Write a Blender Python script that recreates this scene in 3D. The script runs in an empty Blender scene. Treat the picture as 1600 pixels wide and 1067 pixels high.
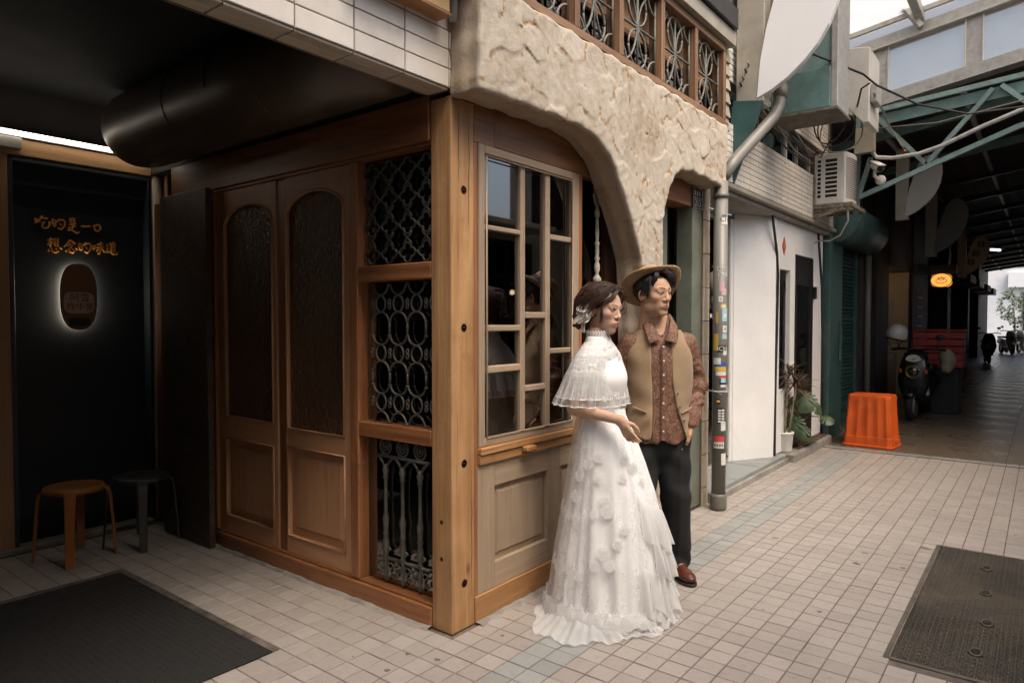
import bpy, bmesh, math, random
import numpy as np
from mathutils import Vector, Matrix, Euler
from math import sin, cos, pi, radians, sqrt

sc = bpy.context.scene
COL = sc.collection
RNG = random.Random(7)

# ---------------------------------------------------------------- camera
cam_d = bpy.data.cameras.new('camera')
cam_d.sensor_width = 36.0
cam_d.lens = 24.0
cam_d.clip_start = 0.05
cam_d.clip_end = 400.0
cam = bpy.data.objects.new('camera', cam_d)
COL.objects.link(cam)
CAM = Vector((2.146, -2.297, 1.46))
YAW, PITCH = radians(38.0), radians(-1.69)
cam.location = CAM
cam.rotation_euler = (radians(90) + PITCH, 0, YAW)
sc.camera = cam

# ---------------------------------------------------------------- world, sun, exposure
world = bpy.data.worlds.new('World')
sc.world = world
world.use_nodes = True
_nt = world.node_tree
_nt.nodes.clear()
_o = _nt.nodes.new('ShaderNodeOutputWorld')
_b = _nt.nodes.new('ShaderNodeBackground')
_s = _nt.nodes.new('ShaderNodeTexSky')
_s.sky_type = 'NISHITA'
_s.sun_disc = False
SUN_EL, SUN_AZ = radians(58), radians(112)      # azimuth clockwise from +Y
_s.sun_elevation = SUN_EL
_s.sun_rotation = SUN_AZ
_s.air_density = 1.0
_s.dust_density = 7.0
_s.ozone_density = 0.4
_b.inputs['Strength'].default_value = 0.15
_nt.links.new(_s.outputs[0], _b.inputs[0])
_nt.links.new(_b.outputs[0], _o.inputs[0])
sun_d = bpy.data.lights.new('sun', 'SUN')
sun_d.energy = 1.0
sun_d.angle = radians(40)
sun_d.color = (1.0, 0.945, 0.875)
sun = bpy.data.objects.new('sun', sun_d)
COL.objects.link(sun)
_dir = Vector((sin(SUN_AZ) * cos(SUN_EL), cos(SUN_AZ) * cos(SUN_EL), sin(SUN_EL)))
sun.rotation_euler = (-_dir).to_track_quat('-Z', 'Y').to_euler()
sun.location = _dir * 30
sc.view_settings.view_transform = 'Standard'
sc.view_settings.look = 'None'
sc.view_settings.exposure = 0.98
sc.view_settings.gamma = 1.0
sc.cycles.max_bounces = 6
sc.cycles.diffuse_bounces = 4
sc.cycles.glossy_bounces = 3
sc.cycles.transparent_max_bounces = 12
sc.cycles.caustics_reflective = False
sc.cycles.caustics_refractive = False
sc.cycles.sample_clamp_indirect = 6.0

# ---------------------------------------------------------------- tagging
def tag(o, label, cat, group=None):
    o['label'] = label
    o['category'] = cat
    if group: o['group'] = group
    return o

def thing(name, label, cat, loc=(0, 0, 0), rotz=0, group=None):
    o = bpy.data.objects.new(name, None)
    o.empty_display_size = 0.1
    COL.objects.link(o)
    o.location = loc
    o.rotation_euler = (0, 0, rotz)
    return tag(o, label, cat, group)

def copy_tree(o, parent=None):
    c = o.copy()
    COL.objects.link(c)
    c.parent = parent
    for ch in [x for x in bpy.data.objects if x.parent == o]:
        copy_tree(ch, c)
    return c

# ---------------------------------------------------------------- mesh builder
class MB:
    def __init__(s):
        s.V = []; s.F = []; s.S = []
    def add(s, vs, fs, smooth=False):
        k = len(s.V)
        s.V += [tuple(v) for v in vs]
        s.F += [tuple(k + i for i in f) for f in fs]
        s.S += [smooth] * len(fs)
        return s
    def box(s, x0, x1, y0, y1, z0, z1, M=None):
        vs = [(x0,y0,z0),(x1,y0,z0),(x1,y1,z0),(x0,y1,z0),(x0,y0,z1),(x1,y0,z1),(x1,y1,z1),(x0,y1,z1)]
        if M is not None: vs = [M @ Vector(v) for v in vs]
        return s.add(vs, [(0,3,2,1),(4,5,6,7),(0,1,5,4),(1,2,6,5),(2,3,7,6),(3,0,4,7)])
    def bar(s, a, b, w, h, up=(0, 0, 1)):
        a = Vector(a); b = Vector(b); d = (b - a); L = d.length; d.normalize()
        u = Vector(up)
        if abs(d.dot(u)) > 0.98: u = Vector((0, 1, 0))
        x = d.cross(u).normalized(); z = x.cross(d).normalized()
        M = Matrix(((x.x, d.x, z.x, a.x), (x.y, d.y, z.y, a.y), (x.z, d.z, z.z, a.z), (0, 0, 0, 1)))
        return s.box(-w/2, w/2, 0, L, -h/2, h/2, M)
    def tube(s, pts, r, n=8, closed=False, caps=True, flat=1.0):
        pts = [Vector(p) for p in pts]
        m = len(pts)
        rs = r if isinstance(r, (list, tuple)) else [r] * m
        vs = []; fs = []
        prev = None
        for i, p in enumerate(pts):
            if closed: t = pts[(i + 1) % m] - pts[i - 1]
            else: t = pts[min(i + 1, m - 1)] - pts[max(i - 1, 0)]
            if t.length < 1e-9: t = Vector((0, 0, 1))
            t.normalize()
            if prev is None:
                u = Vector((0, 0, 1)) if abs(t.z) < 0.9 else Vector((1, 0, 0))
                x = t.cross(u).normalized()
            else:
                x = (prev - t * prev.dot(t))
                if x.length < 1e-6: x = t.orthogonal()
                x.normalize()
            prev = x
            y = t.cross(x)
            for k in range(n):
                a = 2 * pi * k / n
                vs.append(p + x * cos(a) * rs[i] + y * sin(a) * rs[i] * flat)
        R = m if closed else m - 1
        for i in range(R):
            j = (i + 1) % m
            for k in range(n):
                fs.append((i*n+k, i*n+(k+1) % n, j*n+(k+1) % n, j*n+k))
        if caps and not closed:
            fs.append(tuple(range(n))[::-1]); fs.append(tuple((m-1)*n+k for k in range(n)))
        return s.add(vs, fs, True)
    def lathe(s, prof, n=16, M=None, sx=1, sy=1):
        vs = []; fs = []
        for (r, z) in prof:
            for k in range(n):
                a = 2 * pi * k / n
                v = Vector((r * cos(a) * sx, r * sin(a) * sy, z))
                vs.append(M @ v if M is not None else v)
        for i in range(len(prof) - 1):
            for k in range(n):
                fs.append((i*n+k, i*n+(k+1) % n, (i+1)*n+(k+1) % n, (i+1)*n+k))
        if prof[0][0] > 1e-5: fs.append(tuple(range(n))[::-1])
        if prof[-1][0] > 1e-5: fs.append(tuple((len(prof)-1)*n+k for k in range(n)))
        return s.add(vs, fs, True)
    def prism(s, poly, d0, d1, axis='Y'):
        """poly: 2-D outline; axis: extrusion axis"""
        n = len(poly)
        def mk(p, d):
            if axis == 'Y': return (p[0], d, p[1])
            if axis == 'X': return (d, p[0], p[1])
            return (p[0], p[1], d)
        vs = [mk(p, d0) for p in poly] + [mk(p, d1) for p in poly]
        fs = [tuple(range(n)), tuple(range(2*n-1, n-1, -1))]
        fs += [(i, n+i, n+(i+1) % n, (i+1) % n) for i in range(n)]
        return s.add(vs, fs)
    def sphere(s, c, r, n=12, m=8, sc_=(1, 1, 1)):
        prof = [(max(1e-6, r * sin(pi*i/m)), -r * cos(pi*i/m)) for i in range(m + 1)]
        M = Matrix.Translation(Vector(c)) @ Matrix.Diagonal((*sc_, 1))
        return s.lathe(prof, n, M)
    def build(s, name, mat, parent=None, local=False, bevel=0, seg=1, flip=True, wn=False):
        me = bpy.data.meshes.new(name)
        V = s.V
        off = Vector((0, 0, 0))
        if not local:
            if parent is not None:
                off = Vector(parent.location)
                if parent.parent is not None: off = off + Vector(parent.parent.location)
            else:
                xs = [v[0] for v in V]; ys = [v[1] for v in V]; zs = [v[2] for v in V]
                off = Vector(((min(xs)+max(xs))/2, (min(ys)+max(ys))/2, min(zs)))
            V = [(v[0]-off.x, v[1]-off.y, v[2]-off.z) for v in V]
        me.from_pydata(V, [], s.F)
        me.polygons.foreach_set('use_smooth', s.S)
        if flip:
            bm = bmesh.new(); bm.from_mesh(me)
            bmesh.ops.recalc_face_normals(bm, faces=bm.faces)
            bm.to_mesh(me); bm.free()
        me.update()
        return finish(name, me, mat, parent, off if (parent is None and not local) else None, bevel, seg)

def finish(name, me, mat, parent=None, loc=None, bevel=0, seg=1):
    o = bpy.data.objects.new(name, me)
    COL.objects.link(o)
    if mat is not None: me.materials.append(mat)
    if loc is not None: o.location = loc
    if parent is not None: o.parent = parent
    if bevel:
        b = o.modifiers.new('bevel', 'BEVEL'); b.width = bevel; b.segments = seg; b.limit_method = 'ANGLE'; b.angle_limit = radians(40)
        b.harden_normals = False
    return o

def struct(o):
    o['kind'] = 'structure'
    return o
def stuff(o):
    o['kind'] = 'stuff'
    return o
def boxobj(name, mat, parent, x0, x1, y0, y1, z0, z1, bevel=0.003, **k):
    return MB().box(x0, x1, y0, y1, z0, z1).build(name, mat, parent, bevel=bevel, **k)

def textmesh(body, size, extrude=0.002, spacing=1.0, align='CENTER', shear=0.0):
    """lettering as plain mesh data: (verts, faces) in the XY plane"""
    cu = bpy.data.curves.new('txt', 'FONT')
    cu.body = body; cu.size = size; cu.extrude = extrude; cu.align_x = align; cu.align_y = 'CENTER'
    cu.space_character = spacing; cu.shear = shear; cu.resolution_u = 2
    ob = bpy.data.objects.new('txt', cu)
    COL.objects.link(ob)
    dg = bpy.context.evaluated_depsgraph_get(); dg.update()
    me = bpy.data.meshes.new_from_object(ob.evaluated_get(dg))
    V = [tuple(v.co) for v in me.vertices]; Fc = [tuple(p.vertices) for p in me.polygons]
    bpy.data.objects.remove(ob); bpy.data.meshes.remove(me); bpy.data.curves.remove(cu)
    return V, Fc

def frame_map(o, ex, ey, ez):
    o = Vector(o); ex = Vector(ex); ey = Vector(ey); ez = Vector(ez)
    return lambda v: o + ex * v[0] + ey * v[1] + ez * v[2]

def letters(body, size, at, ex, ey, ez, mat, name, parent, extrude=0.002, **k):
    V, Fc = textmesh(body, size, extrude, **k)
    f = frame_map(at, ex, ey, ez)
    return MB().add([f(v) for v in V], Fc).build(name, mat, parent, flip=False)

# ---------------------------------------------------------------- node helpers
def newmat(name):
    m = bpy.data.materials.new(name); m.use_nodes = True
    nt = m.node_tree; nt.nodes.clear()
    return m, nt
def nd(nt, typ, props=None, **ins):
    n = nt.nodes.new(typ)
    for k, v in (props or {}).items(): setattr(n, k, v)
    for k, v in ins.items():
        key = k.replace('_', ' ')
        sk = n.inputs[int(k[1:])] if (k[0] == 'i' and k[1:].isdigit()) else n.inputs[key]
        if isinstance(v, bpy.types.NodeSocket): nt.links.new(v, sk)
        else:
            if sk.type == 'RGBA' and len(v) == 3: v = (*v, 1)
            sk.default_value = v
    return n
def ramp(nt, fac, stops, interp='LINEAR'):
    n = nt.nodes.new('ShaderNodeValToRGB'); n.color_ramp.interpolation = interp
    e = n.color_ramp.elements
    while len(e) < len(stops): e.new(0.5)
    for el, (p, c) in zip(e, stops):
        el.position = p; el.color = (*c, 1) if len(c) == 3 else c
    nt.links.new(fac, n.inputs[0])
    return n.outputs[0]
def mixc(nt, fac, a, b, mode='MIX'):
    n = nt.nodes.new('ShaderNodeMix'); n.data_type = 'RGBA'; n.blend_type = mode
    for sk, v in ((n.inputs[0], fac), (n.inputs[6], a), (n.inputs[7], b)):
        if isinstance(v, bpy.types.NodeSocket): nt.links.new(v, sk)
        elif isinstance(v, (tuple, list)): sk.default_value = (*v, 1)[:4]
        else: sk.default_value = v
    return n.outputs[2]
def mth(nt, op, a, b=0.0, c=0.0):
    n = nt.nodes.new('ShaderNodeMath'); n.operation = op
    for i, v in enumerate((a, b, c)):
        if isinstance(v, bpy.types.NodeSocket): nt.links.new(v, n.inputs[i])
        else: n.inputs[i].default_value = v
    return n.outputs[0]
def coords(nt, scale=(1, 1, 1), kind='Object', rnd=True):
    tc = nt.nodes.new('ShaderNodeTexCoord')
    src = tc.outputs[kind]
    if rnd:
        oi = nt.nodes.new('ShaderNodeObjectInfo')
        cx = nd(nt, 'ShaderNodeCombineXYZ', X=mth(nt, 'MULTIPLY', oi.outputs['Random'], 37.0), Y=mth(nt, 'MULTIPLY', oi.outputs['Random'], 91.0), Z=mth(nt, 'MULTIPLY', oi.outputs['Random'], 53.0))
        va = nt.nodes.new('ShaderNodeVectorMath'); va.operation = 'ADD'
        nt.links.new(src, va.inputs[0]); nt.links.new(cx.outputs[0], va.inputs[1])
        src = va.outputs[0]
    mp = nt.nodes.new('ShaderNodeMapping'); mp.inputs['Scale'].default_value = scale
    nt.links.new(src, mp.inputs['Vector'])
    return mp.outputs[0]
def out(nt, shader, disp=None):
    o = nt.nodes.new('ShaderNodeOutputMaterial'); nt.links.new(shader, o.inputs[0])
def noise(nt, vec, scale, detail=4, rough=0.55, dist=0.0):
    n = nd(nt, 'ShaderNodeTexNoise', Vector=vec, Scale=scale, Detail=detail, Roughness=rough, Distortion=dist)
    return n.outputs[0]
def bump(nt, h, strength=0.3, dist=0.01, nrm=None):
    b = nd(nt, 'ShaderNodeBump', Height=h, Strength=strength, Distance=dist)
    if nrm is not None: nt.links.new(nrm, b.inputs['Normal'])
    return b.outputs[0]
def principled(nt, col, rough=0.5, metal=0.0, nrm=None, **k):
    p = nt.nodes.new('ShaderNodeBsdfPrincipled')
    def st(key, v):
        if isinstance(v, bpy.types.NodeSocket): nt.links.new(v, p.inputs[key])
        else:
            if p.inputs[key].type == 'RGBA' and len(v) == 3: v = (*v, 1)
            p.inputs[key].default_value = v
    st('Base Color', col); st('Roughness', rough); st('Metallic', metal)
    if nrm is not None: st('Normal', nrm)
    for kk, v in k.items(): st(kk.replace('_', ' '), v)
    return p

def sub(c, f): return tuple(max(0.0, min(1.0, x * f)) for x in c)

def surf(name, c, var=0.25, scale=6.0, rough=0.6, metal=0.0, bstr=0.25, bscale=60.0, bdist=0.003, speck=None, objvar=0.12, dirt=None, rvar=0.15, **k):
    """painted / mineral surface: mottled colour, fine relief, uneven gloss, per-object variation"""
    m, nt = newmat(name)
    v = coords(nt)
    n1 = noise(nt, v, scale, 5, 0.6)
    n2 = noise(nt, v, bscale, 3, 0.6)
    col = ramp(nt, n1, [(0.3, sub(c, 1 - var)), (0.7, sub(c, 1 + var))])
    if dirt is not None:
        n3 = noise(nt, v, scale * 0.35, 6, 0.7, 0.4)
        f = ramp(nt, n3, [(0.52, (0, 0, 0)), (0.72, (1, 1, 1))])
        col = mixc(nt, mth(nt, 'MULTIPLY', f, dirt[1]), col, dirt[0])
    if speck is not None:
        n4 = noise(nt, v, speck[1], 2, 0.5)
        f = ramp(nt, n4, [(speck[2], (0, 0, 0)), (speck[2] + 0.05, (1, 1, 1))])
        col = mixc(nt, mth(nt, 'MULTIPLY', f, speck[3]), col, speck[0])
    if objvar:
        oi = nt.nodes.new('ShaderNodeObjectInfo')
        hsv = nd(nt, 'ShaderNodeHueSaturation', Color=col, Value=mth(nt, 'ADD', mth(nt, 'MULTIPLY', oi.outputs['Random'], objvar * 2), 1 - objvar))
        col = hsv.outputs[0]
    r = mth(nt, 'ADD', mth(nt, 'MULTIPLY', n1, rvar * 2), rough - rvar)
    p = principled(nt, col, r, metal, bump(nt, n2, bstr, bdist) if bstr else None, **k)
    out(nt, p.outputs[0])
    return m

def wood(name, dark, light, axis='Z', fine=1.0, rough=0.5, knots=0.0, var=0.1, stain_tint=None, contrast=0.2):
    m, nt = newmat(name)
    sc_ = [9.0 * fine] * 3; sc_['XYZ'.index(axis)] = 0.55 * fine
    v = coords(nt, tuple(sc_))
    n1 = noise(nt, v, 1.6, 6, 0.6, 0.9)
    sc2 = [70.0 * fine] * 3; sc2['XYZ'.index(axis)] = 2.2 * fine
    n2 = noise(nt, coords(nt, tuple(sc2)), 1.0, 4, 0.6, 0.2)
    f = mth(nt, 'ADD', mth(nt, 'MULTIPLY', n1, 0.72), mth(nt, 'MULTIPLY', n2, 0.28))
    col = ramp(nt, f, [(0.5 - contrast, dark), (0.5, tuple((a + b) / 2 for a, b in zip(dark, light))), (0.5 + contrast * 0.8, light)])
    po = ramp(nt, n2, [(0.30, (1, 1, 1)), (0.40, (0, 0, 0))])
    col = mixc(nt, mth(nt, 'MULTIPLY', po, 0.45), col, sub(dark, 0.45))
    sf_ = ramp(nt, noise(nt, coords(nt), 5.5, 6, 0.75, 0.8), [(0.60, (0, 0, 0)), (0.66, (1, 1, 1))])
    col = mixc(nt, mth(nt, 'MULTIPLY', sf_, 0.22), col, sub(light, 1.15))
    sd_ = ramp(nt, noise(nt, coords(nt), 3.1, 6, 0.75, 0.5), [(0.57, (0, 0, 0)), (0.70, (1, 1, 1))])
    col = mixc(nt, mth(nt, 'MULTIPLY', sd_, 0.40), col, sub(dark, 0.6))
    if knots:
        sk = [3.2] * 3; sk['XYZ'.index(axis)] = 1.5
        vo = nd(nt, 'ShaderNodeTexVoronoi', Vector=coords(nt, tuple(sk)), Scale=1.7)
        kf = ramp(nt, vo.outputs['Distance'], [(0.03, (1, 1, 1)), (0.11, (0, 0, 0))])
        col = mixc(nt, mth(nt, 'MULTIPLY', kf, knots), col, sub(dark, 0.35))
    if stain_tint is not None:
        n3 = noise(nt, coords(nt), 1.3, 5, 0.65)
        sf = ramp(nt, n3, [(0.45, (0, 0, 0)), (0.7, (1, 1, 1))])
        col = mixc(nt, mth(nt, 'MULTIPLY', sf, stain_tint[1]), col, stain_tint[0])
    oi = nt.nodes.new('ShaderNodeObjectInfo')
    hsv = nd(nt, 'ShaderNodeHueSaturation', Color=col, Value=mth(nt, 'ADD', mth(nt, 'MULTIPLY', oi.outputs['Random'], var * 2), 1 - var))
    p = principled(nt, hsv.outputs[0], mth(nt, 'ADD', mth(nt, 'MULTIPLY', n2, 0.25), rough - 0.12), 0, bump(nt, f, 0.35, 0.004))
    out(nt, p.outputs[0])
    return m

def glassmat(name, tint=(0.75, 0.8, 0.78), refl=1.0, rough=0.02, bumpy=None, base=0.04, body=None):
    """thin pane: see-through with a Fresnel reflection"""
    m, nt = newmat(name)
    tr = nd(nt, 'ShaderNodeBsdfTransparent', Color=tint)
    nrm = None
    if bumpy:
        n = noise(nt, coords(nt), bumpy[0], 3, 0.6, 0.3)
        nrm = bump(nt, n, bumpy[1], bumpy[2])
    gl = nd(nt, 'ShaderNodeBsdfGlossy', Color=(refl, refl, refl), Roughness=rough)
    if nrm is not None: nt.links.new(nrm, gl.inputs['Normal'])
    fr = nd(nt, 'ShaderNodeFresnel', IOR=1.5)
    if nrm is not None: nt.links.new(nrm, fr.inputs['Normal'])
    fac = mth(nt, 'ADD', mth(nt, 'MULTIPLY', fr.outputs[0], 1.6), base)
    mx = nt.nodes.new('ShaderNodeMixShader')
    nt.links.new(fac, mx.inputs[0]); nt.links.new(tr.outputs[0], mx.inputs[1]); nt.links.new(gl.outputs[0], mx.inputs[2])
    res = mx.outputs[0]
    if body is not None:
        df = nd(nt, 'ShaderNodeBsdfDiffuse', Color=body)
        if nrm is not None: nt.links.new(nrm, df.inputs['Normal'])
        m3 = nt.nodes.new('ShaderNodeMixShader'); m3.inputs[0].default_value = 0.3
        nt.links.new(res, m3.inputs[1]); nt.links.new(df.outputs[0], m3.inputs[2]); res = m3.outputs[0]
    out(nt, res)
    return m

def emit(name, col, strength):
    m, nt = newmat(name)
    e = nd(nt, 'ShaderNodeEmission', Color=col, Strength=strength)
    out(nt, e.outputs[0])
    return m

# ---------------------------------------------------------------- implicit surfaces (for bodies, hats, clothes)
def surface_nets(f, o, h):
    """f: 3-D field (negative inside); returns vertices and quads"""
    nx, ny, nz = f.shape
    inside = f < 0
    c = np.zeros((nx-1, ny-1, nz-1), dtype=np.int8)
    for i in (0, 1):
        for j in (0, 1):
            for k in (0, 1):
                c += inside[i:nx-1+i, j:ny-1+j, k:nz-1+k]
    act = (c > 0) & (c < 8)
    idx = np.argwhere(act)
    n = len(idx)
    ids = -np.ones(act.shape, dtype=np.int64)
    ids[act] = np.arange(n)
    acc = np.zeros((n, 3)); cnt = np.zeros(n)
    I, J, K = idx.T
    cor = [(a, b, d) for a in (0, 1) for b in (0, 1) for d in (0, 1)]
    for a in cor:
        for ax in range(3):
            if a[ax] == 1: continue
            b = list(a); b[ax] = 1
            fa = f[I+a[0], J+a[1], K+a[2]]; fb = f[I+b[0], J+b[1], K+b[2]]
            x = (fa < 0) != (fb < 0)
            t = np.where(x, fa / np.where(x, fa - fb, 1), 0)
            p = np.tile(np.array(a, float), (n, 1)); p[:, ax] += t
            acc[x] += p[x]; cnt[x] += 1
    V = (idx + acc / cnt[:, None]) * h + np.array(o)
    Q = []
    for ax in range(3):
        s0 = [slice(None)] * 3; s1 = [slice(None)] * 3
        s0[ax] = slice(0, -1); s1[ax] = slice(1, None)
        a = inside[tuple(s0)]; b = inside[tuple(s1)]
        ch = np.argwhere(a != b)
        if not len(ch): continue
        o1, o2 = [(1, 2), (2, 0), (0, 1)][ax]
        ok = (ch[:, o1] > 0) & (ch[:, o2] > 0) & (ch[:, o1] < f.shape[o1]-1) & (ch[:, o2] < f.shape[o2]-1)
        ch = ch[ok]
        fl = a[tuple(ch.T)]
        def cell(d1, d2):
            q = ch.copy(); q[:, o1] -= d1; q[:, o2] -= d2
            return ids[tuple(q.T)]
        q = np.stack([cell(1, 1), cell(0, 1), cell(0, 0), cell(1, 0)], 1)
        q[~fl] = q[~fl][:, ::-1]
        Q.append(q)
    return V, np.concatenate(Q)

def mesh_np(name, V, Q, cols=None, smooth=True):
    me = bpy.data.meshes.new(name)
    n = len(V); m = len(Q)
    me.vertices.add(n); me.vertices.foreach_set('co', np.ascontiguousarray(V, dtype=np.float32).ravel())
    me.loops.add(m * 4); me.loops.foreach_set('vertex_index', np.ascontiguousarray(Q, dtype=np.int32).ravel())
    me.polygons.add(m)
    me.polygons.foreach_set('loop_start', np.arange(0, m * 4, 4, dtype=np.int32))
    me.polygons.foreach_set('use_smooth', np.full(m, smooth))
    me.update(calc_edges=True)
    if cols is not None:
        a = me.attributes.new('Col', 'FLOAT_COLOR', 'POINT')
        a.data.foreach_set('color', np.ascontiguousarray(np.concatenate([cols, np.ones((n, 1))], 1), dtype=np.float32).ravel())
    return me

def grid(lo, hi, h):
    ax = [np.arange(lo[i], hi[i] + h, h, dtype=np.float32) for i in range(3)]
    return np.meshgrid(*ax, indexing='ij')
def smin(a, b, k):
    hh = np.clip(0.5 + 0.5 * (b - a) / k, 0, 1)
    return b * (1 - hh) + a * hh - k * hh * (1 - hh)
def smax(a, b, k): return -smin(-a, -b, k)
def ell(P, c, r, R=None):
    x, y, z = P[0] - c[0], P[1] - c[1], P[2] - c[2]
    if R is not None:
        x, y, z = (R[0][0]*x + R[1][0]*y + R[2][0]*z, R[0][1]*x + R[1][1]*y + R[2][1]*z, R[0][2]*x + R[1][2]*y + R[2][2]*z)
    k0 = np.sqrt((x/r[0])**2 + (y/r[1])**2 + (z/r[2])**2)
    k1 = np.sqrt((x/r[0]**2)**2 + (y/r[1]**2)**2 + (z/r[2]**2)**2) + 1e-9
    return k0 * (k0 - 1) / k1
def cone(P, a, b, ra, rb):
    a = np.array(a, float); b = np.array(b, float); d = b - a; L2 = d @ d
    x, y, z = P[0] - a[0], P[1] - a[1], P[2] - a[2]
    t = np.clip((x*d[0] + y*d[1] + z*d[2]) / L2, 0, 1)
    return np.sqrt((x - t*d[0])**2 + (y - t*d[1])**2 + (z - t*d[2])**2) - (ra + (rb - ra) * t)
def rot(ax, deg):
    return np.array(Matrix.Rotation(radians(deg), 3, ax))
def vnoise(P, s, seed=0, oct_=1):
    """cheap smooth pseudo-noise from sines"""
    r = np.random.RandomState(seed)
    o = 0; amp = 1
    for k in range(oct_):
        for _ in range(4):
            d = r.normal(size=3); d /= np.linalg.norm(d); ph = r.uniform(0, 6.28)
            o = o + amp * np.sin((P[0]*d[0] + P[1]*d[1] + P[2]*d[2]) * s * r.uniform(0.7, 1.4) + ph)
        s *= 2.1; amp *= 0.5
    return o / 4
# ---------------------------------------------------------------- materials
W_HEAD_X = wood('redwood_along_x', (0.13, 0.045, 0.018), (0.36, 0.15, 0.055), 'X', 1.0, 0.42)
W_HEAD_Y = wood('redwood_along_y', (0.15, 0.06, 0.025), (0.40, 0.19, 0.085), 'Y', 1.0, 0.45)
W_CLER_Y = wood('dark_clerestory_wood', (0.12, 0.060, 0.030), (0.33, 0.195, 0.105), 'Y', 1.0, 0.5)
W_CLER_Z = wood('dark_clerestory_wood_upright', (0.11, 0.053, 0.026), (0.30, 0.17, 0.09), 'Z', 1.0, 0.5)
W_HEAD_Z = wood('redwood_upright', (0.15, 0.055, 0.02), (0.40, 0.17, 0.07), 'Z', 1.0, 0.42)
W_POST = wood('knotty_pine_post', (0.27, 0.125, 0.045), (0.60, 0.36, 0.16), 'Z', 0.8, 0.6, knots=0.75, stain_tint=((0.20, 0.075, 0.025), 0.5), contrast=0.24)
W_DOOR = wood('pale_door_wood', (0.36, 0.17, 0.080), (0.54, 0.30, 0.16), 'Z', 1.2, 0.45, contrast=0.28)
W_DOOR_X = wood('pale_door_wood_rail', (0.36, 0.17, 0.080), (0.54, 0.30, 0.16), 'X', 1.2, 0.45, contrast=0.28)
W_WIN = wood('weathered_window_wood', (0.27, 0.19, 0.122), (0.45, 0.345, 0.24), 'Z', 1.2, 0.6, contrast=0.3)
W_WIN_Y = wood('weathered_window_wood_rail', (0.27, 0.19, 0.122), (0.45, 0.345, 0.24), 'Y', 1.2, 0.6, contrast=0.3)
W_SILL = wood('oiled_sill_wood', (0.22, 0.10, 0.035), (0.50, 0.27, 0.11), 'Y', 1.0, 0.5, knots=0.3)
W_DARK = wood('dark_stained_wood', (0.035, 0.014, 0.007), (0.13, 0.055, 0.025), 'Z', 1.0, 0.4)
W_PLY = wood('varnished_plywood', (0.40, 0.21, 0.09), (0.62, 0.38, 0.19), 'Y', 1.0, 0.45, contrast=0.3)
W_PLY_Z = wood('varnished_plywood_upright', (0.40, 0.21, 0.09), (0.62, 0.38, 0.19), 'Z', 1.0, 0.45, contrast=0.3)
IRON = surf('weathered_cast_iron', (0.095, 0.09, 0.072), 0.4, 25, 0.55, 0.35, 0.4, 90, 0.002, dirt=((0.12, 0.07, 0.035), 0.6))
IRON_PALE = surf('grey_painted_iron', (0.15, 0.15, 0.13), 0.3, 20, 0.6, 0.1, 0.3, 90, 0.002, dirt=((0.14, 0.09, 0.05), 0.5))
IRON_ROD = surf('old_white_painted_iron', (0.36, 0.33, 0.26), 0.35, 30, 0.6, 0.0, 0.5, 80, 0.003, dirt=((0.16, 0.11, 0.06), 0.6))
RUST = surf('rusty_dark_steel', (0.075, 0.058, 0.045), 0.4, 8, 0.5, 0.3, 0.4, 70, 0.003, speck=((0.22, 0.10, 0.04), 45, 0.60, 0.7), dirt=((0.13, 0.06, 0.025), 0.6))
BLACKHOLE = surf('hollow_dark', (0.012, 0.010, 0.009), 0.2, 20, 0.9, 0, 0, 10, objvar=0)
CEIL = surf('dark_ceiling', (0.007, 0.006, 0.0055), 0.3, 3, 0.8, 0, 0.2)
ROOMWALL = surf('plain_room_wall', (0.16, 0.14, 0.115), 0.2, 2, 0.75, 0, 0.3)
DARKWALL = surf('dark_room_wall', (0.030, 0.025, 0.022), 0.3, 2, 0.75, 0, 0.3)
ROOMFLOOR = surf('dark_room_floor', (0.16, 0.15, 0.135), 0.3, 3, 0.5, 0, 0.2)
NAVY = surf('matt_navy_panel', (0.012, 0.017, 0.023), 0.2, 3, 0.55, 0, 0.12, 150, 0.001, objvar=0)
NAVY_EDGE = surf('grey_panel_edge', (0.06, 0.065, 0.07), 0.2, 3, 0.5, 0, 0.1)
CREAMCOL = surf('cream_painted_column', (0.42, 0.36, 0.27), 0.12, 4, 0.5, 0, 0.15)
DUCT = surf('brown_sheet_metal_duct', (0.095, 0.068, 0.046), 0.22, 3, 0.42, 0.25, 0.12, 30, 0.002)
TILE_W = surf('white_wall_tile', (0.66, 0.61, 0.54), 0.06, 9, 0.3, 0, 0.15, 40, 0.002, objvar=0.07, dirt=((0.42, 0.35, 0.27), 0.45), rvar=0.08)
TILE_C = surf('cream_wall_tile', (0.55, 0.47, 0.36), 0.10, 9, 0.35, 0, 0.2, 40, 0.002, objvar=0.08, dirt=((0.30, 0.22, 0.14), 0.5))
GROUT = surf('wall_grout', (0.16, 0.125, 0.09), 0.3, 20, 0.9, 0, 0.3)
STRAWBOARD = surf('yellow_sign_box', (0.52, 0.34, 0.14), 0.15, 4, 0.5, 0, 0.1)
PVC = surf('grey_plastic_pipe', (0.155, 0.147, 0.127), 0.12, 5, 0.42, 0, 0.15, 60, 0.002, dirt=((0.15, 0.125, 0.10), 0.5))
PVC_PALE = surf('pale_plastic_pipe', (0.45, 0.45, 0.44), 0.1, 5, 0.4, 0, 0.1)
GREENMETAL = surf('grey_green_metal_door', (0.135, 0.15, 0.12), 0.2, 5, 0.5, 0.1, 0.15, 60, 0.002, dirt=((0.09, 0.085, 0.06), 0.6))
TEAL = surf('teal_painted_metal', (0.115, 0.20, 0.195), 0.22, 6, 0.5, 0.0, 0.2, 50, 0.002, speck=((0.30, 0.36, 0.34), 40, 0.68, 0.6), dirt=((0.05, 0.07, 0.06), 0.6))
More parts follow.
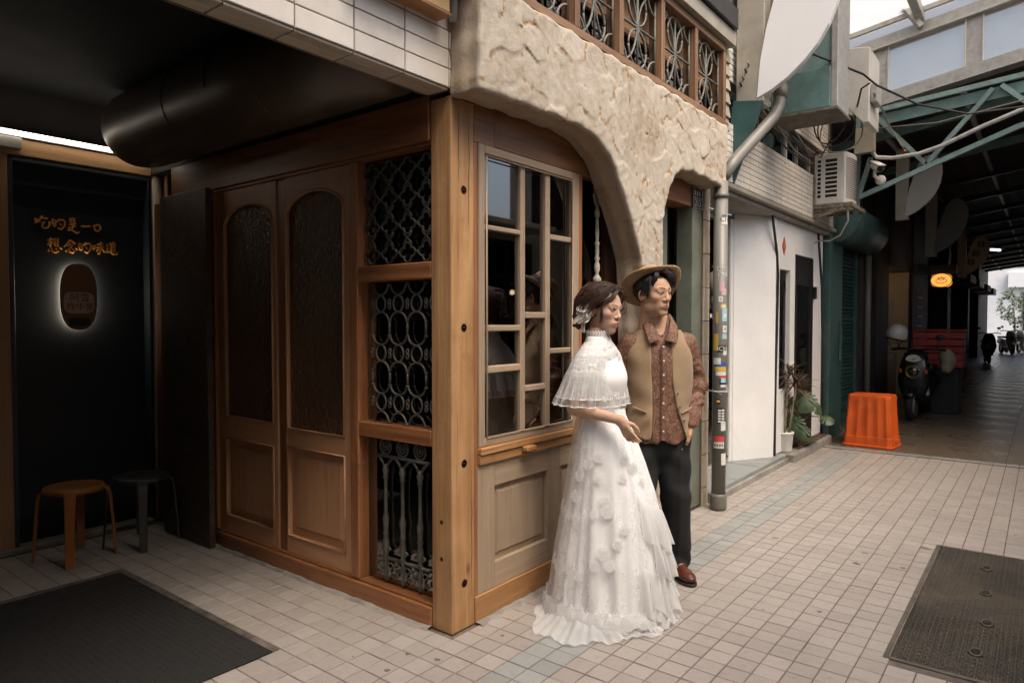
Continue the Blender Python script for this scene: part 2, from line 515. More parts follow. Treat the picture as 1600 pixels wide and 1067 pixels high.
TEAL_PALE = surf('pale_teal_steel', (0.20, 0.30, 0.29), 0.18, 6, 0.45, 0.1, 0.2, 60, 0.002, dirt=((0.13, 0.14, 0.12), 0.6))
DKGREEN = surf('dark_green_shutter_paint', (0.035, 0.085, 0.080), 0.3, 4, 0.45, 0.1, 0.2, 40, 0.002, dirt=((0.16, 0.19, 0.18), 0.5))
GALV = surf('galvanised_steel', (0.42, 0.42, 0.41), 0.18, 18, 0.5, 0.25, 0.2, 60, 0.002, dirt=((0.22, 0.19, 0.15), 0.7))
BEIGEBOX = surf('beige_painted_sheet', (0.34, 0.31, 0.255), 0.14, 5, 0.5, 0.0, 0.2, 70, 0.002, dirt=((0.20, 0.165, 0.12), 0.6))
WHITEPLASTIC = surf('white_plastic', (0.66, 0.64, 0.60), 0.05, 6, 0.4, 0, 0.08, 60, 0.001, dirt=((0.40, 0.36, 0.30), 0.4), objvar=0.04)
SIGNWHITE = surf('white_sign_panel', (0.84, 0.84, 0.83), 0.03, 3, 0.35, 0, 0.04, 30, 0.001, objvar=0.02)
SIGNSHADE = surf('shaded_sign_panel', (0.42, 0.41, 0.38), 0.06, 3, 0.5, 0, 0.05, objvar=0.08)  # white signs under the roof, greyed to stand in for shade
WHITEPAINT = surf('white_painted_wall', (0.78, 0.775, 0.76), 0.05, 3, 0.5, 0, 0.12, 40, 0.002, dirt=((0.48, 0.47, 0.44), 0.4), objvar=0.03)
SLABPAINT = surf('grey_blue_painted_step', (0.27, 0.29, 0.285), 0.14, 5, 0.5, 0, 0.25, 40, 0.002, dirt=((0.14, 0.12, 0.10), 0.6))
CONC = surf('stained_concrete', (0.27, 0.25, 0.22), 0.25, 9, 0.85, 0, 0.6, 35, 0.006, dirt=((0.10, 0.085, 0.065), 0.7))
CABLE = surf('black_cable_rubber', (0.022, 0.020, 0.019), 0.2, 20, 0.5, 0, 0, objvar=0)
CABLE_GREY = surf('grey_cable', (0.22, 0.20, 0.175), 0.2, 20, 0.5, 0, 0, objvar=0.1)
BLACKMETAL = surf('black_metal', (0.018, 0.017, 0.017), 0.2, 8, 0.4, 0.2, 0.1)
CHROME = surf('worn_chrome', (0.55, 0.54, 0.52), 0.1, 10, 0.25, 0.9, 0.1)
ORANGE = surf('orange_plastic', (0.60, 0.095, 0.012), 0.16, 5, 0.42, 0, 0.12, 40, 0.002, dirt=((0.62, 0.22, 0.05), 0.7), objvar=0)
REDPLASTIC = surf('faded_red_plastic', (0.33, 0.035, 0.03), 0.2, 6, 0.5, 0, 0.15)
STOOL_O = surf('brown_orange_plastic', (0.34, 0.125, 0.030), 0.12, 8, 0.4, 0, 0.08, objvar=0)
STOOL_D = surf('charcoal_plastic', (0.045, 0.043, 0.040), 0.15, 8, 0.4, 0, 0.08, objvar=0)
GLASS = glassmat('window_glass', (0.85, 0.86, 0.83), 0.95, base=0.15)
GLASS_CLEAR = glassmat('shop_glass', (0.86, 0.90, 0.88), 0.9)
GLASS_DARK = glassmat('dark_tinted_glass', (0.14, 0.12, 0.10), 0.9, base=0.02)
GLASS_TEX = glassmat('hammered_glass', (0.30, 0.20, 0.125), 0.75, 0.12, bumpy=(38, 0.9, 0.02), base=0.06, body=(0.20, 0.115, 0.06))
TYRE = surf('tyre_rubber', (0.016, 0.016, 0.016), 0.2, 8, 0.75, 0, 0.2)
SCOOTPAINT = surf('black_scooter_paint', (0.010, 0.011, 0.013), 0.2, 4, 0.28, 0.0, 0, objvar=0)
TERRA = surf('dark_terracotta', (0.07, 0.022, 0.014), 0.2, 6, 0.6)

def stonemat():
    m, nt = newmat('cream_carved_plaster')
    v = coords(nt, rnd=False)
    n1 = noise(nt, v, 3.2, 6, 0.65, 0.3)
    n2 = noise(nt, v, 22, 5, 0.6, 0.2)
    n3 = noise(nt, v, 120, 3, 0.6)
    f = mth(nt, 'ADD', mth(nt, 'MULTIPLY', n1, 0.6), mth(nt, 'MULTIPLY', n2, 0.4))
    col = ramp(nt, f, [(0.36, (0.335, 0.265, 0.19)), (0.47, (0.435, 0.372, 0.295)), (0.62, (0.515, 0.465, 0.39))])
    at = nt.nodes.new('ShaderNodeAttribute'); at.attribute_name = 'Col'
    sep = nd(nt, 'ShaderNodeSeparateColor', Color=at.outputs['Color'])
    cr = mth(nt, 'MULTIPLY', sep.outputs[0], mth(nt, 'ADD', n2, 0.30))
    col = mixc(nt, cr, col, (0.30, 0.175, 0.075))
    n5 = noise(nt, v, 320, 2, 0.6)
    h = mth(nt, 'ADD', mth(nt, 'ADD', mth(nt, 'MULTIPLY', n2, 1.0), mth(nt, 'MULTIPLY', n3, 0.55)), mth(nt, 'MULTIPLY', n5, 0.25))
    p = principled(nt, col, 0.95, 0, bump(nt, h, 0.7, 0.006))
    p.inputs['Specular IOR Level'].default_value = 0.15
    out(nt, p.outputs[0])
    return m
STONE = stonemat()

def pavingmat(name, c1, c2, dark, grain=420.0):
    """granite-speckled paving tile; every tile takes its own tone from its place on the grid"""
    m, nt = newmat(name)
    ge = nt.nodes.new('ShaderNodeNewGeometry')
    sn = nt.nodes.new('ShaderNodeVectorMath'); sn.operation = 'SNAP'
    ad = nt.nodes.new('ShaderNodeVectorMath'); ad.operation = 'SUBTRACT'
    nt.links.new(ge.outputs['Position'], ad.inputs[0]); ad.inputs[1].default_value = (0.345, 0.085, -0.5)
    nt.links.new(ad.outputs[0], sn.inputs[0]); sn.inputs[1].default_value = (0.108, 0.108, 9.0)
    wn = nd(nt, 'ShaderNodeTexWhiteNoise', Vector=sn.outputs[0])
    n1 = noise(nt, ge.outputs['Position'], 1.4, 5, 0.6)
    n2 = noise(nt, ge.outputs['Position'], grain, 2, 0.5)
    n4 = noise(nt, ge.outputs['Position'], 26, 4, 0.65)
    f = mth(nt, 'ADD', mth(nt, 'MULTIPLY', wn.outputs[0], 0.55), mth(nt, 'MULTIPLY', n1, 0.5))
    col = ramp(nt, f, [(0.2, c1), (0.8, c2)])
    sp = ramp(nt, n2, [(0.60, (0, 0, 0)), (0.70, (1, 1, 1))])
    col = mixc(nt, mth(nt, 'MULTIPLY', sp, 0.75), col, dark)
    st = ramp(nt, n4, [(0.55, (0, 0, 0)), (0.8, (1, 1, 1))])
    col = mixc(nt, mth(nt, 'MULTIPLY', st, 0.45), col, sub(c1, 0.55))
    big = ramp(nt, noise(nt, ge.outputs['Position'], 0.9, 6, 0.7, 0.5), [(0.5, (0, 0, 0)), (0.72, (1, 1, 1))])
    col = mixc(nt, mth(nt, 'MULTIPLY', big, 0.4), col, sub(c1, 0.65))
    r = mth(nt, 'ADD', mth(nt, 'MULTIPLY', n4, 0.35), 0.35)
    p = principled(nt, col, r, 0, bump(nt, n2, 0.15, 0.001))
    out(nt, p.outputs[0])
    return m
PAVE = pavingmat('beige_granite_paving', (0.318, 0.280, 0.247), (0.378, 0.337, 0.300), (0.17, 0.14, 0.115))
PAVE_B = pavingmat('blue_grey_granite_paving', (0.265, 0.27, 0.252), (0.33, 0.335, 0.312), (0.11, 0.105, 0.10))
JOINT = surf('dirty_paving_joint', (0.125, 0.102, 0.084), 0.7, 8, 0.9, 0, 0.4, 60, 0.004, objvar=0)

def terrazzomat():
    m, nt = newmat('worn_terrazzo')
    v = coords(nt, rnd=False)
    n = noise(nt, v, 75, 3, 0.6)
    n1 = noise(nt, v, 1.2, 5, 0.6)
    col = ramp(nt, n, [(0.40, (0.035, 0.025, 0.017)), (0.5, (0.13, 0.10, 0.07)), (0.60, (0.27, 0.21, 0.15))])
    oi = nt.nodes.new('ShaderNodeObjectInfo')
    p = principled(nt, col, mth(nt, 'ADD', mth(nt, 'MULTIPLY', n1, 0.3), 0.14), 0, bump(nt, n, 0.08, 0.001))
    out(nt, p.outputs[0])
    return m
TERRAZZO = terrazzomat()

def sheetmat():
    """milky corrugated roof light: lets daylight through diffusely"""
    m, nt = newmat('milky_translucent_sheet')
    n = noise(nt, coords(nt), 2.5, 4, 0.6)
    col = ramp(nt, n, [(0.3, (0.86, 0.86, 0.84)), (0.7, (0.93, 0.93, 0.92))])
    a = nd(nt, 'ShaderNodeBsdfTranslucent', Color=col)
    b = nd(nt, 'ShaderNodeBsdfDiffuse', Color=col)
    mx = nt.nodes.new('ShaderNodeMixShader'); mx.inputs[0].default_value = 0.25
    nt.links.new(a.outputs[0], mx.inputs[1]); nt.links.new(b.outputs[0], mx.inputs[2])
    tr = nd(nt, 'ShaderNodeBsdfTransparent', Color=(0.98, 0.93, 0.86))
    m2 = nt.nodes.new('ShaderNodeMixShader'); m2.inputs[0].default_value = 0.65
    nt.links.new(mx.outputs[0], m2.inputs[1]); nt.links.new(tr.outputs[0], m2.inputs[2])
    out(nt, m2.outputs[0])
    return m
SHEET = sheetmat()
# ---------------------------------------------------------------- ground and paving
T = 0.108; TX0, TY0 = 0.345, 0.085
g = MB(); g.add([(-60,-60,-0.022),(60,-60,-0.022),(60,90,-0.022),(-60,90,-0.022)], [(0,1,2,3)])
ground = struct(g.build('ground', surf('bare_ground', (0.12, 0.11, 0.10), 0.3, 1.0, 0.9, objvar=0), flip=False))
pv = MB().box(-2.98, 4.3, -4.2, 6.21, -0.020, -0.004)
pavement = struct(pv.build('tiled_pavement', JOINT))
def view(p):
    v = Vector(p) - CAM
    fh = Vector((-sin(YAW), cos(YAW), 0)); r = Vector((cos(YAW), sin(YAW), 0))
    f = fh * cos(PITCH) + Vector((0, 0, sin(PITCH))); u = r.cross(f)
    w = v.dot(f)
    if w < 0.3: return None
    return v.dot(r) / w / 0.75, v.dot(u) / w / 0.5, w
def covered(x, y):
    if 1.60 < x < 3.2 and 0.98 < y < 2.93: return True
    if -2.10 < x < -0.49 and -1.6 < y < -0.57: return True
    if x < -0.02 and y > -0.05: return True
    if x < 0.06 and 2.9 < y: return True
    if -0.15 < x < 0.005 and -0.02 < y < 0.2: return True
    return False
tiles = []
nx0, nx1 = int((-2.95 - TX0) / T), int((4.3 - TX0) / T)
ny0, ny1 = int((-4.1 - TY0) / T), int((6.2 - TY0) / T)
for i in range(nx0, nx1):
    for j in range(ny0, ny1):
        x = TX0 + (i + 0.5) * T; y = TY0 + (j + 0.5) * T
        if covered(x, y) or y > 6.16: continue
        q = view((x, y, 0))
        vis = q is not None and abs(q[0]) < 0.97 and abs(q[1]) < 0.97
        # hidden behind the shop corner
        if x < 0 and y > 0: vis = False
        if vis and -0.15 < x < 0.9 and 0.25 < y < 1.35: vis = False
        tiles.append((q[2] if vis else 99, x, y, i in (0, 1)))
tiles.sort()
def tile_geo(mb, x, y, dz, tx=0.0, ty=0.0, s=0.5 * T - 0.0026):
    c = 0.0018
    z = 0.0 + dz
    vs = []
    for (d, zz) in ((s, -0.006), (s, z - c), (s - c, z)):
        for (a, b) in ((-1,-1),(1,-1),(1,1),(-1,1)):
            vs.append((x + a*d, y + b*d, zz + (a*tx + b*ty if zz > -0.005 else 0)))
    fs = []
    for L in (0, 4):
        for k in range(4): fs.append((L+k, L+(k+1) % 4, L+4+(k+1) % 4, L+4+k))
    fs.append((8, 9, 10, 11))
    mb.add(vs, fs)
tmesh = []
for k in range(8):
    for mt in (PAVE, PAVE_B):
        mb = MB(); tile_geo(mb, 0, 0, RNG.uniform(-0.001, 0.001), RNG.uniform(-.0007, .0007), RNG.uniform(-.0007, .0007))
        me = bpy.data.meshes.new('paving_tile'); me.from_pydata(mb.V, [], mb.F); me.materials.append(mt); tmesh.append(me)
for n, (d, x, y, blue) in enumerate(tiles[:300]):
    o = bpy.data.objects.new('paving_tile', tmesh[RNG.randrange(8) * 2 + (1 if blue else 0)])
    COL.objects.link(o); o.parent = pavement
    o.location = Vector((x, y, 0)) - pavement.location
ra, rb = MB(), MB()
for (d, x, y, blue) in tiles[300:]:
    tile_geo(rb if blue else ra, x, y, RNG.uniform(-0.001, 0.001), RNG.uniform(-.0007, .0007), RNG.uniform(-.0007, .0007))
stuff(ra.build('beige_paving_tiles', PAVE, pavement, flip=False))
stuff(rb.build('blue_paving_tiles', PAVE_B, pavement, flip=False))
# grey-blue border course and terrazzo arcade floor beyond
bd = MB()
for i in range(nx0, nx1):
    x = TX0 + (i + 0.5) * T
    if x > 0.06: tile_geo(bd, x, 6.262, 0)
stuff(bd.build('border_paving_tiles', PAVE_B, pavement, flip=False))
arc = struct(MB().box(-0.9, 4.3, 6.21, 44, -0.020, -0.005).build('arcade_floor', JOINT))
slabme = {}
for j, y in enumerate(np.arange(6.32, 43, 0.9)):
    for i, x in enumerate(np.arange(-0.85, 4.2, 0.9)):
        if y > 24 and i > 3: continue
        if 'm' not in slabme:
            mb = MB().box(-0.447, 0.447, -0.447, 0.447, -0.01, 0.0)
            me = bpy.data.meshes.new('terrazzo_slab'); me.from_pydata(mb.V, [], mb.F); me.materials.append(TERRAZZO); slabme['m'] = me
        o = bpy.data.objects.new('terrazzo_slab', slabme['m']); COL.objects.link(o); o.parent = arc
        o.location = Vector((x + 0.45, y + 0.45, 0)) - arc.location
# strip of rough mortar along the foot of the shop
mo = MB()
for (p0, p1, w) in (((0.0, 0.16), (0.0, 1.5), 0.045), ((-2.1, -0.012), (-0.13, -0.012), 0.03)):
    n = 40; vs = []
    for k in range(n + 1):
        t = k / n; x = p0[0] + (p1[0]-p0[0])*t; y = p0[1] + (p1[1]-p0[1])*t
        ww = w * RNG.uniform(0.6, 1.5)
        dx, dy = (1, 0) if p0[0] == p1[0] else (0, -1)
        vs += [(x - dx*0.01, y - dy*0.01, 0.014 * RNG.uniform(0.5, 1.2)), (x + dx*ww*0.5, y + dy*ww*0.5, 0.009), (x + dx*ww, y + dy*ww, -0.003)]
    fs = []
    for k in range(n):
        for q in (0, 1): fs.append((k*3+q, k*3+q+1, k*3+4+q, k*3+3+q))
    mo.add(vs, fs)
o = mo.build('mortar_bed', CONC, pavement)

# ---------------------------------------------------------------- metal cover plate in the paving (right) and mat (left)
def plate_mat(name, c, hexs, dirtc, bs=0.9, r0=0.3):
    m, nt = newmat(name)
    v = coords(nt, rnd=False)
    vo = nd(nt, 'ShaderNodeTexVoronoi', {'feature': 'DISTANCE_TO_EDGE'}, Vector=v, Scale=hexs, Randomness=0.0)
    hgt = ramp(nt, vo.outputs['Distance'], [(0.10, (1, 1, 1)), (0.22, (0, 0, 0))])
    n = noise(nt, v, 1.7, 6, 0.7, 0.6)
    n2 = noise(nt, v, 14, 4, 0.6)
    f = ramp(nt, n, [(0.42, (0, 0, 0)), (0.62, (1, 1, 1))])
    col = mixc(nt, mth(nt, 'MULTIPLY', f, 0.8), c, dirtc)
    col = mixc(nt, mth(nt, 'MULTIPLY', hgt, 0.35), col, sub(dirtc, 1.5))
    r = mth(nt, 'ADD', mth(nt, 'MULTIPLY', n2, 0.4), r0)
    p = principled(nt, col, r, 0.0, bump(nt, hgt, bs, 0.006))
    out(nt, p.outputs[0]); return m
PLATE = plate_mat('patterned_black_cover', (0.018, 0.017, 0.015), 46, (0.085, 0.066, 0.042))
cv = thing('cover_plate', 'large black patterned access cover with lifting rings set in the beige paving', 'access cover', (2.30, 1.95, 0))
b = MB().box(1.635, 2.95, 1.03, 2.875, -0.02, 0.004); b.build('plate', PLATE, cv, bevel=0.004)
b = MB()
b.box(1.612, 1.633, 1.006, 2.90, -0.02, 0.005); b.box(2.952, 2.975, 1.006, 2.90, -0.02, 0.005)
b.box(1.633, 2.952, 1.006, 1.028, -0.02, 0.0045); b.box(1.633, 2.952, 2.877, 2.90, -0.02, 0.0045)
b.build('rim', surf('dirty_steel_rim', (0.10, 0.085, 0.065), 0.4, 14, 0.7, 0.1, 0.4), cv, bevel=0.002)
# raised hexagonal tread on the near half of the plate
tr = MB()
for j in range(0, 84):
    for i in range(0, 50):
        x = 1.65 + i * 0.0262 + (0.0131 if j % 2 else 0); y = 1.045 + j * 0.0220
        if x > 2.93: continue
        rr = 0.0098
        vs = [(x + rr*cos(pi/6 + k*pi/3), y + rr*sin(pi/6 + k*pi/3), 0.0042) for k in range(6)] + [(x + rr*0.72*cos(pi/6 + k*pi/3), y + rr*0.72*sin(pi/6 + k*pi/3), 0.0062) for k in range(6)]
        tr.add(vs, [(k, (k+1) % 6, 6+(k+1) % 6, 6+k) for k in range(6)] + [tuple(range(6, 12))])
stuff(tr.build('tread_studs', PLATE, cv, flip=False))
for (x, y) in ((1.90, 2.55), (1.92, 2.10), (1.95, 1.66), (1.93, 1.28)):
    rr = MB().tube([(x + 0.022*cos(a), y + 0.030*sin(a), 0.012 + 0.004*sin(a)) for a in np.linspace(0, 2*pi, 15)[:-1]], 0.0045, 6, closed=True)
    rr.build('lifting_ring', IRON, cv)
    MB().lathe([(0.001, 0.0064), (0.026, 0.0066), (0.030, 0.0045)], 14, Matrix.Translation((x, y, 0))).build('ring_recess', BLACKHOLE, cv)

MATM = plate_mat('dimpled_rubber_mat', (0.009, 0.009, 0.009), 60, (0.016, 0.014, 0.012), 0.6, 0.65)
mt = thing('door_mat', 'flat black dimpled rubber mat lying on the arcade floor before the stools', 'mat', (-1.28, -1.1, 0))
MB().box(-2.06, -0.515, -1.53, -0.605, 0.001, 0.008).build('mat_sheet', MATM, mt, bevel=0.003)
st = MB()
for i in range(50):
    for j in range(3, 33):
        x = -2.04 + i * 0.0308; y = -1.60 + j * 0.0306
        st.lathe([(0.006, 0.0081), (0.0045, 0.0098), (1e-6, 0.0101)], 6, Matrix.Translation((x, y, 0)))
stuff(st.build('rubber_studs', MATM, mt, flip=False))

sp = MB()
for k in range(110):
    x, y = RNG.uniform(-0.4, 3.2), RNG.uniform(-2.0, 6.0)
    if covered(x, y) or (x < 0.05 and y > -0.05): continue
    r = RNG.uniform(0.004, 0.016) if k % 9 else RNG.uniform(0.015, 0.03); ph = RNG.uniform(0, 6)
    pts = [(x + r*(1 + 0.3*sin(3*a + ph))*cos(a), y + r*(0.8 + 0.25*sin(2*a + ph))*sin(a), 0.0022) for a in np.linspace(0, 2*pi, 11)[:-1]]
    sp.add(pts, [tuple(range(10))])
stuff(sp.build('gum_spots', surf('trodden_gum', (0.14, 0.11, 0.088), 0.3, 30, 0.8), pavement, flip=False))
# ================================================================ corner shop
# ---- corner post
cp = thing('corner_post', 'square knotty pine corner post with bolt holes beside the window', 'post', (-0.065, 0.08, 0))
MB().box(-0.131, 0.0, 0.0, 0.158, 0.0, 2.488).build('post_timber', W_POST, cp, bevel=0.007, seg=2)
for z in (2.071, 1.43, 0.791, 0.222):
    Mx = Matrix.Translation((0.0015, 0.084, z)) @ Matrix.Rotation(pi/2, 4, 'Y')
    MB().lathe([(0.0205, -0.001), (0.0185, 0.0005), (0.0165, 0.0005), (0.0158, -0.03)], 16, Mx).build('bolt_hole', surf('bolt_hole_wood', (0.10, 0.04, 0.018), 0.3, 30, 0.8), cp)
    MB().lathe([(0.0001, 0.0), (0.0158, 0.0)], 14, Matrix.Translation((0.0006, 0.084, z)) @ Matrix.Rotation(pi/2, 4, 'Y')).build('hole_shade', surf('hole_depth', (0.035, 0.014, 0.007), 0.3, 40, 0.9), cp)
for z in (0.52, 0.345):
    MB().lathe([(0.0001, 0.0012), (0.010, 0.001), (0.011, -0.002)], 12, Matrix.Translation((-0.068, -0.0002, z)) @ Matrix.Rotation(pi/2, 4, 'X')).build('plug', BLACKHOLE, cp)
# long drying cracks on the post
for (y, z0, z1) in ((0.12, 1.9, 2.42), (0.05, 2.1, 2.46), (0.135, 0.15, 0.75)):
    pts = [(0.0004, y + RNG.uniform(-.004, .004), z0 + (z1 - z0) * k / 9) for k in range(10)]
    MB().tube(pts, [0.0003 + 0.0011 * sin(pi * k / 9) for k in range(10)], 5).build('crack', BLACKHOLE, cp)

# ---- door front (faces the arcade)
df = thing('door_front', 'redwood shopfront with two arched glass doors and iron grilles', 'shopfront', (-1.3, 0.05, 0))
boxobj('header_beam', W_HEAD_X, df, -2.62, -0.1335, -0.012, 0.085, 2.302, 2.512, 0.004)
boxobj('header_trim', W_HEAD_X, df, -2.10, -0.1335, 0.004, 0.08, 2.284, 2.3005, 0.003)
boxobj('base_rail', W_HEAD_X, df, -2.105, -0.1335, -0.008, 0.09, 0.0, 0.098, 0.004)
boxobj('base_lip', W_HEAD_X, df, -2.10, -0.1335, 0.006, 0.085, 0.0985, 0.112, 0.003)
boxobj('jamb', W_HEAD_Z, df, -2.135, -2.078, -0.004, 0.085, 0.112, 2.2835, 0.004)
boxobj('jamb', W_HEAD_Z, df, -1.417, -1.338, 0.028, 0.085, 0.112, 2.2835, 0.004)
boxobj('jamb', W_HEAD_Z, df, -0.733, -0.664, 0.0, 0.085, 0.112, 2.2835, 0.004)
boxobj('grille_rail', W_HEAD_X, df, -0.6635, -0.1335, 0.0, 0.085, 1.662, 1.742, 0.005)
boxobj('grille_rail', W_HEAD_X, df, -0.6635, -0.1335, 0.0, 0.085, 0.866, 0.942, 0.005)
MB().box(-2.95, -2.136, 0.02, 0.08, 0.0, 2.30).build('side_panel', W_DARK, df)

def arch_door(x0, x1, gx0, gx1, gz0, gs, gt, pz0, pz1):
    d = MB()
    y0, y1 = 0.018, 0.062
    z0, z1 = 0.113, 2.283
    fr = MB()
    fr.box(x0, gx0, y0, y1, z0, z1); fr.box(gx1, x1, y0, y1, z0, z1)
    fr2 = MB()
    fr2.box(gx0, gx1, y0 + 0.0005, y1, pz1, gz0); fr2.box(gx0, gx1, y0 + 0.0005, y1, z0, pz0)
    n = 18
    arc = [(gx0 + (gx1 - gx0) * k / n, gs + (gt - gs) * (1 - (2 * k / n - 1) ** 2) ** 0.62) for k in range(n + 1)]
    for k in range(n):
        (xa, za), (xb, zb) = arc[k], arc[k+1]
        fr2.add([(xa,y0,za),(xb,y0,zb),(xb,y0,z1),(xa,y0,z1),(xa,y1,za),(xb,y1,zb),(xb,y1,z1),(xa,y1,z1)],
                [(0,1,2,3),(4,7,6,5),(0,4,5,1),(3,2,6,7)])
    door = fr.build('door', W_DOOR, df, bevel=0.003)
    door.location = (0, 0, 0)
    fr2.build('door_rail', W_DOOR_X, door)
    # glazing bead round the arched pane
    path = [(gx0, y0 - 0.001, gz0)] + [(a, y0 - 0.001, b) for a, b in arc] + [(gx1, y0 - 0.001, gz0)]
    MB().tube(path, 0.007, 6, closed=True).build('glazing_bead', W_DOOR, door)
    gl = [(gx0, gz0)] + arc + [(gx1, gz0)]
    MB().prism(gl, 0.038, 0.043).build('glass_pane', GLASS_TEX, door)
    # raised field of the lower panel
    px0, px1 = gx0 + 0.0, gx1 - 0.0
    p = MB(); yb = 0.044
    a = [(px0, yb, pz0), (px1, yb, pz0), (px1, yb, pz1), (px0, yb, pz1)]
    i1, i2 = 0.045, 0.058
    b = [(px0+i1, yb, pz0+i1), (px1-i1, yb, pz0+i1), (px1-i1, yb, pz1-i1), (px0+i1, yb, pz1-i1)]
    c = [(px0+i2, yb-0.012, pz0+i2), (px1-i2, yb-0.012, pz0+i2), (px1-i2, yb-0.012, pz1-i2), (px0+i2, yb-0.012, pz1-i2)]
    p.add(a + b + c, [(k, (k+1) % 4, 4+(k+1) % 4, 4+k) for k in range(4)] + [(4+k, 4+(k+1) % 4, 8+(k+1) % 4, 8+k) for k in range(4)] + [(8,9,10,11)])
    p.build('panel', W_DOOR, door)
    m_ = MB()
    m_.tube([(px0, y0, pz0), (px1, y0, pz0), (px1, y0, pz1), (px0, y0, pz1)], 0.008, 6, closed=True)
    m_.build('panel_moulding', W_DOOR_X, door)
    boxobj('panel_back', W_DARK, door, px0, px1, 0.046, 0.05, pz0, pz1, 0)
    return door
arch_door(-2.076, -1.419, -1.995, -1.462, 0.857, 2.075, 2.178, 0.215, 0.715)
arch_door(-1.336, -0.735, -1.318, -0.800, 0.842, 2.09, 2.182, 0.215, 0.735)

# rusty steel panel in front of the left jamb
rp = MB().box(-2.66, -2.045, -0.075, -0.035, 0.002, 2.305)
tag(rp.build('steel_shutter', RUST, bevel=0.003), 'tall rusty dark steel panel standing left of the arched doors', 'shutter')

# ---- iron grilles in the three openings
def quatrefoil(cx, cz, d, q, sx=1.0):
    pts = []
    for k, (ax, az) in enumerate(((1,0),(0,1),(-1,0),(0,-1))):
        base = math.atan2(az, ax)
        for t in np.linspace(-1.95, 1.95, 7):
            pts.append((cx + sx * (ax*d + q*cos(base + t)), 0.045, cz + az*d + q*sin(base + t)))
    return pts
GX0, GX1 = -0.655, -0.135
g1 = MB()
pxs = [-0.600, -0.468, -0.336, -0.204]; pzs = [1.800, 1.9385, 2.077, 2.2155]
for z in pzs:
    for x in pxs:
        g1.tube(quatrefoil(x, z, 0.0265, 0.0225, 1.12), 0.0058, 6, closed=True)
for i in range(3):
    for x in pxs:
        z0, z1 = pzs[i] + 0.040, pzs[i+1] - 0.040
        zm = (z0 + z1) / 2
        for s in (-1, 1):
            g1.tube([(x + s*0.030, 0.045, z0 - 0.006), (x + s*0.019, 0.045, zm - 0.015), (x, 0.045, zm), (x - s*0.019, 0.045, zm + 0.015), (x - s*0.030, 0.045, z1 + 0.006)], 0.0055, 6)
for z in pzs:
    for i in range(3):
        g1.tube([(pxs[i] + 0.053, 0.045, z), (pxs[i+1] - 0.053, 0.045, z)], 0.008, 6)
G1 = g1.build('iron_grille', IRON, df)
boxobj('glass_pane', GLASS, df, GX0 - 0.004, GX1 + 0.0, 0.064, 0.068, 1.743, 2.283, 0)
g2 = MB()
def ring(mb, x, z, rx, rz, r=0.0055, y=0.045, n=18):
    mb.tube([(x + rx*cos(a), y, z + rz*sin(a)) for a in np.linspace(0, 2*pi, n + 1)[:-1]], r, 6, closed=True)
bx_ = [-0.600, -0.470, -0.340, -0.210]
rows = [1.549, 1.299, 1.048]
for z in rows:
    for x in [b + 0.065 for b in bx_] + [-0.660]:
        if x < -0.64: continue
        ring(g2, x, z, 0.036, 0.042)
    for x in bx_:
        ring(g2, x, z + 0.011, 0.009, 0.012, 0.0042, n=10); ring(g2, x, z - 0.013, 0.009, 0.012, 0.0042, n=10)
        g2.sphere((x, 0.045, z), 0.008, 8, 6)
caps = [(1.424, 0.083), (1.1735, 0.083)]
for zc, hh in caps:
    for x in bx_:
        xm = x + 0.065
        for s in (-1, 1):
            pts = [(xm + 0.060*cos(a), 0.045, zc + s*(0.032 + 0.051*sin(a))) for a in np.linspace(0, pi, 12)]
            if xm < -0.15: g2.tube(pts, 0.0058, 6)
        g2.tube([(x, 0.045, zc - 0.040), (x, 0.045, zc + 0.040)], 0.0068, 8)
        for dz in (-0.036, 0.036):
            g2.lathe([(0.004, -0.006), (0.013, 0), (0.004, 0.006)], 10, Matrix.Translation((x, 0.045, zc + dz)))
for (zc, s) in ((1.668, -1), (0.925, 1)):
    for x in bx_:
        xm = x + 0.065
        if xm < -0.15: g2.tube([(xm + 0.060*cos(a), 0.045, zc + s*(0.0 + 0.075*sin(a))) for a in np.linspace(0, pi, 12)], 0.0058, 6)
        g2.lathe([(0.004, -0.006), (0.013, 0), (0.004, 0.006)], 10, Matrix.Translation((x, 0.045, zc + s*0.022)))
g2.build('iron_grille', IRON, df)
boxobj('glass_pane', GLASS, df, GX0 - 0.004, GX1, 0.064, 0.068, 0.943, 1.661, 0)
g3 = MB()
for x in (-0.505, -0.380, -0.255):
    ring(g3, x, 0.822, 0.040, 0.040, 0.006); ring(g3, x, 0.822, 0.022, 0.022, 0.005)
    g3.sphere((x, 0.045, 0.822), 0.012, 10, 6, (1, 0.6, 1))
g3.tube([(-0.56, 0.045, 0.772), (-0.19, 0.045, 0.772)], 0.009, 8)
g3.tube([(-0.56, 0.045, 0.248), (-0.19, 0.045, 0.248)], 0.008, 8)
bal = [(0.010, 0.25), (0.016, 0.262), (0.010, 0.275), (0.020, 0.295), (0.016, 0.335), (0.011, 0.36), (0.017, 0.372), (0.012, 0.385), (0.015, 0.42), (0.018, 0.45), (0.010, 0.48), (0.009, 0.60), (0.010, 0.655), (0.017, 0.665), (0.011, 0.675), (0.019, 0.70), (0.014, 0.715), (0.008, 0.73)]
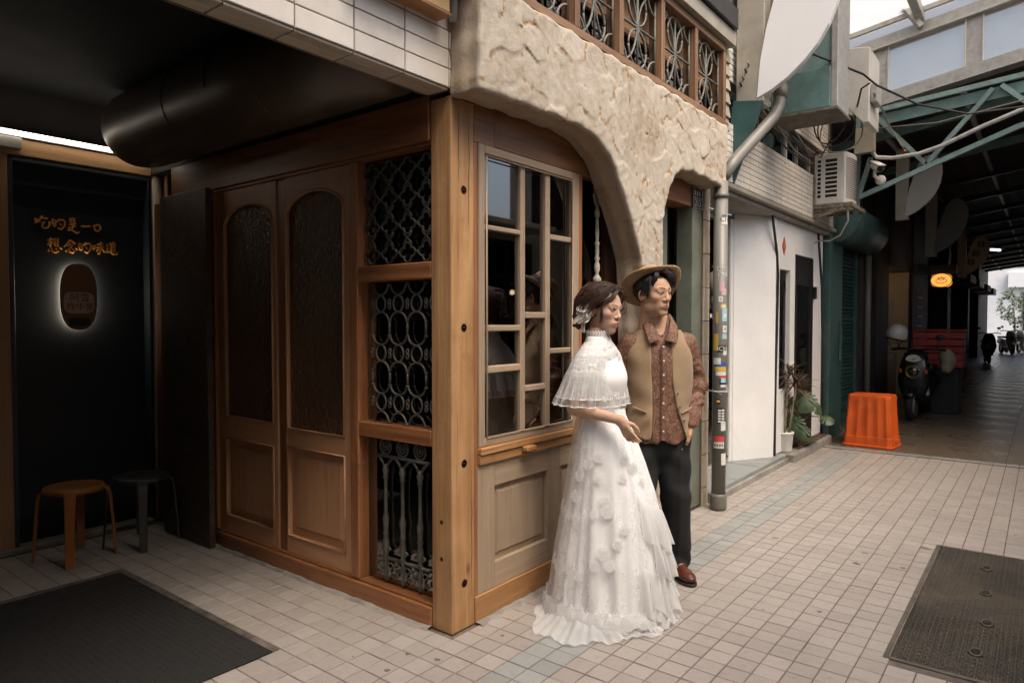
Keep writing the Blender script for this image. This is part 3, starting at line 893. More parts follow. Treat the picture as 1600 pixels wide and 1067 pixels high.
for x in (-0.505, -0.380, -0.255):
    g3.lathe(bal, 10, Matrix.Translation((x, 0.045, 0)))
    for s in (-1, 1):
        g3.tube([(x + s*0.008, 0.045, 0.71), (x + s*0.022, 0.045, 0.740), (x + s*0.044, 0.045, 0.760), (x + s*0.0625, 0.045, 0.768)], 0.0065, 6)
        # scrolls low down
        for (cx, cz, r0) in ((x + s*0.032, 0.205, 0.026), (x + s*0.020, 0.290, 0.015), (x + s*0.05, 0.165, 0.018)):
            pts = [(cx + s*r0*(1 - 0.06*k)*cos(k*0.55), 0.045, cz + r0*(1 - 0.06*k)*sin(k*0.55)) for k in range(13)]
            g3.tube(pts, [0.006 - 0.0002*k for k in range(13)], 6)
    g3.lathe([(0.002, 0.12), (0.011, 0.14), (0.005, 0.16), (0.014, 0.19), (0.006, 0.22), (0.010, 0.25)], 8, Matrix.Translation((x, 0.045, 0)))
g3.build('iron_grille', IRON, df)
boxobj('glass_pane', GLASS, df, GX0 - 0.004, GX1, 0.064, 0.068, 0.113, 0.865, 0)

# ---- window front (faces the alley)
wf = thing('window_front', 'weathered wooden multi pane window over a panelled dado beside the post', 'window', (-0.03, 0.65, 0))
boxobj('header_board', W_HEAD_Y, wf, -0.07, -0.004, 0.1605, 0.315, 2.312, 2.62, 0.002)
boxobj('header_board', W_HEAD_Y, wf, -0.07, -0.006, 0.3175, 1.62, 2.316, 2.62, 0.002)
boxobj('jamb', W_HEAD_Z, wf, -0.06, -0.006, 0.1605, 0.188, 0.0, 2.311, 0.002)
boxobj('jamb', W_HEAD_Z, wf, -0.06, 0.0, 1.083, 1.118, 0.772, 2.315, 0.003)
YL, YR = 0.190, 1.081
boxobj('frame_stile', W_WIN, wf, -0.055, 0.004, YL, 0.234, 0.849, 2.311, 0.004)
boxobj('frame_stile', W_WIN, wf, -0.055, 0.004, 1.012, YR, 0.849, 2.311, 0.004)
boxobj('frame_rail', W_WIN_Y, wf, -0.055, 0.003, 0.2345, 1.0115, 2.268, 2.311, 0.004)
boxobj('frame_rail', W_WIN_Y, wf, -0.055, 0.003, 0.2345, 1.0115, 0.849, 0.884, 0.004)
MB().tube([(0.006, 0.243, 0.893), (0.006, 1.003, 0.893), (0.006, 1.003, 2.258), (0.006, 0.243, 2.258)], 0.006, 6, closed=True).build('frame_bead', W_WIN, wf)
boxobj('mullion', W_WIN, wf, -0.045, -0.002, 0.527, 0.567, 0.8845, 2.2675, 0.005)
boxobj('mullion', W_WIN, wf, -0.045, -0.002, 0.752, 0.795, 0.8845, 2.2675, 0.005)
cols = [((0.2345, 0.5265), [(1.906, 1.930), (1.411, 1.441), (1.205, 1.240)]),
        ((0.5675, 0.7515), [(1.476, 1.509), (1.091, 1.122)]),
        ((0.7955, 1.0115), [(1.908, 1.938), (1.282, 1.310)])]
for (ya, yb), bars in cols:
    zz = [2.267] + [v for a, b in bars for v in (b, a)] + [0.885]
    for a, b in bars:
        boxobj('glazing_bar', W_WIN_Y, wf, -0.042, -0.003, ya, yb, a, b, 0.004)
    for k in range(0, len(zz), 2):
        M_ = Matrix.Rotation(radians(RNG.uniform(-0.25, 0.25)), 4, 'Z')
        o = MB().box(-0.0265, -0.0235, ya, yb, zz[k+1], zz[k]).build('pane', GLASS, wf)
boxobj('sill', W_SILL, wf, -0.06, 0.022, 0.1885, 1.118, 0.812, 0.848, 0.005)
boxobj('sill_apron', W_SILL, wf, -0.06, 0.012, 0.1885, 1.118, 0.764, 0.8105, 0.004)
boxobj('sill_peg', W_SILL, wf, 0.0125, 0.055, 0.515, 0.600, 0.785, 0.812, 0.006)
# panelled dado
boxobj('dado_stile', W_WIN, wf, -0.05, -0.006, 0.1885, 0.318, 0.1315, 0.7635, 0.002)
boxobj('dado_stile', W_WIN, wf, -0.05, -0.006, 0.778, 0.90, 0.1315, 0.7635, 0.002)
boxobj('dado_stile', W_WIN, wf, -0.05, -0.006, 1.26, 1.40, 0.1315, 0.7635, 0.002)
boxobj('dado_rail', W_WIN_Y, wf, -0.05, -0.0065, 0.3185, 0.7775, 0.640, 0.7635, 0.002)
boxobj('dado_rail', W_WIN_Y, wf, -0.05, -0.0065, 0.3185, 0.7775, 0.1315, 0.255, 0.002)
boxobj('dado_rail', W_WIN_Y, wf, -0.05, -0.0065, 0.9005, 1.2595, 0.640, 0.7635, 0.002)
boxobj('dado_rail', W_WIN_Y, wf, -0.05, -0.0065, 0.9005, 1.2595, 0.1315, 0.255, 0.002)
for (ya, yb) in ((0.3185, 0.7775), (0.9005, 1.2595)):
    p = MB(); xb = -0.032
    za, zb = 0.255, 0.640; i1, i2 = 0.03, 0.042
    R_ = lambda i, x: [(x, ya+i, za+i), (x, yb-i, za+i), (x, yb-i, zb-i), (x, ya+i, zb-i)]
    p.add(R_(0, xb) + R_(i1, xb) + R_(i2, xb + 0.012), [(k, (k+1) % 4, 4+(k+1) % 4, 4+k) for k in range(4)] + [(4+k, 4+(k+1) % 4, 8+(k+1) % 4, 8+k) for k in range(4)] + [(8,9,10,11)])
    p.build('dado_panel', W_WIN, wf)
boxobj('base_board', W_SILL, wf, -0.06, 0.004, 0.1605, 1.52, 0.0, 0.130, 0.004)

# second opening behind the stone arch: dark glass, slim posts
rc = thing('recess_front', 'dark glazed wooden bay in the shadow behind the stone arch', 'shopfront', (-0.1, 1.5, 0))
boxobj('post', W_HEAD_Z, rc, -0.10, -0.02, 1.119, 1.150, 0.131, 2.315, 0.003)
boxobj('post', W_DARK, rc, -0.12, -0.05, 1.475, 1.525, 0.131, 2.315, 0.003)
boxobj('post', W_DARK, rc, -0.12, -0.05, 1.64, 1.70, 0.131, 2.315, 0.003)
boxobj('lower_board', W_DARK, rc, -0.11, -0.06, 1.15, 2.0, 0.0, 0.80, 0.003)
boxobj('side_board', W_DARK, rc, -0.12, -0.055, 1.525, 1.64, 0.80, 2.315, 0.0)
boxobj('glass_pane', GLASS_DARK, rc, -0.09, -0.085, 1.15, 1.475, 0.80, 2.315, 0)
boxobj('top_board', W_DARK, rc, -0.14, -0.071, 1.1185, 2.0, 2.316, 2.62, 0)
# ornamental cast rod hung in front of it
rod = [(0.004, 1.30), (0.010, 1.32), (0.022, 1.66), (0.014, 1.685), (0.025, 1.705), (0.026, 1.725), (0.014, 1.74), (0.010, 1.752), (0.019, 1.78), (0.017, 1.81), (0.010, 1.825), (0.018, 1.845), (0.011, 1.86), (0.014, 1.88), (0.012, 1.92), (0.018, 1.94), (0.009, 1.95), (0.013, 2.0), (0.011, 2.06), (0.008, 2.09), (0.018, 2.105), (0.015, 2.135), (0.009, 2.155), (0.014, 2.175)]
ir = thing('cast_iron_rod', 'ornate pale cast iron rod hanging just left of the straw hat', 'iron rod', (-0.03, 1.335, 1.3))
MB().lathe(rod, 14, Matrix.Translation((-0.03, 1.335, 0))).build('shaft', IRON_ROD, ir)
cr = MB()
for s in (-1, 1):
    cr.tube([(-0.03, 1.335 + s*0.006, 2.165), (-0.03, 1.335 + s*0.030, 2.195), (-0.03, 1.335 + s*0.042, 2.225), (-0.03, 1.335 + s*0.030, 2.232)], [0.010, 0.009, 0.007, 0.005], 8)
    cr.tube([(-0.03, 1.335 + s*0.008, 2.17), (-0.03, 1.335 + s*0.030, 2.25), (-0.03, 1.335 + s*0.026, 2.295), (-0.03, 1.335, 2.315)], [0.008, 0.008, 0.007, 0.005], 8)
ring(cr, -0.03, 2.26, 0.001, 0.026, 0.005)
cr.sphere((-0.03, 1.335, 2.235), 0.014, 10, 8, (1, 1, 1.6))
cr.build('crown', IRON_ROD, ir)

# ---- carved plaster wall with two arches
def poly_sdf(Y, Z, pts):
    d = np.full(Y.shape, 1e9, dtype=np.float32); ins = np.zeros(Y.shape, bool)
    n = len(pts)
    for i in range(n):
        ax, ay = pts[i]; bx, by = pts[(i+1) % n]
        ex, ey = bx-ax, by-ay
        t = np.clip(((Y-ax)*ex + (Z-ay)*ey) / (ex*ex + ey*ey + 1e-12), 0, 1)
        d = np.minimum(d, np.hypot(Y-ax-t*ex, Z-ay-t*ey))
        c = ((ay > Z) != (by > Z)) & (Y < (bx-ax)*(Z-ay)/((by-ay) if abs(by-ay) > 1e-9 else 1e-9) + ax)
        ins ^= c
    return np.where(ins, -d, d)
outl = [(-0.012, 2.475), (0.3, 2.485), (0.6, 2.492), (0.80, 2.492), (0.90, 2.486), (0.97, 2.465), (1.03, 2.440), (1.11, 2.395), (1.175, 2.335), (1.24, 2.255), (1.29, 2.175), (1.34, 2.105), (1.395, 2.03), (1.45, 1.93), (1.495, 1.84), (1.52, 1.70), (1.53, 1.4), (1.535, 0.0),
        (1.80, 0.0), (1.795, 1.2), (1.782, 1.80), (1.785, 2.02), (1.802, 2.17), (1.84, 2.27), (1.89, 2.35), (1.96, 2.42), (2.05, 2.472), (2.12, 2.490), (2.256, 2.505), (2.55, 2.50), (2.80, 2.485), (2.885, 2.495), (2.90, 2.955), (-0.008, 2.955)]
hh = 0.0095
Xg, Yg, Zg = grid((-0.05, -0.06, -0.03), (0.25, 2.96, 3.0), hh)
Y2, Z2 = Yg[0], Zg[0]
d2 = poly_sdf(Y2, Z2, outl)
# irregular stones: distance to the two nearest seeds in a stretched, sheared space
rs = np.random.RandomState(11)
seeds = []
for gy in np.arange(-0.3, 3.2, 0.17):
    for gz in np.arange(-0.1, 3.2, 0.13):
        seeds.append((gy + rs.uniform(-.075, .075), gz + rs.uniform(-.05, .05)))
seeds = np.array(seeds); hgt = rs.uniform(-0.0022, 0.0022, len(seeds)); tl1 = rs.uniform(-0.04, 0.04, len(seeds)); tl2 = rs.uniform(-0.045, 0.045, len(seeds))
wy = Y2 + 0.03*np.sin(Z2*13 + Y2*5) + 0.012*np.sin(Z2*41 + 2); wz = Z2 + 0.03*np.sin(Y2*11 + 1) + 0.010*np.sin(Y2*37)
f1 = np.full(Y2.shape, 9.0); f2 = np.full(Y2.shape, 9.0); hid = np.zeros(Y2.shape)
for k, (sy, sz) in enumerate(seeds):
    dd = np.hypot((wy - sy), (wz - sz) * 1.35)
    pl = hgt[k] + tl1[k]*(wy - sy) + tl2[k]*(wz - sz)
    nearer = dd < f1
    f2 = np.where(nearer, f1, np.minimum(f2, dd)); hid = np.where(nearer, pl, hid); f1 = np.where(nearer, dd, f1)
edge = np.clip(1 - (f2 - f1) / 0.014, 0, 1)
msk = np.clip(0.12 + 1.5*np.sin(Y2*17.3 + 1.6*np.sin(Z2*19.1)) * np.sin(Z2*21.7 + 2*np.sin(Y2*9.1 + 1)), 0, 1)
groove = edge * msk
disp = hid * np.clip((f2 - f1) / 0.012, 0, 1) - 0.009 * groove + 0.001*np.sin(Y2*53 + 3*np.sin(Z2*31)) * np.sin(Z2*47)
front = Xg - (0.195 + disp[None])
back = 0.004 - Xg
fld = smax(smax(np.broadcast_to((d2 + 0.006*np.sin(Y2*29 + Z2*17) * np.sin(Z2*23))[None], Xg.shape) + 0.004*np.sin(Xg*60), front, 0.016), back, 0.006)
V, Q = surface_nets(fld, (-0.05, -0.06, -0.03), hh)
gi = np.clip(((V[:, 1] + 0.06) / hh).round().astype(int), 0, groove.shape[0]-1); gj = np.clip(((V[:, 2] + 0.03) / hh).round().astype(int), 0, groove.shape[1]-1)
gr = groove[gi, gj]
stain_tint = np.clip(gr * 2.2, 0, 1) * (V[:, 0] > 0.12) + 0.45 * (V[:, 0] < 0.17)  # brown in the grooves, plus a flat brown tint set back from the face
stone = finish('plaster_arch', mesh_np('plaster_arch', V, Q, np.stack([np.clip(stain_tint, 0, 1)] * 3, 1)), STONE)
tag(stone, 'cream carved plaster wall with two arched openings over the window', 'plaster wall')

# ---- wooden clerestory with wrought iron above the plaster
cl = thing('clerestory', 'long wooden clerestory with circular ironwork above the plaster wall', 'window', (0.1, 1.4, 2.955))
boxobj('sill_board', W_CLER_Y, cl, -0.02, 0.185, -0.3, 2.935, 2.957, 2.992, 0.003)
boxobj('sill_front', W_CLER_Y, cl, 0.11, 0.166, -0.3, 2.93, 2.9935, 3.016, 0.003)
boxobj('top_rail', W_CLER_Y, cl, 0.06, 0.166, -0.3, 2.93, 3.535, 3.59, 0.003)
posts_y = [-0.27, 0.255, 0.785, 1.262, 1.81, 2.345, 2.885]
for y in posts_y:
    boxobj('post', W_CLER_Z, cl, 0.07, 0.164, y, y + 0.048, 3.0165, 3.5345, 0.003)
for a, b in zip(posts_y[:-1], posts_y[1:]):
    ya, yb = a + 0.048, b
    ym = (ya + yb) / 2; wy_ = (yb - ya) / 2; X = 0.118
    q = MB()
    def arcp(cy, cz, r, a0, a1, n=16, ry=None):
        pts = [(X, cy + (ry or r)*cos(t), cz + r*sin(t)) for t in np.linspace(a0, a1, n)]
        pts = [p for p in pts if ya - 0.001 <= p[1] <= yb + 0.001 and 3.017 <= p[2] <= 3.534]
        if len(pts) > 1: q.tube(pts, 0.0075, 6, flat=1.0)
    zc = 3.276
    q.tube([(X, ym, 3.017), (X, ym, 3.534)], 0.008, 6); q.tube([(X, ya, zc), (X, yb, zc)], 0.008, 6)
    q.tube([(X, ya + 0.01, 3.017), (X, ya + 0.01, 3.534)], 0.008, 6); q.tube([(X, yb - 0.01, 3.017), (X, yb - 0.01, 3.534)], 0.008, 6)
    for s in (-1, 1):
        arcp(ym + s*wy_*1.02, zc, 0.262, pi/2 if s > 0 else -pi/2, 3*pi/2 if s > 0 else pi/2, 20, wy_*0.98)
        arcp(ym, zc + s*0.13, 0.115, 0 if s > 0 else pi, pi if s > 0 else 2*pi, 16, 0.115)
        arcp(ym, zc + s*0.13, 0.115, pi if s > 0 else 0, 2*pi if s > 0 else pi, 16, 0.115)
        for s2 in (-1, 1):
            arcp(ym + s2*wy_, zc + s*0.258, 0.115, 0, 2*pi, 30)
    q.tube([(X, ym + 0.02*cos(t), zc + 0.02*sin(t)) for t in np.linspace(0, 2*pi, 13)[:-1]], 0.006, 6, closed=True)
    q.build('ironwork', IRON_PALE, cl)
    boxobj('back_board', W_PLY, cl, 0.0, 0.02, ya - 0.02, yb + 0.02, 3.29, 3.53, 0)
    boxobj('back_glass', GLASS_DARK, cl, 0.004, 0.008, ya - 0.02, yb + 0.02, 3.02, 3.29, 0)
    boxobj('back_rail', W_CLER_Y, cl, 0.021, 0.045, ya - 0.02, yb + 0.02, 3.262, 3.289, 0)
boxobj('top_fascia', BEIGEBOX, cl, -0.05, 0.21, -0.4, 3.02, 3.592, 3.70, 0.003)
boxobj('eaves_beam', BLACKMETAL, cl, 0.05, 0.24, -0.6, 2.98, 3.705, 3.86, 0.004)
# lapped boards right of the clerestory
for k in range(6):
    z = 2.96 + k * 0.105
    lb = MB().add([(0.03, 2.932, z), (0.155, 2.932, z), (0.135, 2.932, z + 0.112), (0.03, 2.932, z + 0.112), (0.03, 3.06, z), (0.155, 3.06, z), (0.135, 3.06, z + 0.112), (0.03, 3.06, z + 0.112)], [(0,1,2,3),(4,7,6,5),(1,5,6,2),(0,4,5,1),(3,2,6,7),(0,3,7,4)])
    lb.build('lap_board', BEIGEBOX, cl)

# ---- white tiled arcade beam above the doors
tb = thing('tiled_beam', 'white tiled beam over the dark arcade left of the plaster wall', 'beam', (-0.06, -2.0, 2.5))
boxobj('beam_core', GROUT, tb, -0.16, -0.006, -4.0, 0.03, 2.512, 3.45, 0)
def shared_tiles(parent, mat, items, sx, sy, sz, bev=0.0025, name='wall_tile', axis='X'):
    """alike tiles sharing mesh data; items: centres"""
    mes = []
    for k in range(4):
        mb = MB()
        t1, t2 = RNG.uniform(-.0008, .0008), RNG.uniform(-.0008, .0008)
        a, b, c = sx/2, sy/2, sz/2
        e = bev
        vs = []
        for (u, w1, w2) in ((-a, 0, 0), (a - e, 0, 0), (a, e, e)):
            for (p, q) in ((-1,-1),(1,-1),(1,1),(-1,1)):
                vs.append((u + (p*t1 + q*t2 if u > 0 else 0), p*(b - w1), q*(c - w2)))
        fs = [(L+k_, L+(k_+1) % 4, L+4+(k_+1) % 4, L+4+k_) for L in (0, 4) for k_ in range(4)] + [(8,9,10,11)]
        if axis == 'Z': vs = [(v[2], v[1], -v[0]) for v in vs]
        mb.add(vs, fs)
        me = bpy.data.meshes.new(name); me.from_pydata(mb.V, [], mb.F); me.materials.append(mat)
        bm = bmesh.new(); bm.from_mesh(me); bmesh.ops.recalc_face_normals(bm, faces=bm.faces); bm.to_mesh(me); bm.free()
        mes.append(me)
    for c in items:
        o = bpy.data.objects.new(name, mes[RNG.randrange(4)]); COL.objects.link(o); o.parent = parent
        o.location = Vector(c) - Vector(parent.location)
it = []
for j in range(7):
    for i in range(8):
        y1 = -0.018 - (0.19 if False else 0) - i * 0.268
        it.append((-0.002, y1 - 0.132 + (0.048 if i == 0 else 0) * 0, 2.555 + j * 0.0845))
shared_tiles(tb, TILE_W, it, 0.012, 0.262, 0.0795)
shared_tiles(tb, TILE_W, [(-0.002, 0.008, 2.555 + j * 0.0845) for j in range(7)], 0.012, 0.045, 0.0795)
# soffit tiles
shared_tiles(tb, TILE_C, [(-0.035 - r * 0.062, -0.15 - i * 0.268, 2.509) for i in range(8) for r in (0, 1)], 0.012, 0.262, 0.058, axis='Z')
# yellow box sign and pale pipe on the beam
yb_ = thing('wooden_sign_box', 'yellow wooden sign box on the white tiled beam', 'sign', (0.05, -0.3, 2.8))
boxobj('box', STRAWBOARD, yb_, 0.006, 0.085, -0.62, -0.095, 2.795, 3.2, 0.004)
boxobj('bottom_trim', W_HEAD_Y, yb_, 0.004, 0.09, -0.625, -0.09, 2.782, 2.794, 0.002)
pp = MB().tube([(0.06, -0.22, 3.3), (0.045, -0.06, 2.98), (0.038, -0.022, 2.88), (0.03, -0.015, 2.80)], 0.021, 12)
tag(pp.build('pale_pipe', PVC_PALE), 'pale plastic pipe slanting down to the left end of the plaster wall', 'pipe')

# ---- upper storey, arcade ceiling and the dim rooms
us = thing('upper_storey', 'dark upper storey and ceiling over the arcade at top left', 'building', (-3, 0, 2.5))
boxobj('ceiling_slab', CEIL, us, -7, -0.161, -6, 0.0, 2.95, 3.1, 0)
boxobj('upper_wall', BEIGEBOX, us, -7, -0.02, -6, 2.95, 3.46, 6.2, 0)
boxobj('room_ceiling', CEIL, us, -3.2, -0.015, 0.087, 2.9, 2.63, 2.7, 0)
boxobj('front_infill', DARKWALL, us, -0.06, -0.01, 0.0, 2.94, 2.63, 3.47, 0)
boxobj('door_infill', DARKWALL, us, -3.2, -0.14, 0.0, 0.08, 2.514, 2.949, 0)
rm = thing('shop_interior', 'dim shop interior seen through the grilles and window panes', 'room', (-1.6, 1.5, 0))
boxobj('floor', ROOMFLOOR, rm, -3.2, -0.065, 0.092, 2.9, -0.01, 0.006, 0)
boxobj('back_wall', ROOMWALL, rm, -3.2, -0.13, 2.9, 3.0, 0, 2.63, 0)
boxobj('left_wall', ROOMWALL, rm, -3.3, -3.2, 0.0, 3.0, 0, 2.63, 0)
boxobj('partition', ROOMWALL, rm, -1.9, -0.14, 2.15, 2.2, 0, 2.63, 0)
aw = MB().box(-3.0, -0.98, -1.62, -1.54, 0, 2.949).box(-0.978, -0.17, -2.02, -1.88, 0, 2.949).box(-0.99, -0.98, -1.88, -1.62, 0, 2.949)  # wall and pier added out of view to darken the arcade
tag(aw.build('arcade_light_block', DARKWALL), 'unseen dark wall added to keep daylight out of the arcade', 'wall')

# ---- big round duct over the doors
du = thing('round_duct', 'large brown round metal duct with domed end above the doors', 'duct', (-1.35, -0.14, 2.45))
RD = 0.245; DZ = 2.705
Mx = Matrix.Translation((0, -0.235, DZ)) @ Matrix.Rotation(-pi/2, 4, 'Y')
prof = [(RD, 0.165), (RD, 1.2), (RD, 2.0), (RD, 2.42), (RD*0.985, 2.52), (RD*0.92, 2.60), (RD*0.78, 2.665), (RD*0.5, 2.705), (0.001, 2.72)]
MB().lathe(prof, 40, Mx).build('duct_body', DUCT, du)
MB().tube([(-1.30 + 0.02*sin(a), -0.235 - (RD + 0.003)*sin(a), DZ + (RD + 0.003)*cos(a)) for a in np.linspace(0.35, 1.75, 14)], 0.0035, 5).build('loose_wire', CABLE, du)
for xs in (-0.9, -1.75):
    MB().tube([(xs, -0.235 + (RD + 0.001)*cos(a), DZ + (RD + 0.001)*sin(a)) for a in np.linspace(0, 2*pi, 33)[:-1]], 0.004, 5, closed=True).build('seam', DUCT, du)
# ================================================================ end wall of the arcade (left edge)
XW = -2.95
ew = thing('menu_wall', 'black panelled shop wall in a plywood frame behind the stools', 'wall', (XW, -0.45, 0))
boxobj('backing', DARKWALL, ew, XW - 0.20, XW - 0.14, -1.9, 0.0, 0, 2.95, 0)
boxobj('black_panel', NAVY, ew, XW - 0.138, XW - 0.10, -0.835, 0.0, 0.035, 2.47, 0)
boxobj('panel_edge', NAVY_EDGE, ew, XW - 0.10, XW - 0.004, -0.862, -0.836, 0.0, 2.50, 0.002)
boxobj('panel_edge', NAVY_EDGE, ew, XW - 0.10, XW - 0.004, -0.8355, 0.002, 2.472, 2.50, 0.002)
boxobj('panel_edge', NAVY, ew, XW - 0.10, XW - 0.004, -0.018, 0.002, 0.0, 2.4715, 0.002)
boxobj('inner_fascia', NAVY, ew, XW - 0.098, XW - 0.05, -0.835, -0.0185, 2.335, 2.4715, 0)
boxobj('plywood_head', W_PLY, ew, XW - 0.12, XW + 0.004, -1.75, 0.002, 2.502, 2.605, 0.003)
boxobj('plywood_side', W_PLY_Z, ew, XW - 0.12, XW + 0.002, -1.75, -0.864, 0, 2.50, 0.003)
MB().lathe([(0.045, 0), (0.045, 2.56)], 20, Matrix.Translation((XW - 0.03, 0.048, 0))).build('round_column', CREAMCOL, ew)
boxobj('column_stop', W_PLY_Z, ew, XW - 0.03, XW + 0.06, 0.088, 0.118, 0, 2.56, 0.003)
boxobj('skirting', CONC, ew, XW - 0.10, XW + 0.03, -1.7, -0.02, 0, 0.03, 0.003)
# handwriting on the panel
GOLD = surf('amber_letter_acrylic', (0.80, 0.36, 0.05), 0.08, 10, 0.4, 0, 0.05, objvar=0)
ex, ey, ez = (0, 1, 0), (0, 0, 1), (1, 0, 0)
XL = XW - 0.090
DE = [[(470,205),(450,235)],[(450,240),(470,290),(490,300)],[(455,235),(500,215),(500,300),(470,305)],[(465,265),(500,255)],[(555,200),(520,245)],[(535,225),(600,215),(625,240),(620,300),(575,345),(530,325)],[(555,265),(580,295)]]
STROKES = [
    [[(235,195),(240,262)],[(240,205),(262,215),(255,255),(290,235)],[(325,165),(300,205),(275,235)],[(300,200),(345,195),(395,200)],[(310,255),(350,240),(320,300),(340,330),(395,325),(420,290),(415,240)]],
    DE,
    [[(695,195),(700,255)],[(695,195),(755,195),(752,250),(700,255)],[(700,225),(750,222)],[(680,280),(775,265)],[(730,270),(725,340)],[(728,305),(770,300)],[(690,310),(675,365)],[(680,340),(730,360),(790,395),(825,380)]],
    [[(850,300),(915,302),(980,298)]],
    [[(1025,285),(1045,350),(1075,370)],[(1035,290),(1090,275),(1115,290),(1125,340),(1080,368)]],
    [[(390,490),(470,480)],[(435,460),(430,580)],[(430,500),(390,555)],[(435,505),(465,530)],[(485,470),(487,565)],[(485,470),(530,470),(530,570),(487,565)],[(490,500),(525,500)],[(490,530),(525,530)],[(415,610),(400,640)],[(450,590),(455,640),(500,660),(540,640)],[(500,600),(515,620)],[(550,590),(585,615)]],
    [[(695,490),(660,540),(615,580)],[(695,490),(770,545)],[(690,530),(700,548)],[(660,570),(730,560),(700,600)],[(650,620),(640,650)],[(680,605),(690,650),(730,670),(760,640)],[(725,610),(740,625)],[(765,605),(795,620)]],
    [[(x + 360, y + 325) for x, y in st] for st in DE],
    [[(1010,570),(1018,620)],[(1015,575),(1050,565),(1045,610),(1018,620)],[(1080,560),(1160,545)],[(1070,600),(1175,585)],[(1130,520),(1125,640),(1105,695),(1085,680)],[(1120,600),(1070,650)],[(1130,600),(1190,670)]],
    [[(1215,560),(1235,580)],[(1210,610),(1240,600),(1215,650)],[(1205,665),(1260,660),(1310,700),(1360,705),(1380,680)],[(1265,530),(1280,550)],[(1325,525),(1305,550)],[(1255,560),(1350,550)],[(1280,575),(1282,665)],[(1280,575),(1335,570),(1335,670),(1282,665)],[(1285,605),(1330,600)],[(1285,635),(1330,630)]]]
for ch in STROKES:        # brush characters cut from acrylic rod: units of the sketch scaled to metres
    mb = MB()
    for st in ch:
        mb.tube([(XL, -0.793 + 0.000438*a - 0.0000082*b, 2.215 + 0.0000435*a - 0.0004875*b) for a, b in st], 0.0062, 6)
    mb.build('letter', GOLD, ew)
# plain back-lit plaque with the shop lettering
pq = thing('backlit_plaque', 'small oval brown and cream plaque with a soft halo on black wall', 'sign', (XW - 0.06, -0.455, 1.42))
HALO = emit('warm_white_led', (1.0, 0.93, 0.72), 14.0)
def oval(y, z, ry, rz, n=28, e=2.0):
    return [(y + ry * math.copysign(abs(cos(t)) ** (2/e), cos(t)), z + rz * math.copysign(abs(sin(t)) ** (2/e), sin(t))) for t in np.linspace(0, 2*pi, n + 1)[:-1]]
MB().prism(oval(-0.455, 1.625, 0.088, 0.200, 30, 2.6), XL - 0.006, XL + 0.012, 'X').build('led_back', HALO, pq)
MB().prism(oval(-0.455, 1.625, 0.112, 0.224, 36, 2.6), XL + 0.022, XL + 0.030, 'X').build('plaque_face', surf('brown_plaque', (0.24, 0.11, 0.055), 0.05, 5, 0.5, 0, 0, objvar=0), pq)
MB().prism(oval(-0.455, 1.585, 0.093, 0.072, 30, 4), XL + 0.0305, XL + 0.033, 'X').build('cream_label', surf('cream_label', (0.62, 0.48, 0.36), 0.04, 5, 0.5, 0, 0, objvar=0), pq)
MB().prism(oval(-0.455, 1.455, 0.066, 0.028, 24, 4), XL + 0.0305, XL + 0.033, 'X').build('dark_band', surf('dark_green_band', (0.02, 0.028, 0.026), 0.04, 5, 0.5, 0, 0, objvar=0), pq)
REDINK = surf('dark_red_ink', (0.22, 0.03, 0.025), 0.05, 5, 0.5, 0, 0, objvar=0)
letters('阿雪', 0.062, (XL + 0.034, -0.452, 1.617), ex, ey, ez, REDINK, 'lettering', pq, extrude=0.0008)
letters('炸牛蒡', 0.056, (XL + 0.034, -0.450, 1.556), ex, ey, ez, REDINK, 'lettering', pq, extrude=0.0008)
# tube lamp along the head of the wall
tl = thing('tube_lamp', 'lit ribbed white tube lamp along the plywood head at far left', 'lamp', (XW + 0.05, -0.8, 2.62))
tbm = MB()
yy = np.arange(-1.75, -0.03, 0.012)
tbm.tube([(XW + 0.045, y, 2.628) for y in yy], [0.015 if k % 2 else 0.0125 for k in range(len(yy))], 10)
tbm.build('tube', emit('cool_white_tube', (1.0, 0.90, 0.78), 4.0), tl)
boxobj('holder', GALV, tl, XW + 0.005, XW + 0.03, -1.78, -0.02, 2.61, 2.645, 0.002)
boxobj('bracket', BEIGEBOX, tl, XW + 0.005, XW + 0.03, -1.05, -0.79, 2.535, 2.605, 0.004)

# ---- plastic stools with bent legs
def stool(name, label, mat, loc, rz):
    t = thing(name, label, 'stool', loc, rz, 'plastic stools before the black wall')
    R = 0.165; H = 0.455
    MB().lathe([(0.0001, H), (0.08, H + 0.002), (R - 0.02, H), (R, H - 0.006), (R + 0.004, H - 0.018), (R, H - 0.034), (R - 0.02, H - 0.038), (0.0001, H - 0.036)], 36).build('seat', mat, t, local=True)
    for k in range(4):
        a = pi/4 + k * pi/2
        c, s_ = cos(a), sin(a)
        prof = [(R - 0.055, H - 0.020), (R - 0.005, H - 0.022), (R + 0.022, H - 0.040), (R + 0.033, H - 0.085), (R + 0.042, H - 0.2), (R + 0.062, 0.0)]
        w = [0.032, 0.032, 0.031, 0.029, 0.026, 0.022]
        th = 0.014
        mb = MB(); vs = []; fs = []
        for (r, z), ww in zip(prof, w):
            for (dr, dw) in ((0, -ww), (0, ww), (-th, ww), (-th, -ww)):
                rr = r + dr
                zz = z + (0.014 if (dr == 0 and z > H - 0.03) else 0)
                vs.append((rr*c - dw*s_, rr*s_ + dw*c, zz))
        n = len(prof)
        for i in range(n - 1):
            for q in range(4): fs.append((i*4+q, i*4+(q+1) % 4, (i+1)*4+(q+1) % 4, (i+1)*4+q))
        fs += [(0,1,2,3), tuple((n-1)*4 + q for q in (3,2,1,0))]
        mb.add(vs, fs, False)
        o = mb.build('leg', mat, t, local=True, bevel=0.005, seg=2)
    return t
stool('round_stool', 'orange brown round plastic stool nearest the black mat', STOOL_O, (-2.55, -0.665, 0), radians(18))
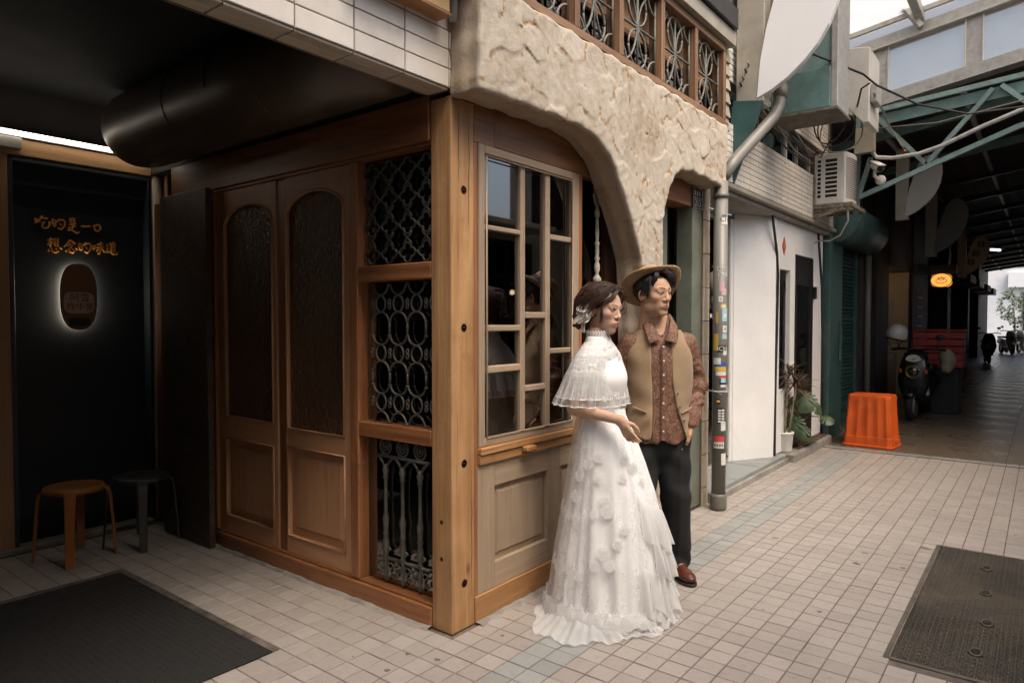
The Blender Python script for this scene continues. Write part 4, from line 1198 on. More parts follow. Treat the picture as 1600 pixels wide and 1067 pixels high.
stool('round_stool', 'charcoal round plastic stool half hidden beside the rusty panel', STOOL_D, (-2.52, -0.285, 0), radians(24))

# ---- furniture inside the shop
CANE = surf('woven_cane', (0.58, 0.44, 0.27), 0.2, 40, 0.6, 0, 0.6, 160, 0.002)
BENT = wood('bentwood', (0.42, 0.29, 0.17), (0.66, 0.50, 0.33), 'Z', 1.0, 0.45)
def chair(label, loc, rz):
    t = thing('bentwood_chair', label, 'chair', loc, rz, 'bentwood chairs inside the shop')
    sh = 0.46
    MB().prism(oval(0, 0, 0.215, 0.205, 28, 3.2), sh - 0.02, sh + 0.006, 'Z').build('seat_frame', BENT, t, local=True, bevel=0.006)
    MB().prism(oval(0, 0, 0.178, 0.168, 28, 3.2), sh + 0.0065, sh + 0.010, 'Z').build('cane_seat', CANE, t, local=True)
    for (x, y) in ((-0.17, -0.16), (0.17, -0.16)):
        MB().tube([(x, y, sh - 0.02), (x*1.08, y*1.1, 0.22), (x*1.18, y*1.2, 0.0)], [0.018, 0.016, 0.012], 10).build('leg', BENT, t, local=True)
    for s in (-1, 1):
        MB().tube([(s*0.23, 0.24, 0.0), (s*0.19, 0.19, 0.3), (s*0.175, 0.175, sh), (s*0.185, 0.20, 0.70), (s*0.13, 0.235, 0.86), (0, 0.245, 0.90)], [0.013, 0.016, 0.018, 0.016, 0.015, 0.015], 10).build('back_leg', BENT, t, local=True)
    hb = MB()
    for s in (-1, 1):
        hb.tube([(s*0.12, 0.19, sh + 0.01), (s*0.115, 0.20, 0.65), (s*0.06, 0.225, 0.77), (0, 0.23, 0.79)], 0.010, 8)
    hb.build('back_hoop', BENT, t, local=True)
    br = MB()
    for (ax, ay, bx, by) in ((-0.19, -0.18, 0.19, -0.18), (0.19, -0.18, 0.19, 0.18), (-0.19, -0.18, -0.19, 0.18)):
        br.tube([(ax + (bx-ax)*u, ay + (by-ay)*u, 0.22 + 0.20 * sin(pi*u) ** 0.7) for u in np.linspace(0, 1, 11)], 0.009, 8)
    br.build('arched_brace', BENT, t, local=True)
    return t
chair('bentwood chair with cane seat behind the lowest iron grille', (-0.83, 0.50, 0.006), radians(205))
chair('bentwood chair with cane seat behind the window\'s lower panes', (-0.62, 1.35, 0.006), radians(75))
tb_ = thing('white_table', 'white topped table behind the lowest iron grille', 'table', (-1.1, 0.75, 0.006))
boxobj('top', WHITEPLASTIC, tb_, -1.45, -0.86, 0.45, 1.1, 0.73, 0.76, 0.006)
MB().tube([(-1.15, 0.78, 0.006), (-1.15, 0.78, 0.73)], 0.03, 10).build('pedestal', BLACKMETAL, tb_)
MB().lathe([(0.22, 0.006), (0.2, 0.02), (0.03, 0.03)], 24, Matrix.Translation((-1.15, 0.78, 0))).build('foot', BLACKMETAL, tb_)
bn = thing('plank_bench', 'pale plank counter with a rolled mat behind the oval grille', 'bench', (-0.35, 0.5, 0.006))
boxobj('plank', W_PLY, bn, -0.60, -0.16, 0.22, 0.52, 0.955, 0.98, 0.004)
MB().tube([(-0.55, 0.34, 1.012), (-0.17, 0.34, 1.012)], 0.032, 12).build('rolled_mat', BENT, bn)
for x in (-0.57, -0.19):
    boxobj('leg', W_DARK, bn, x - 0.02, x + 0.02, 0.46, 0.50, 0.006, 0.954, 0.003)
# ================================================================ recess right of the couple, drain pipe, neighbour shop
er = thing('side_entrance', 'grey green metal door under a wooden lintel behind the right arch', 'door', (-0.1, 2.4, 0))
boxobj('door_leaf', GREENMETAL, er, -0.14, -0.10, 1.802, 2.47, 0.01, 2.33, 0.004)
boxobj('door_gap', BLACKHOLE, er, -0.30, -0.20, 1.8, 3.0, 0.0, 2.6, 0)
boxobj('door_jamb', GREENMETAL, er, -0.12, 0.012, 2.672, 2.846, 0.01, 2.60, 0.004)
boxobj('lintel', W_HEAD_Y, er, -0.16, 0.002, 1.805, 2.669, 2.335, 2.60, 0.003)
boxobj('side_cheek', GREENMETAL, er, -0.20, -0.12, 2.80, 2.85, 0.01, 2.60, 0)
PLX = 0.018
pl = thing('number_plaque', 'black enamel house number plaque reading 213 under the right arch', 'number sign', (PLX, 2.76, 2.325))
boxobj('plate', surf('black_enamel', (0.012, 0.013, 0.016), 0.1, 6, 0.35, 0, 0, objvar=0), pl, PLX - 0.005, PLX, 2.668, 2.842, 2.326, 2.482, 0.001)
WINK = surf('white_enamel', (0.70, 0.69, 0.66), 0.05, 8, 0.4, 0, 0, objvar=0)
boxobj('divider', WINK, pl, PLX + 0.0005, PLX + 0.0015, 2.672, 2.838, 2.404, 2.409, 0)
for k in range(3):
    boxobj('worn_character', WINK, pl, PLX + 0.0005, PLX + 0.0013, 2.692 + 0.042*k, 2.712 + 0.042*k, 2.425, 2.460, 0)
letters('213', 0.078, (PLX + 0.0015, 2.752, 2.366), ex, ey, ez, WINK, 'number', pl, extrude=0.0006)
MB().tube([(PLX + 0.001, 2.670, 2.328), (PLX + 0.001, 2.840, 2.328), (PLX + 0.001, 2.840, 2.480), (PLX + 0.001, 2.670, 2.480)], 0.0025, 5, closed=True).build('white_edge', WINK, pl)
# tiled pilaster
pi_ = thing('tiled_pilaster', 'narrow cream tiled pilaster between the metal door and the drain pipe', 'pilaster', (0.03, 2.93, 0))
boxobj('core', GROUT, pi_, -0.05, 0.027, 2.852, 2.955, 0.0, 2.52, 0)
shared_tiles(pi_, TILE_C, [(0.029, 2.903, 0.145 - 0.133 + 0.2635 * k) for k in range(10)], 0.014, 0.105, 0.257, 0.003, 'pilaster_tile')

# drain pipe with stickers
PXc, PYc, PR = 0.165, 2.845, 0.053
dp = thing('drain_pipe', 'grey drain pipe covered in small stickers right of the straw hat', 'drain pipe', (PXc, PYc, 0))
MB().tube([(PXc, PYc, 0.10), (PXc, PYc, 2.53)], PR, 28).build('pipe', PVC, dp)
MB().lathe([(PR + 0.006, -0.005), (PR + 0.012, 0.03), (PR + 0.010, 0.10), (PR + 0.006, 0.125), (PR + 0.001, 0.127)], 28, Matrix.Translation((PXc, PYc, 0))).build('foot_socket', PVC, dp)
for z in (2.42,):
    MB().lathe([(PR + 0.001, -0.018), (PR + 0.008, -0.016), (PR + 0.008, 0.014), (PR + 0.001, 0.016)], 28, Matrix.Translation((PXc, PYc, z))).build('joint_collar', PVC, dp)
cl_ = MB(); cl_.tube([(PXc + (PR + 0.003)*cos(a), PYc + (PR + 0.003)*sin(a), 0.92) for a in np.linspace(0, 2*pi, 25)[:-1]], 0.006, 6, closed=True)
cl_.tube([(PXc - PR, PYc, 0.92), (0.06, PYc, 0.92)], 0.006, 6); cl_.build('clamp', GALV, dp)
cl_ = MB().tube([(PXc + (PR + 0.003)*cos(a), PYc + (PR + 0.003)*sin(a), 0.915 + 0.015*sin(2*a)) for a in np.linspace(0.3, 5.5, 20)], 0.004, 5); cl_.build('wire_tie', CABLE_GREY, dp)
def ink(c): return surf('sticker_ink', c, 0.06, 30, 0.5, 0, 0, objvar=0)
SW, SK, SY, SB, SP, SC, SR, SG = ink((.62, .60, .56)), ink((.02, .02, .022)), ink((.55, .36, .06)), ink((.03, .09, .28)), ink((.55, .36, .38)), ink((.30, .50, .55)), ink((.5, .06, .05)), ink((.16, .15, .13))
def sticker(z, h, a0, a1, mat, txt=None, tm=None, off=0.0009, ts=None):
    """a flat label wrapped round the pipe between two angles (degrees, from the camera side)"""
    base = math.atan2(CAM.y - PYc, CAM.x - PXc)
    n = 10; r = PR + off
    vs = []
    for k in range(n + 1):
        a = base + radians(a0 + (a1 - a0) * k / n)
        vs += [(PXc + r*cos(a), PYc + r*sin(a), z - h/2), (PXc + r*cos(a), PYc + r*sin(a), z + h/2)]
    o = MB().add(vs, [(2*k, 2*k+2, 2*k+3, 2*k+1) for k in range(n)]).build('sticker', mat, dp, flip=False)
    if txt:
        V, Fc = textmesh(txt, ts or h * 0.62, 0.0)
        am = base + radians((a0 + a1) / 2)
        rr = r + 0.0008
        vs = [(PXc + rr*cos(am + v[0]/rr), PYc + rr*sin(am + v[0]/rr), z + v[1]) for v in V]
        MB().add(vs, Fc).build('lettering', tm, o, flip=False)
    return o
sticker(2.235, 0.075, 5, 62, SW, 'CH', SK, ts=0.055)
sticker(2.262, 0.02, 8, 58, SG, off=0.0012)
sticker(1.86, 0.004, -5, 55, PVC, 'DRU', SW, ts=0.05); sticker(1.815, 0.004, -5, 55, PVC, 'LAB', SW, ts=0.05)
sticker(1.725, 0.07, -5, 35, SP); sticker(1.685, 0.05, 10, 55, SP)
sticker(1.63, 0.042, -12, 22, SW, 'd', SG, ts=0.034)
sticker(1.575, 0.035, 5, 60, SY); sticker(1.575, 0.018, 15, 50, SW, off=0.0012)
sticker(1.51, 0.10, 18, 75, SC); sticker(1.505, 0.03, 30, 60, SW, off=0.0012)
sticker(1.49, 0.085, -35, -15, SY)
sticker(1.41, 0.07, -45, 5, SG); sticker(1.40, 0.055, 25, 70, SW, 'R', SK)
sticker(1.30, 0.13, -55, -12, SY); sticker(1.345, 0.04, 20, 70, SC)
sticker(1.25, 0.055, -25, 70, SK, 'ICH', SW, ts=0.05)
sticker(1.155, 0.05, -55, 10, SW); sticker(1.13, 0.035, -40, 65, SB); sticker(1.095, 0.035, -40, 65, SY, off=0.0012); sticker(1.06, 0.03, -30, 60, SW, off=0.0012); sticker(1.035, 0.02, 0, 60, SR, off=0.001)
sticker(1.005, 0.065, 0, 70, SK); sticker(1.008, 0.035, 12, 60, SC, off=0.0012)
sticker(1.22, 0.035, 30, 75, SW)
sticker(0.965, 0.02, 10, 60, SW)
sticker(0.845, 0.045, -25, 10, SK); sticker(0.847, 0.016, -20, 5, SY, off=0.0012)
sticker(0.80, 0.0, 0, 1, SK) if False else None
sticker(0.735, 0.12, -15, 55, SK)
for k in range(5):
    sticker(0.693 + 0.021*k, 0.013, -8, 14, SW, off=0.0014); sticker(0.690 + 0.022*k, 0.014, 20, 46, SW, off=0.0014)
sticker(0.655, 0.07, 15, 65, SW)
sticker(0.555, 0.05, -45, 45, SR); sticker(0.51, 0.05, -45, 45, SW)
for k in range(4): sticker(0.508, 0.022, -38 + 20*k, -24 + 20*k, SG, off=0.0014)
sticker(0.40, 0.09, 20, 75, SW)
# thin grey riser behind the pipe
rs_ = MB().tube([(0.15, 3.0, 0.2), (0.15, 3.0, 2.6)], 0.011, 8); rs_.tube([(0.15, 3.0, 0.95), (0.17, 2.98, 0.90), (0.15, 3.0, 0.86)], 0.02, 8)
tag(rs_.build('thin_conduit', CABLE_GREY), 'thin grey conduit running up behind the stickered drain pipe', 'conduit')
# downpipe elbow above
dn = thing('downpipe_elbow', 'grey downpipe bending down behind the big white leaf sign', 'pipe', (0.40, 3.15, 2.6))
MB().tube([(0.385, 3.56, 4.3), (0.385, 3.56, 3.35), (0.38, 3.54, 3.24), (0.36, 3.48, 3.14), (0.32, 3.40, 3.05), (0.18, 3.10, 2.74), (0.165, 2.90, 2.58)], 0.047, 20).build('pipe', PVC, dn)
MB().tube([(0.385, 3.56, 3.30), (0.385, 3.56, 3.40)], 0.054, 20).build('socket', PVC, dn)

# ---- neighbour: white shop
nb = thing('white_shop', 'white fronted shop with a glazed door and painted step beyond the drain pipe', 'shop', (-0.1, 4.8, 0))
boxobj('step_slab', SLABPAINT, nb, -0.9, 0.055, 2.96, 4.98, -0.015, 0.085, 0.004)
boxobj('step_edge', CONC, nb, 0.0555, 0.085, 2.96, 4.99, -0.015, 0.055, 0.008)
for y in (3.55, 4.2):
    boxobj('step_joint', GROUT, nb, -0.9, 0.053, y, y + 0.006, 0.0851, 0.0862, 0)
boxobj('glazed_leaf', WHITEPAINT, nb, -0.33, -0.29, 3.0, 4.30, 0.087, 2.45, 0.003)
boxobj('leaf_stile', WHITEPAINT, nb, -0.289, -0.262, 4.22, 4.30, 0.087, 2.45, 0.004)
boxobj('leaf_stile', WHITEPAINT, nb, -0.289, -0.270, 3.62, 3.67, 0.087, 2.45, 0.004)
boxobj('shop_glass', GLASS_CLEAR, nb, -0.262, -0.258, 3.0, 4.22, 0.15, 2.40, 0)
SHOPW = surf('shop_window_lettering', (0.70, 0.70, 0.69), 0.02, 5, 0.5, 0, 0, objvar=0)
for (z, n) in ((1.60, 5), (1.505, 6)):
    for k in range(n):
        y = 3.45 + 0.062*k
        boxobj('window_lettering', SHOPW, nb, -0.2565, -0.2560, y, y + RNG.uniform(0.03, 0.045), z - RNG.uniform(0.01, 0.03), z + RNG.uniform(0.015, 0.035), 0)
# angled white panel
MB().add([(-0.26, 4.30, 0.087), (0.0, 4.76, 0.087), (0.0, 4.76, 2.5), (-0.26, 4.30, 2.5), (-0.30, 4.33, 0.087), (-0.06, 4.80, 0.087), (-0.06, 4.80, 2.5), (-0.30, 4.33, 2.5)], [(0,1,2,3),(4,7,6,5),(0,4,5,1),(3,2,6,7),(1,5,6,2),(0,3,7,4)]).build('white_panel', WHITEPAINT, nb)
cb_ = MB().tube([(0.006, 4.76, 0.10), (0.004, 4.775, 0.9), (0.006, 4.80, 1.5), (0.006, 4.815, 1.93), (0.008, 4.76, 2.15), (0.008, 4.64, 2.42), (0.01, 4.61, 2.5)], 0.013, 8); cb_.build('black_cable', CABLE, nb)
boxobj('white_front', WHITEPAINT, nb, -0.06, -0.012, 4.81, 4.93, 0.10, 2.5, 0)
boxobj('white_front', WHITEPAINT, nb, -0.06, -0.012, 5.30, 5.47, 0.10, 2.5, 0)
boxobj('white_front', WHITEPAINT, nb, -0.06, -0.012, 6.20, 6.62, 0.10, 2.5, 0)
boxobj('white_front', WHITEPAINT, nb, -0.06, -0.0125, 4.93, 5.30, 2.0, 2.5, 0)
boxobj('white_front', WHITEPAINT, nb, -0.06, -0.0125, 5.47, 6.20, 2.19, 2.5, 0)
boxobj('low_panel', WHITEPAINT, nb, -0.06, -0.0125, 4.93, 5.30, 0.10, 0.75, 0)
boxobj('side_pane', GLASS_CLEAR, nb, -0.10, -0.095, 4.93, 5.30, 0.75, 2.0, 0)
boxobj('side_pane_back', surf('blind_grey', (0.20, 0.20, 0.19), 0.1, 5, 0.6), nb, -0.30, -0.28, 4.90, 5.35, 0.1, 2.1, 0)
boxobj('door_head', BLACKMETAL, nb, -0.055, -0.008, 5.472, 6.198, 1.86, 2.19, 0.003)
boxobj('door_stile', BLACKMETAL, nb, -0.055, -0.008, 5.472, 5.55, 0.10, 1.859, 0.003)
boxobj('door_stile', BLACKMETAL, nb, -0.055, -0.008, 6.08, 6.198, 0.10, 1.859, 0.003)
boxobj('door_foot', BLACKMETAL, nb, -0.055, -0.008, 5.55, 6.08, 0.10, 0.85, 0.003)
boxobj('door_pane', GLASS_CLEAR, nb, -0.035, -0.030, 5.55, 6.08, 0.85, 1.859, 0)
boxobj('door_curtain', surf('pale_curtain', (0.50, 0.50, 0.47), 0.08, 4, 0.8), nb, -0.16, -0.15, 5.55, 5.95, 0.6, 1.9, 0)
boxobj('hinge', BLACKMETAL, nb, -0.012, 0.02, 6.20, 6.26, 1.72, 1.86, 0.003)
boxobj('party_wall', DARKWALL, nb, -0.95, -0.056, 2.962, 2.99, 0.09, 2.54, 0)
boxobj('shop_ceiling', WHITEPAINT, nb, -0.95, -0.31, 2.99, 6.7, 2.47, 2.50, 0)
boxobj('room_dark', DARKWALL, nb, -0.95, -0.90, 2.96, 6.7, 0, 2.6, 0)
cb_ = MB().tube([(0.0, 6.62, 0.10), (0.003, 6.60, 1.3), (0.0, 6.55, 1.9), (0.0, 6.44, 2.25), (0.0, 6.36, 2.5)], 0.014, 8); cb_.build('black_cable', CABLE, nb)
rd = MB().add([(-0.006, 5.055 - 0.062, 2.24), (-0.006, 5.055, 2.24 - 0.095), (-0.006, 5.055 + 0.062, 2.24), (-0.006, 5.055, 2.24 + 0.095), (-0.011, 5.055 - 0.062, 2.24), (-0.011, 5.055, 2.145), (-0.011, 5.117, 2.24), (-0.011, 5.055, 2.335)], [(0,1,2,3),(4,7,6,5),(0,4,5,1),(1,5,6,2),(2,6,7,3),(3,7,4,0)])
rdo = rd.build('red_paper_diamond', SR); tag(rdo, 'small red paper diamond on the white shop wall', 'paper')
letters('春', 0.07, (-0.0045, 5.055, 2.24), ex, ey, ez, SY, 'lettering', rdo, extrude=0.0005)
# stuff hanging in the glazed door
hg = thing('hanging_basket', 'grey and black bundle hanging in the white shop doorway', 'bag', (-0.1, 3.55, 1.6))
b_ = MB(); b_.sphere((-0.14, 3.52, 1.78), 0.10, 14, 10, (0.7, 1.0, 1.25)); b_.sphere((-0.13, 3.50, 1.63), 0.06, 12, 8, (0.8, 1, 1.4)); b_.build('bundle', surf('grey_fabric', (0.16, 0.145, 0.12), 0.3, 25, 0.8, 0, 0.6, 60, 0.006), hg)
MB().sphere((-0.13, 3.64, 1.80), 0.07, 12, 8, (0.6, 0.9, 1.2)).build('black_cap', BLACKMETAL, hg)
MB().tube([(-0.14, 3.45, 1.93), (-0.13, 3.52, 1.96), (-0.13, 3.60, 1.99)], 0.008, 6).build('red_tag', SR, hg)
MB().tube([(-0.14, 3.52, 1.88), (-0.14, 3.50, 2.45)], 0.003, 5).build('string', CABLE, hg)

# ---- neighbour upper part: tiled spandrel, window band, eaves
ub = thing('tiled_upper_wall', 'white mosaic tiled spandrel with sliding windows above the white shop', 'building', (0, 4.9, 2.5))
boxobj('spandrel_core', GROUT, ub, -0.30, 0.092, 2.99, 6.72, 2.585, 3.065, 0)
shared_tiles(ub, TILE_W, [(0.096, 3.11 + i*0.226, 2.616 + j*0.0475) for i in range(16) for j in range(10)], 0.012, 0.221, 0.0425, 0.0015, 'mosaic_tile')
boxobj('soffit_strip', BEIGEBOX, ub, -0.30, 0.115, 2.96, 6.74, 2.545, 2.583, 0.003)
boxobj('soffit_strip', CONC, ub, -0.30, 0.06, 2.96, 6.74, 2.503, 2.543, 0.003)
boxobj('window_pane', GLASS_DARK, ub, -0.06, -0.055, 3.2, 6.05, 3.09, 3.40, 0)
boxobj('window_back', DARKWALL, ub, -0.40, -0.30, 3.0, 6.7, 2.6, 3.5, 0)
for y in (3.2, 4.25, 5.15, 5.55, 6.05):
    boxobj('window_mullion', GALV, ub, -0.075, -0.03, y, y + 0.045, 3.09, 3.40, 0.003)
boxobj('window_sill', GALV, ub, -0.08, 0.07, 3.05, 6.2, 3.066, 3.089, 0.003)
boxobj('window_head', GALV, ub, -0.08, 0.0, 3.05, 6.2, 3.401, 3.43, 0.003)
boxobj('upper_core', GROUT, ub, -0.30, 0.052, 3.06, 6.72, 3.432, 4.6, 0)
shared_tiles(ub, TILE_W, [(0.056, 3.22 + i*0.226, 3.46 + j*0.0475) for i in range(15) for j in range(10)], 0.012, 0.221, 0.0425, 0.0015, 'mosaic_tile')
boxobj('end_core', GROUT, ub, -0.30, 0.088, 6.21, 6.73, 3.066, 3.43, 0)
shared_tiles(ub, TILE_C, [(0.092, 6.30 + i*0.226, 3.09 + j*0.0475) for i in range(2) for j in range(7)], 0.012, 0.221, 0.0425, 0.0015, 'mosaic_tile')
# ---- air conditioner on its bracket
ac = thing('air_conditioner', 'boxy white window air conditioner on a rusty bracket above the shop', 'air conditioner', (0.3, 5.95, 2.72))
boxobj('casing', WHITEPLASTIC, ac, 0.10, 0.40, 5.75, 6.36, 2.74, 3.29, 0.012, seg=2)
# bowed front grille
fr_ = MB(); n = 10
for k in range(n):
    a, b = k / n, (k + 1) / n
    xa, xb = 0.402 + 0.05*sin(pi*a), 0.402 + 0.05*sin(pi*b)
    ya, yb = 5.752 + 0.606*a, 5.752 + 0.606*b
    fr_.add([(0.39,ya,2.735),(xa,ya,2.735),(xb,yb,2.735),(0.39,yb,2.735),(0.39,ya,3.295),(xa,ya,3.295),(xb,yb,3.295),(0.39,yb,3.295)], [(1,2,6,5),(4,5,6,7),(0,3,2,1)])
fr_.build('front_cover', WHITEPLASTIC, ac)
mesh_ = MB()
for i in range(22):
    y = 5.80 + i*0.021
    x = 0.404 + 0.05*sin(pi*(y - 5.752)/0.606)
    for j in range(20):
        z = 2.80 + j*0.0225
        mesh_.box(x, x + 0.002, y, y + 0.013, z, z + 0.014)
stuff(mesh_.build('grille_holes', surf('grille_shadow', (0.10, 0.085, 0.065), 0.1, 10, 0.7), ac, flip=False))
for j in range(9):
    z = 2.815 + j*0.0475
    boxobj('side_slot', BLACKHOLE, ac, 0.215, 0.335, 5.7485, 5.752, z, z + 0.032, 0.006)
    boxobj('side_slot', BLACKHOLE, ac, 0.135, 0.170, 5.7485, 5.752, z, z + 0.032, 0.006)
boxobj('red_sticker', SR, ac, 0.4185, 0.4215, 6.26, 6.31, 3.13, 3.22, 0)
bk = MB(); bk.box(0.05, 0.50, 5.70, 5.735, 2.69, 2.735); bk.box(0.05, 0.50, 6.34, 6.375, 2.69, 2.735); bk.box(0.09, 0.12, 5.695, 5.735, 2.60, 3.05); bk.bar((0.10, 5.718, 2.60), (0.44, 5.718, 2.68), 0.03, 0.04); bk.box(0.47, 0.50, 5.735, 6.34, 2.69, 2.73)
bk.build('bracket', surf('rusty_bracket', (0.23, 0.20, 0.16), 0.4, 20, 0.8, 0.1, 0.5, 60, 0.003, speck=((0.08, 0.05, 0.03), 60, 0.5, 0.8)), ac)
MB().tube([(0.44, 5.76, 2.72), (0.44, 5.80, 2.55), (0.35, 5.85, 2.40), (0.22, 5.95, 2.36), (0.08, 6.05, 2.38), (0.02, 6.12, 2.36)], 0.008, 8).build('drain_hose', PVC_PALE, ac)
# cables above the air conditioner
cbl = thing('cable_coil', 'tangle of thin black cables looped above the air conditioner', 'cables', (0.3, 5.6, 3.3))
for k in range(3):
    cx, cz, r = 0.30 + 0.05*k, 3.52 - 0.03*k, 0.17 + 0.03*k
    MB().tube([(cx + r*cos(a)*0.9, 5.55 + 0.06*sin(a*2 + k), cz + r*sin(a)) for a in np.linspace(0, 2*pi, 22)[:-1]], 0.007, 6, closed=True).build('loop', (CABLE, CABLE, CABLE_GREY)[k], cbl)
MB().tube([(0.28, 5.6, 3.70), (0.32, 5.55, 3.4), (0.20, 5.6, 3.22), (0.12, 5.7, 3.30)], 0.007, 6).build('lead', CABLE, cbl)
for k in range(4):
    zz = 3.10 + 0.05*k
    MB().tube([(0.14 + 0.02*k, 3.3 + 0.8*t, zz + 0.26 - 0.08*t*0 - 0.20*(t) + 0.05*(2*t - 1)**2 + 0.02*k*t) for t in np.linspace(0, 1, 10)] + [(0.13, 4.6 + 0.3*k, 3.14 + 0.03*k), (0.12, 5.6, 3.13 + 0.04*k)], 0.009, 6).build('wall_cable', (CABLE, CABLE_GREY)[k % 2], cbl)

# ---- leaf signs
def leaf_sign(label, y, x0, z0, s, mat, dist_box=True, txt=None, group=None, mirror=1):
    t = thing('leaf_sign', label, 'sign', (x0, y, z0), 0, group)
    outl = [(0.0, 0.0), (0.12, 0.05), (0.24, 0.12), (0.36, 0.22), (0.46, 0.33), (0.54, 0.46), (0.60, 0.62), (0.63, 0.80), (0.62, 0.95), (0.57, 1.08), (0.49, 1.16), (0.40, 1.18), (0.30, 1.14), (0.22, 1.02), (0.14, 0.80), (0.07, 0.55), (0.025, 0.30)]
    poly = [(x0 + a*s, z0 + b*s) for a, b in outl]
    MB().prism(poly, y, y + 0.06*max(s, 0.6)).build('sign_face', mat, t, bevel=0.004)
    if dist_box:
        boxobj('mount_arm', BEIGEBOX, t, x0 - 0.17*s, x0 + 0.055*s, y + 0.005, y + 0.16*s, z0 - 0.05*s, z0 + 1.35*s, 0.006)
    if txt:
        for k in range(3):
            cx, cz = x0 + (0.42 - 0.12*k)*s, z0 + (0.92 - 0.26*k)*s
            mb = MB()
            for q in range(3): mb.box(cx - 0.085*s, cx + 0.085*s, y - 0.004, y - 0.001, cz + (q - 1)*0.062*s - 0.016*s, cz + (q - 1)*0.062*s + 0.016*s)
            for q in (-1, 1): mb.box(cx + q*0.07*s - 0.014*s, cx + q*0.07*s + 0.014*s, y - 0.0055, y - 0.001, cz - 0.075*s, cz + 0.075*s)
            mb.build('worn_character', SK, t)
    return t
leaf_sign('big white leaf shaped sign at the top beside the clerestory', 3.33, 0.265, 3.262, 1.0, SIGNWHITE, group='leaf shaped shop signs')
leaf_sign('pale leaf shaped sign hanging right of the security camera', 8.0, 0.66, 2.83, 0.66, SIGNSHADE, group='leaf shaped shop signs')
leaf_sign('leaf shaped sign with shade in its grey, third along the arcade', 11.5, 0.60, 2.62, 0.78, surf('shaded_dim_sign', (0.16, 0.155, 0.15), 0.05, 3, 0.5), group='leaf shaped shop signs')  # white sign given a darker grey as its shade
leaf_sign('lettered leaf shaped sign farthest along the arcade', 15.5, 0.72, 2.45, 0.72, SIGNSHADE, True, True, group='leaf shaped shop signs')
# teal sign box and white duct box
tb2 = thing('teal_sign_box', 'worn teal metal box behind the big white leaf sign', 'sign box', (0.5, 4.1, 3.2))
boxobj('box', TEAL, tb2, 0.20, 0.69, 3.90, 4.35, 3.26, 3.60, 0.006)
boxobj('upper_box', TEAL_PALE, tb2, 0.24, 0.70, 3.93, 4.35, 3.605, 4.6, 0.005)
boxobj('end_cap', GALV, tb2, 0.691, 0.745, 3.905, 4.32, 3.25, 4.6, 0.005)
boxobj('lower_lip', surf('grimy_edge', (0.13, 0.12, 0.095), 0.4, 15, 0.8), tb2, 0.195, 0.75, 3.895, 4.36, 3.235, 3.259, 0.003)
wb = thing('white_duct_box', 'white boxy duct with a slanted underside right of the teal box', 'duct', (0.55, 5.3, 3.4))
MB().prism([(0.42, 3.75), (0.69, 3.42), (0.74, 3.42), (0.74, 4.15), (0.42, 4.2)], 5.2, 5.7).build('casing', WHITEPLASTIC, wb, bevel=0.006)
boxobj('outlet', GALV, wb, 0.745, 0.80, 5.25, 5.5, 3.62, 3.80, 0.004)
tagp = MB().prism([(0.02, 2.60), (0.10, 2.58), (0.34, 3.22), (0.10, 3.26)], 3.26, 3.30); o = tagp.build('green_fascia', DKGREEN, bevel=0.003)
tag(o, 'dark green metal fascia tucked behind the downpipe elbow', 'fascia')

# ---- green roller shutter house
gs = thing('roller_shutter', 'dark green roller shutter with round hood beyond the white shop', 'shutter', (0, 7.4, 0))
boxobj('green_pier', DKGREEN, gs, -0.10, 0.07, 6.66, 7.30, 0.0, 2.75, 0.006)
boxobj('pier_handle', DKGREEN, gs, 0.072, 0.10, 7.12, 7.17, 0.95, 1.45, 0.004)
for k in range(48):
    z = 0.03 + k*0.053
    MB().add([(-0.08, 7.30, z), (-0.055, 7.30, z + 0.012), (-0.055, 7.30, z + 0.040), (-0.08, 7.30, z + 0.052), (-0.08, 8.60, z), (-0.055, 8.60, z + 0.012), (-0.055, 8.60, z + 0.040), (-0.08, 8.60, z + 0.052)], [(0,4,5,1),(1,5,6,2),(2,6,7,3)]).build('shutter_slat', DKGREEN, gs)
boxobj('shutter_guide', DKGREEN, gs, -0.10, -0.02, 8.60, 8.68, 0.0, 2.6, 0.004)
MB().lathe([(0.001, 0), (0.26, 0.0), (0.27, 0.01), (0.27, 1.95), (0.26, 1.96), (0.001, 1.96)], 28, Matrix.Translation((0.09, 6.78, 2.70)) @ Matrix.Rotation(-pi/2, 4, 'X')).build('hood', DKGREEN, gs)

# ---- roof steel, milky panels, truss
rf = thing('roof_light', 'milky white roof lights in galvanised frames over the alley', 'roof', (2, 6.0, 3.9))
def slope(x): return 0.16 * x
YB = 6.42
def rb(name, mat, x0, x1, z0, z1, y0, y1):
    mb = MB().add([(x0,y0,z0+slope(x0)),(x1,y0,z0+slope(x1)),(x1,y1,z0+slope(x1)),(x0,y1,z0+slope(x0)),(x0,y0,z1+slope(x0)),(x1,y0,z1+slope(x1)),(x1,y1,z1+slope(x1)),(x0,y1,z1+slope(x0))], [(0,3,2,1),(4,5,6,7),(0,1,5,4),(1,2,6,5),(2,3,7,6),(3,0,4,7)])
    return mb.build(name, mat, rf, bevel=0.004)
rb('lower_beam', GALV, 0.2, 4.4, 3.80, 3.93, YB, YB + 0.12)
rb('lower_flange', GALV, 0.2, 4.4, 3.785, 3.80, YB - 0.03, YB + 0.15)
rb('upper_beam', GALV, 0.0, 4.4, 4.46, 4.57, YB, YB + 0.12)
rb('upper_flange', GALV, 0.0, 4.4, 4.43, 4.458, YB - 0.03, YB + 0.15)
xs = [0.16, 0.62, 1.50, 2.35, 3.2, 4.1]
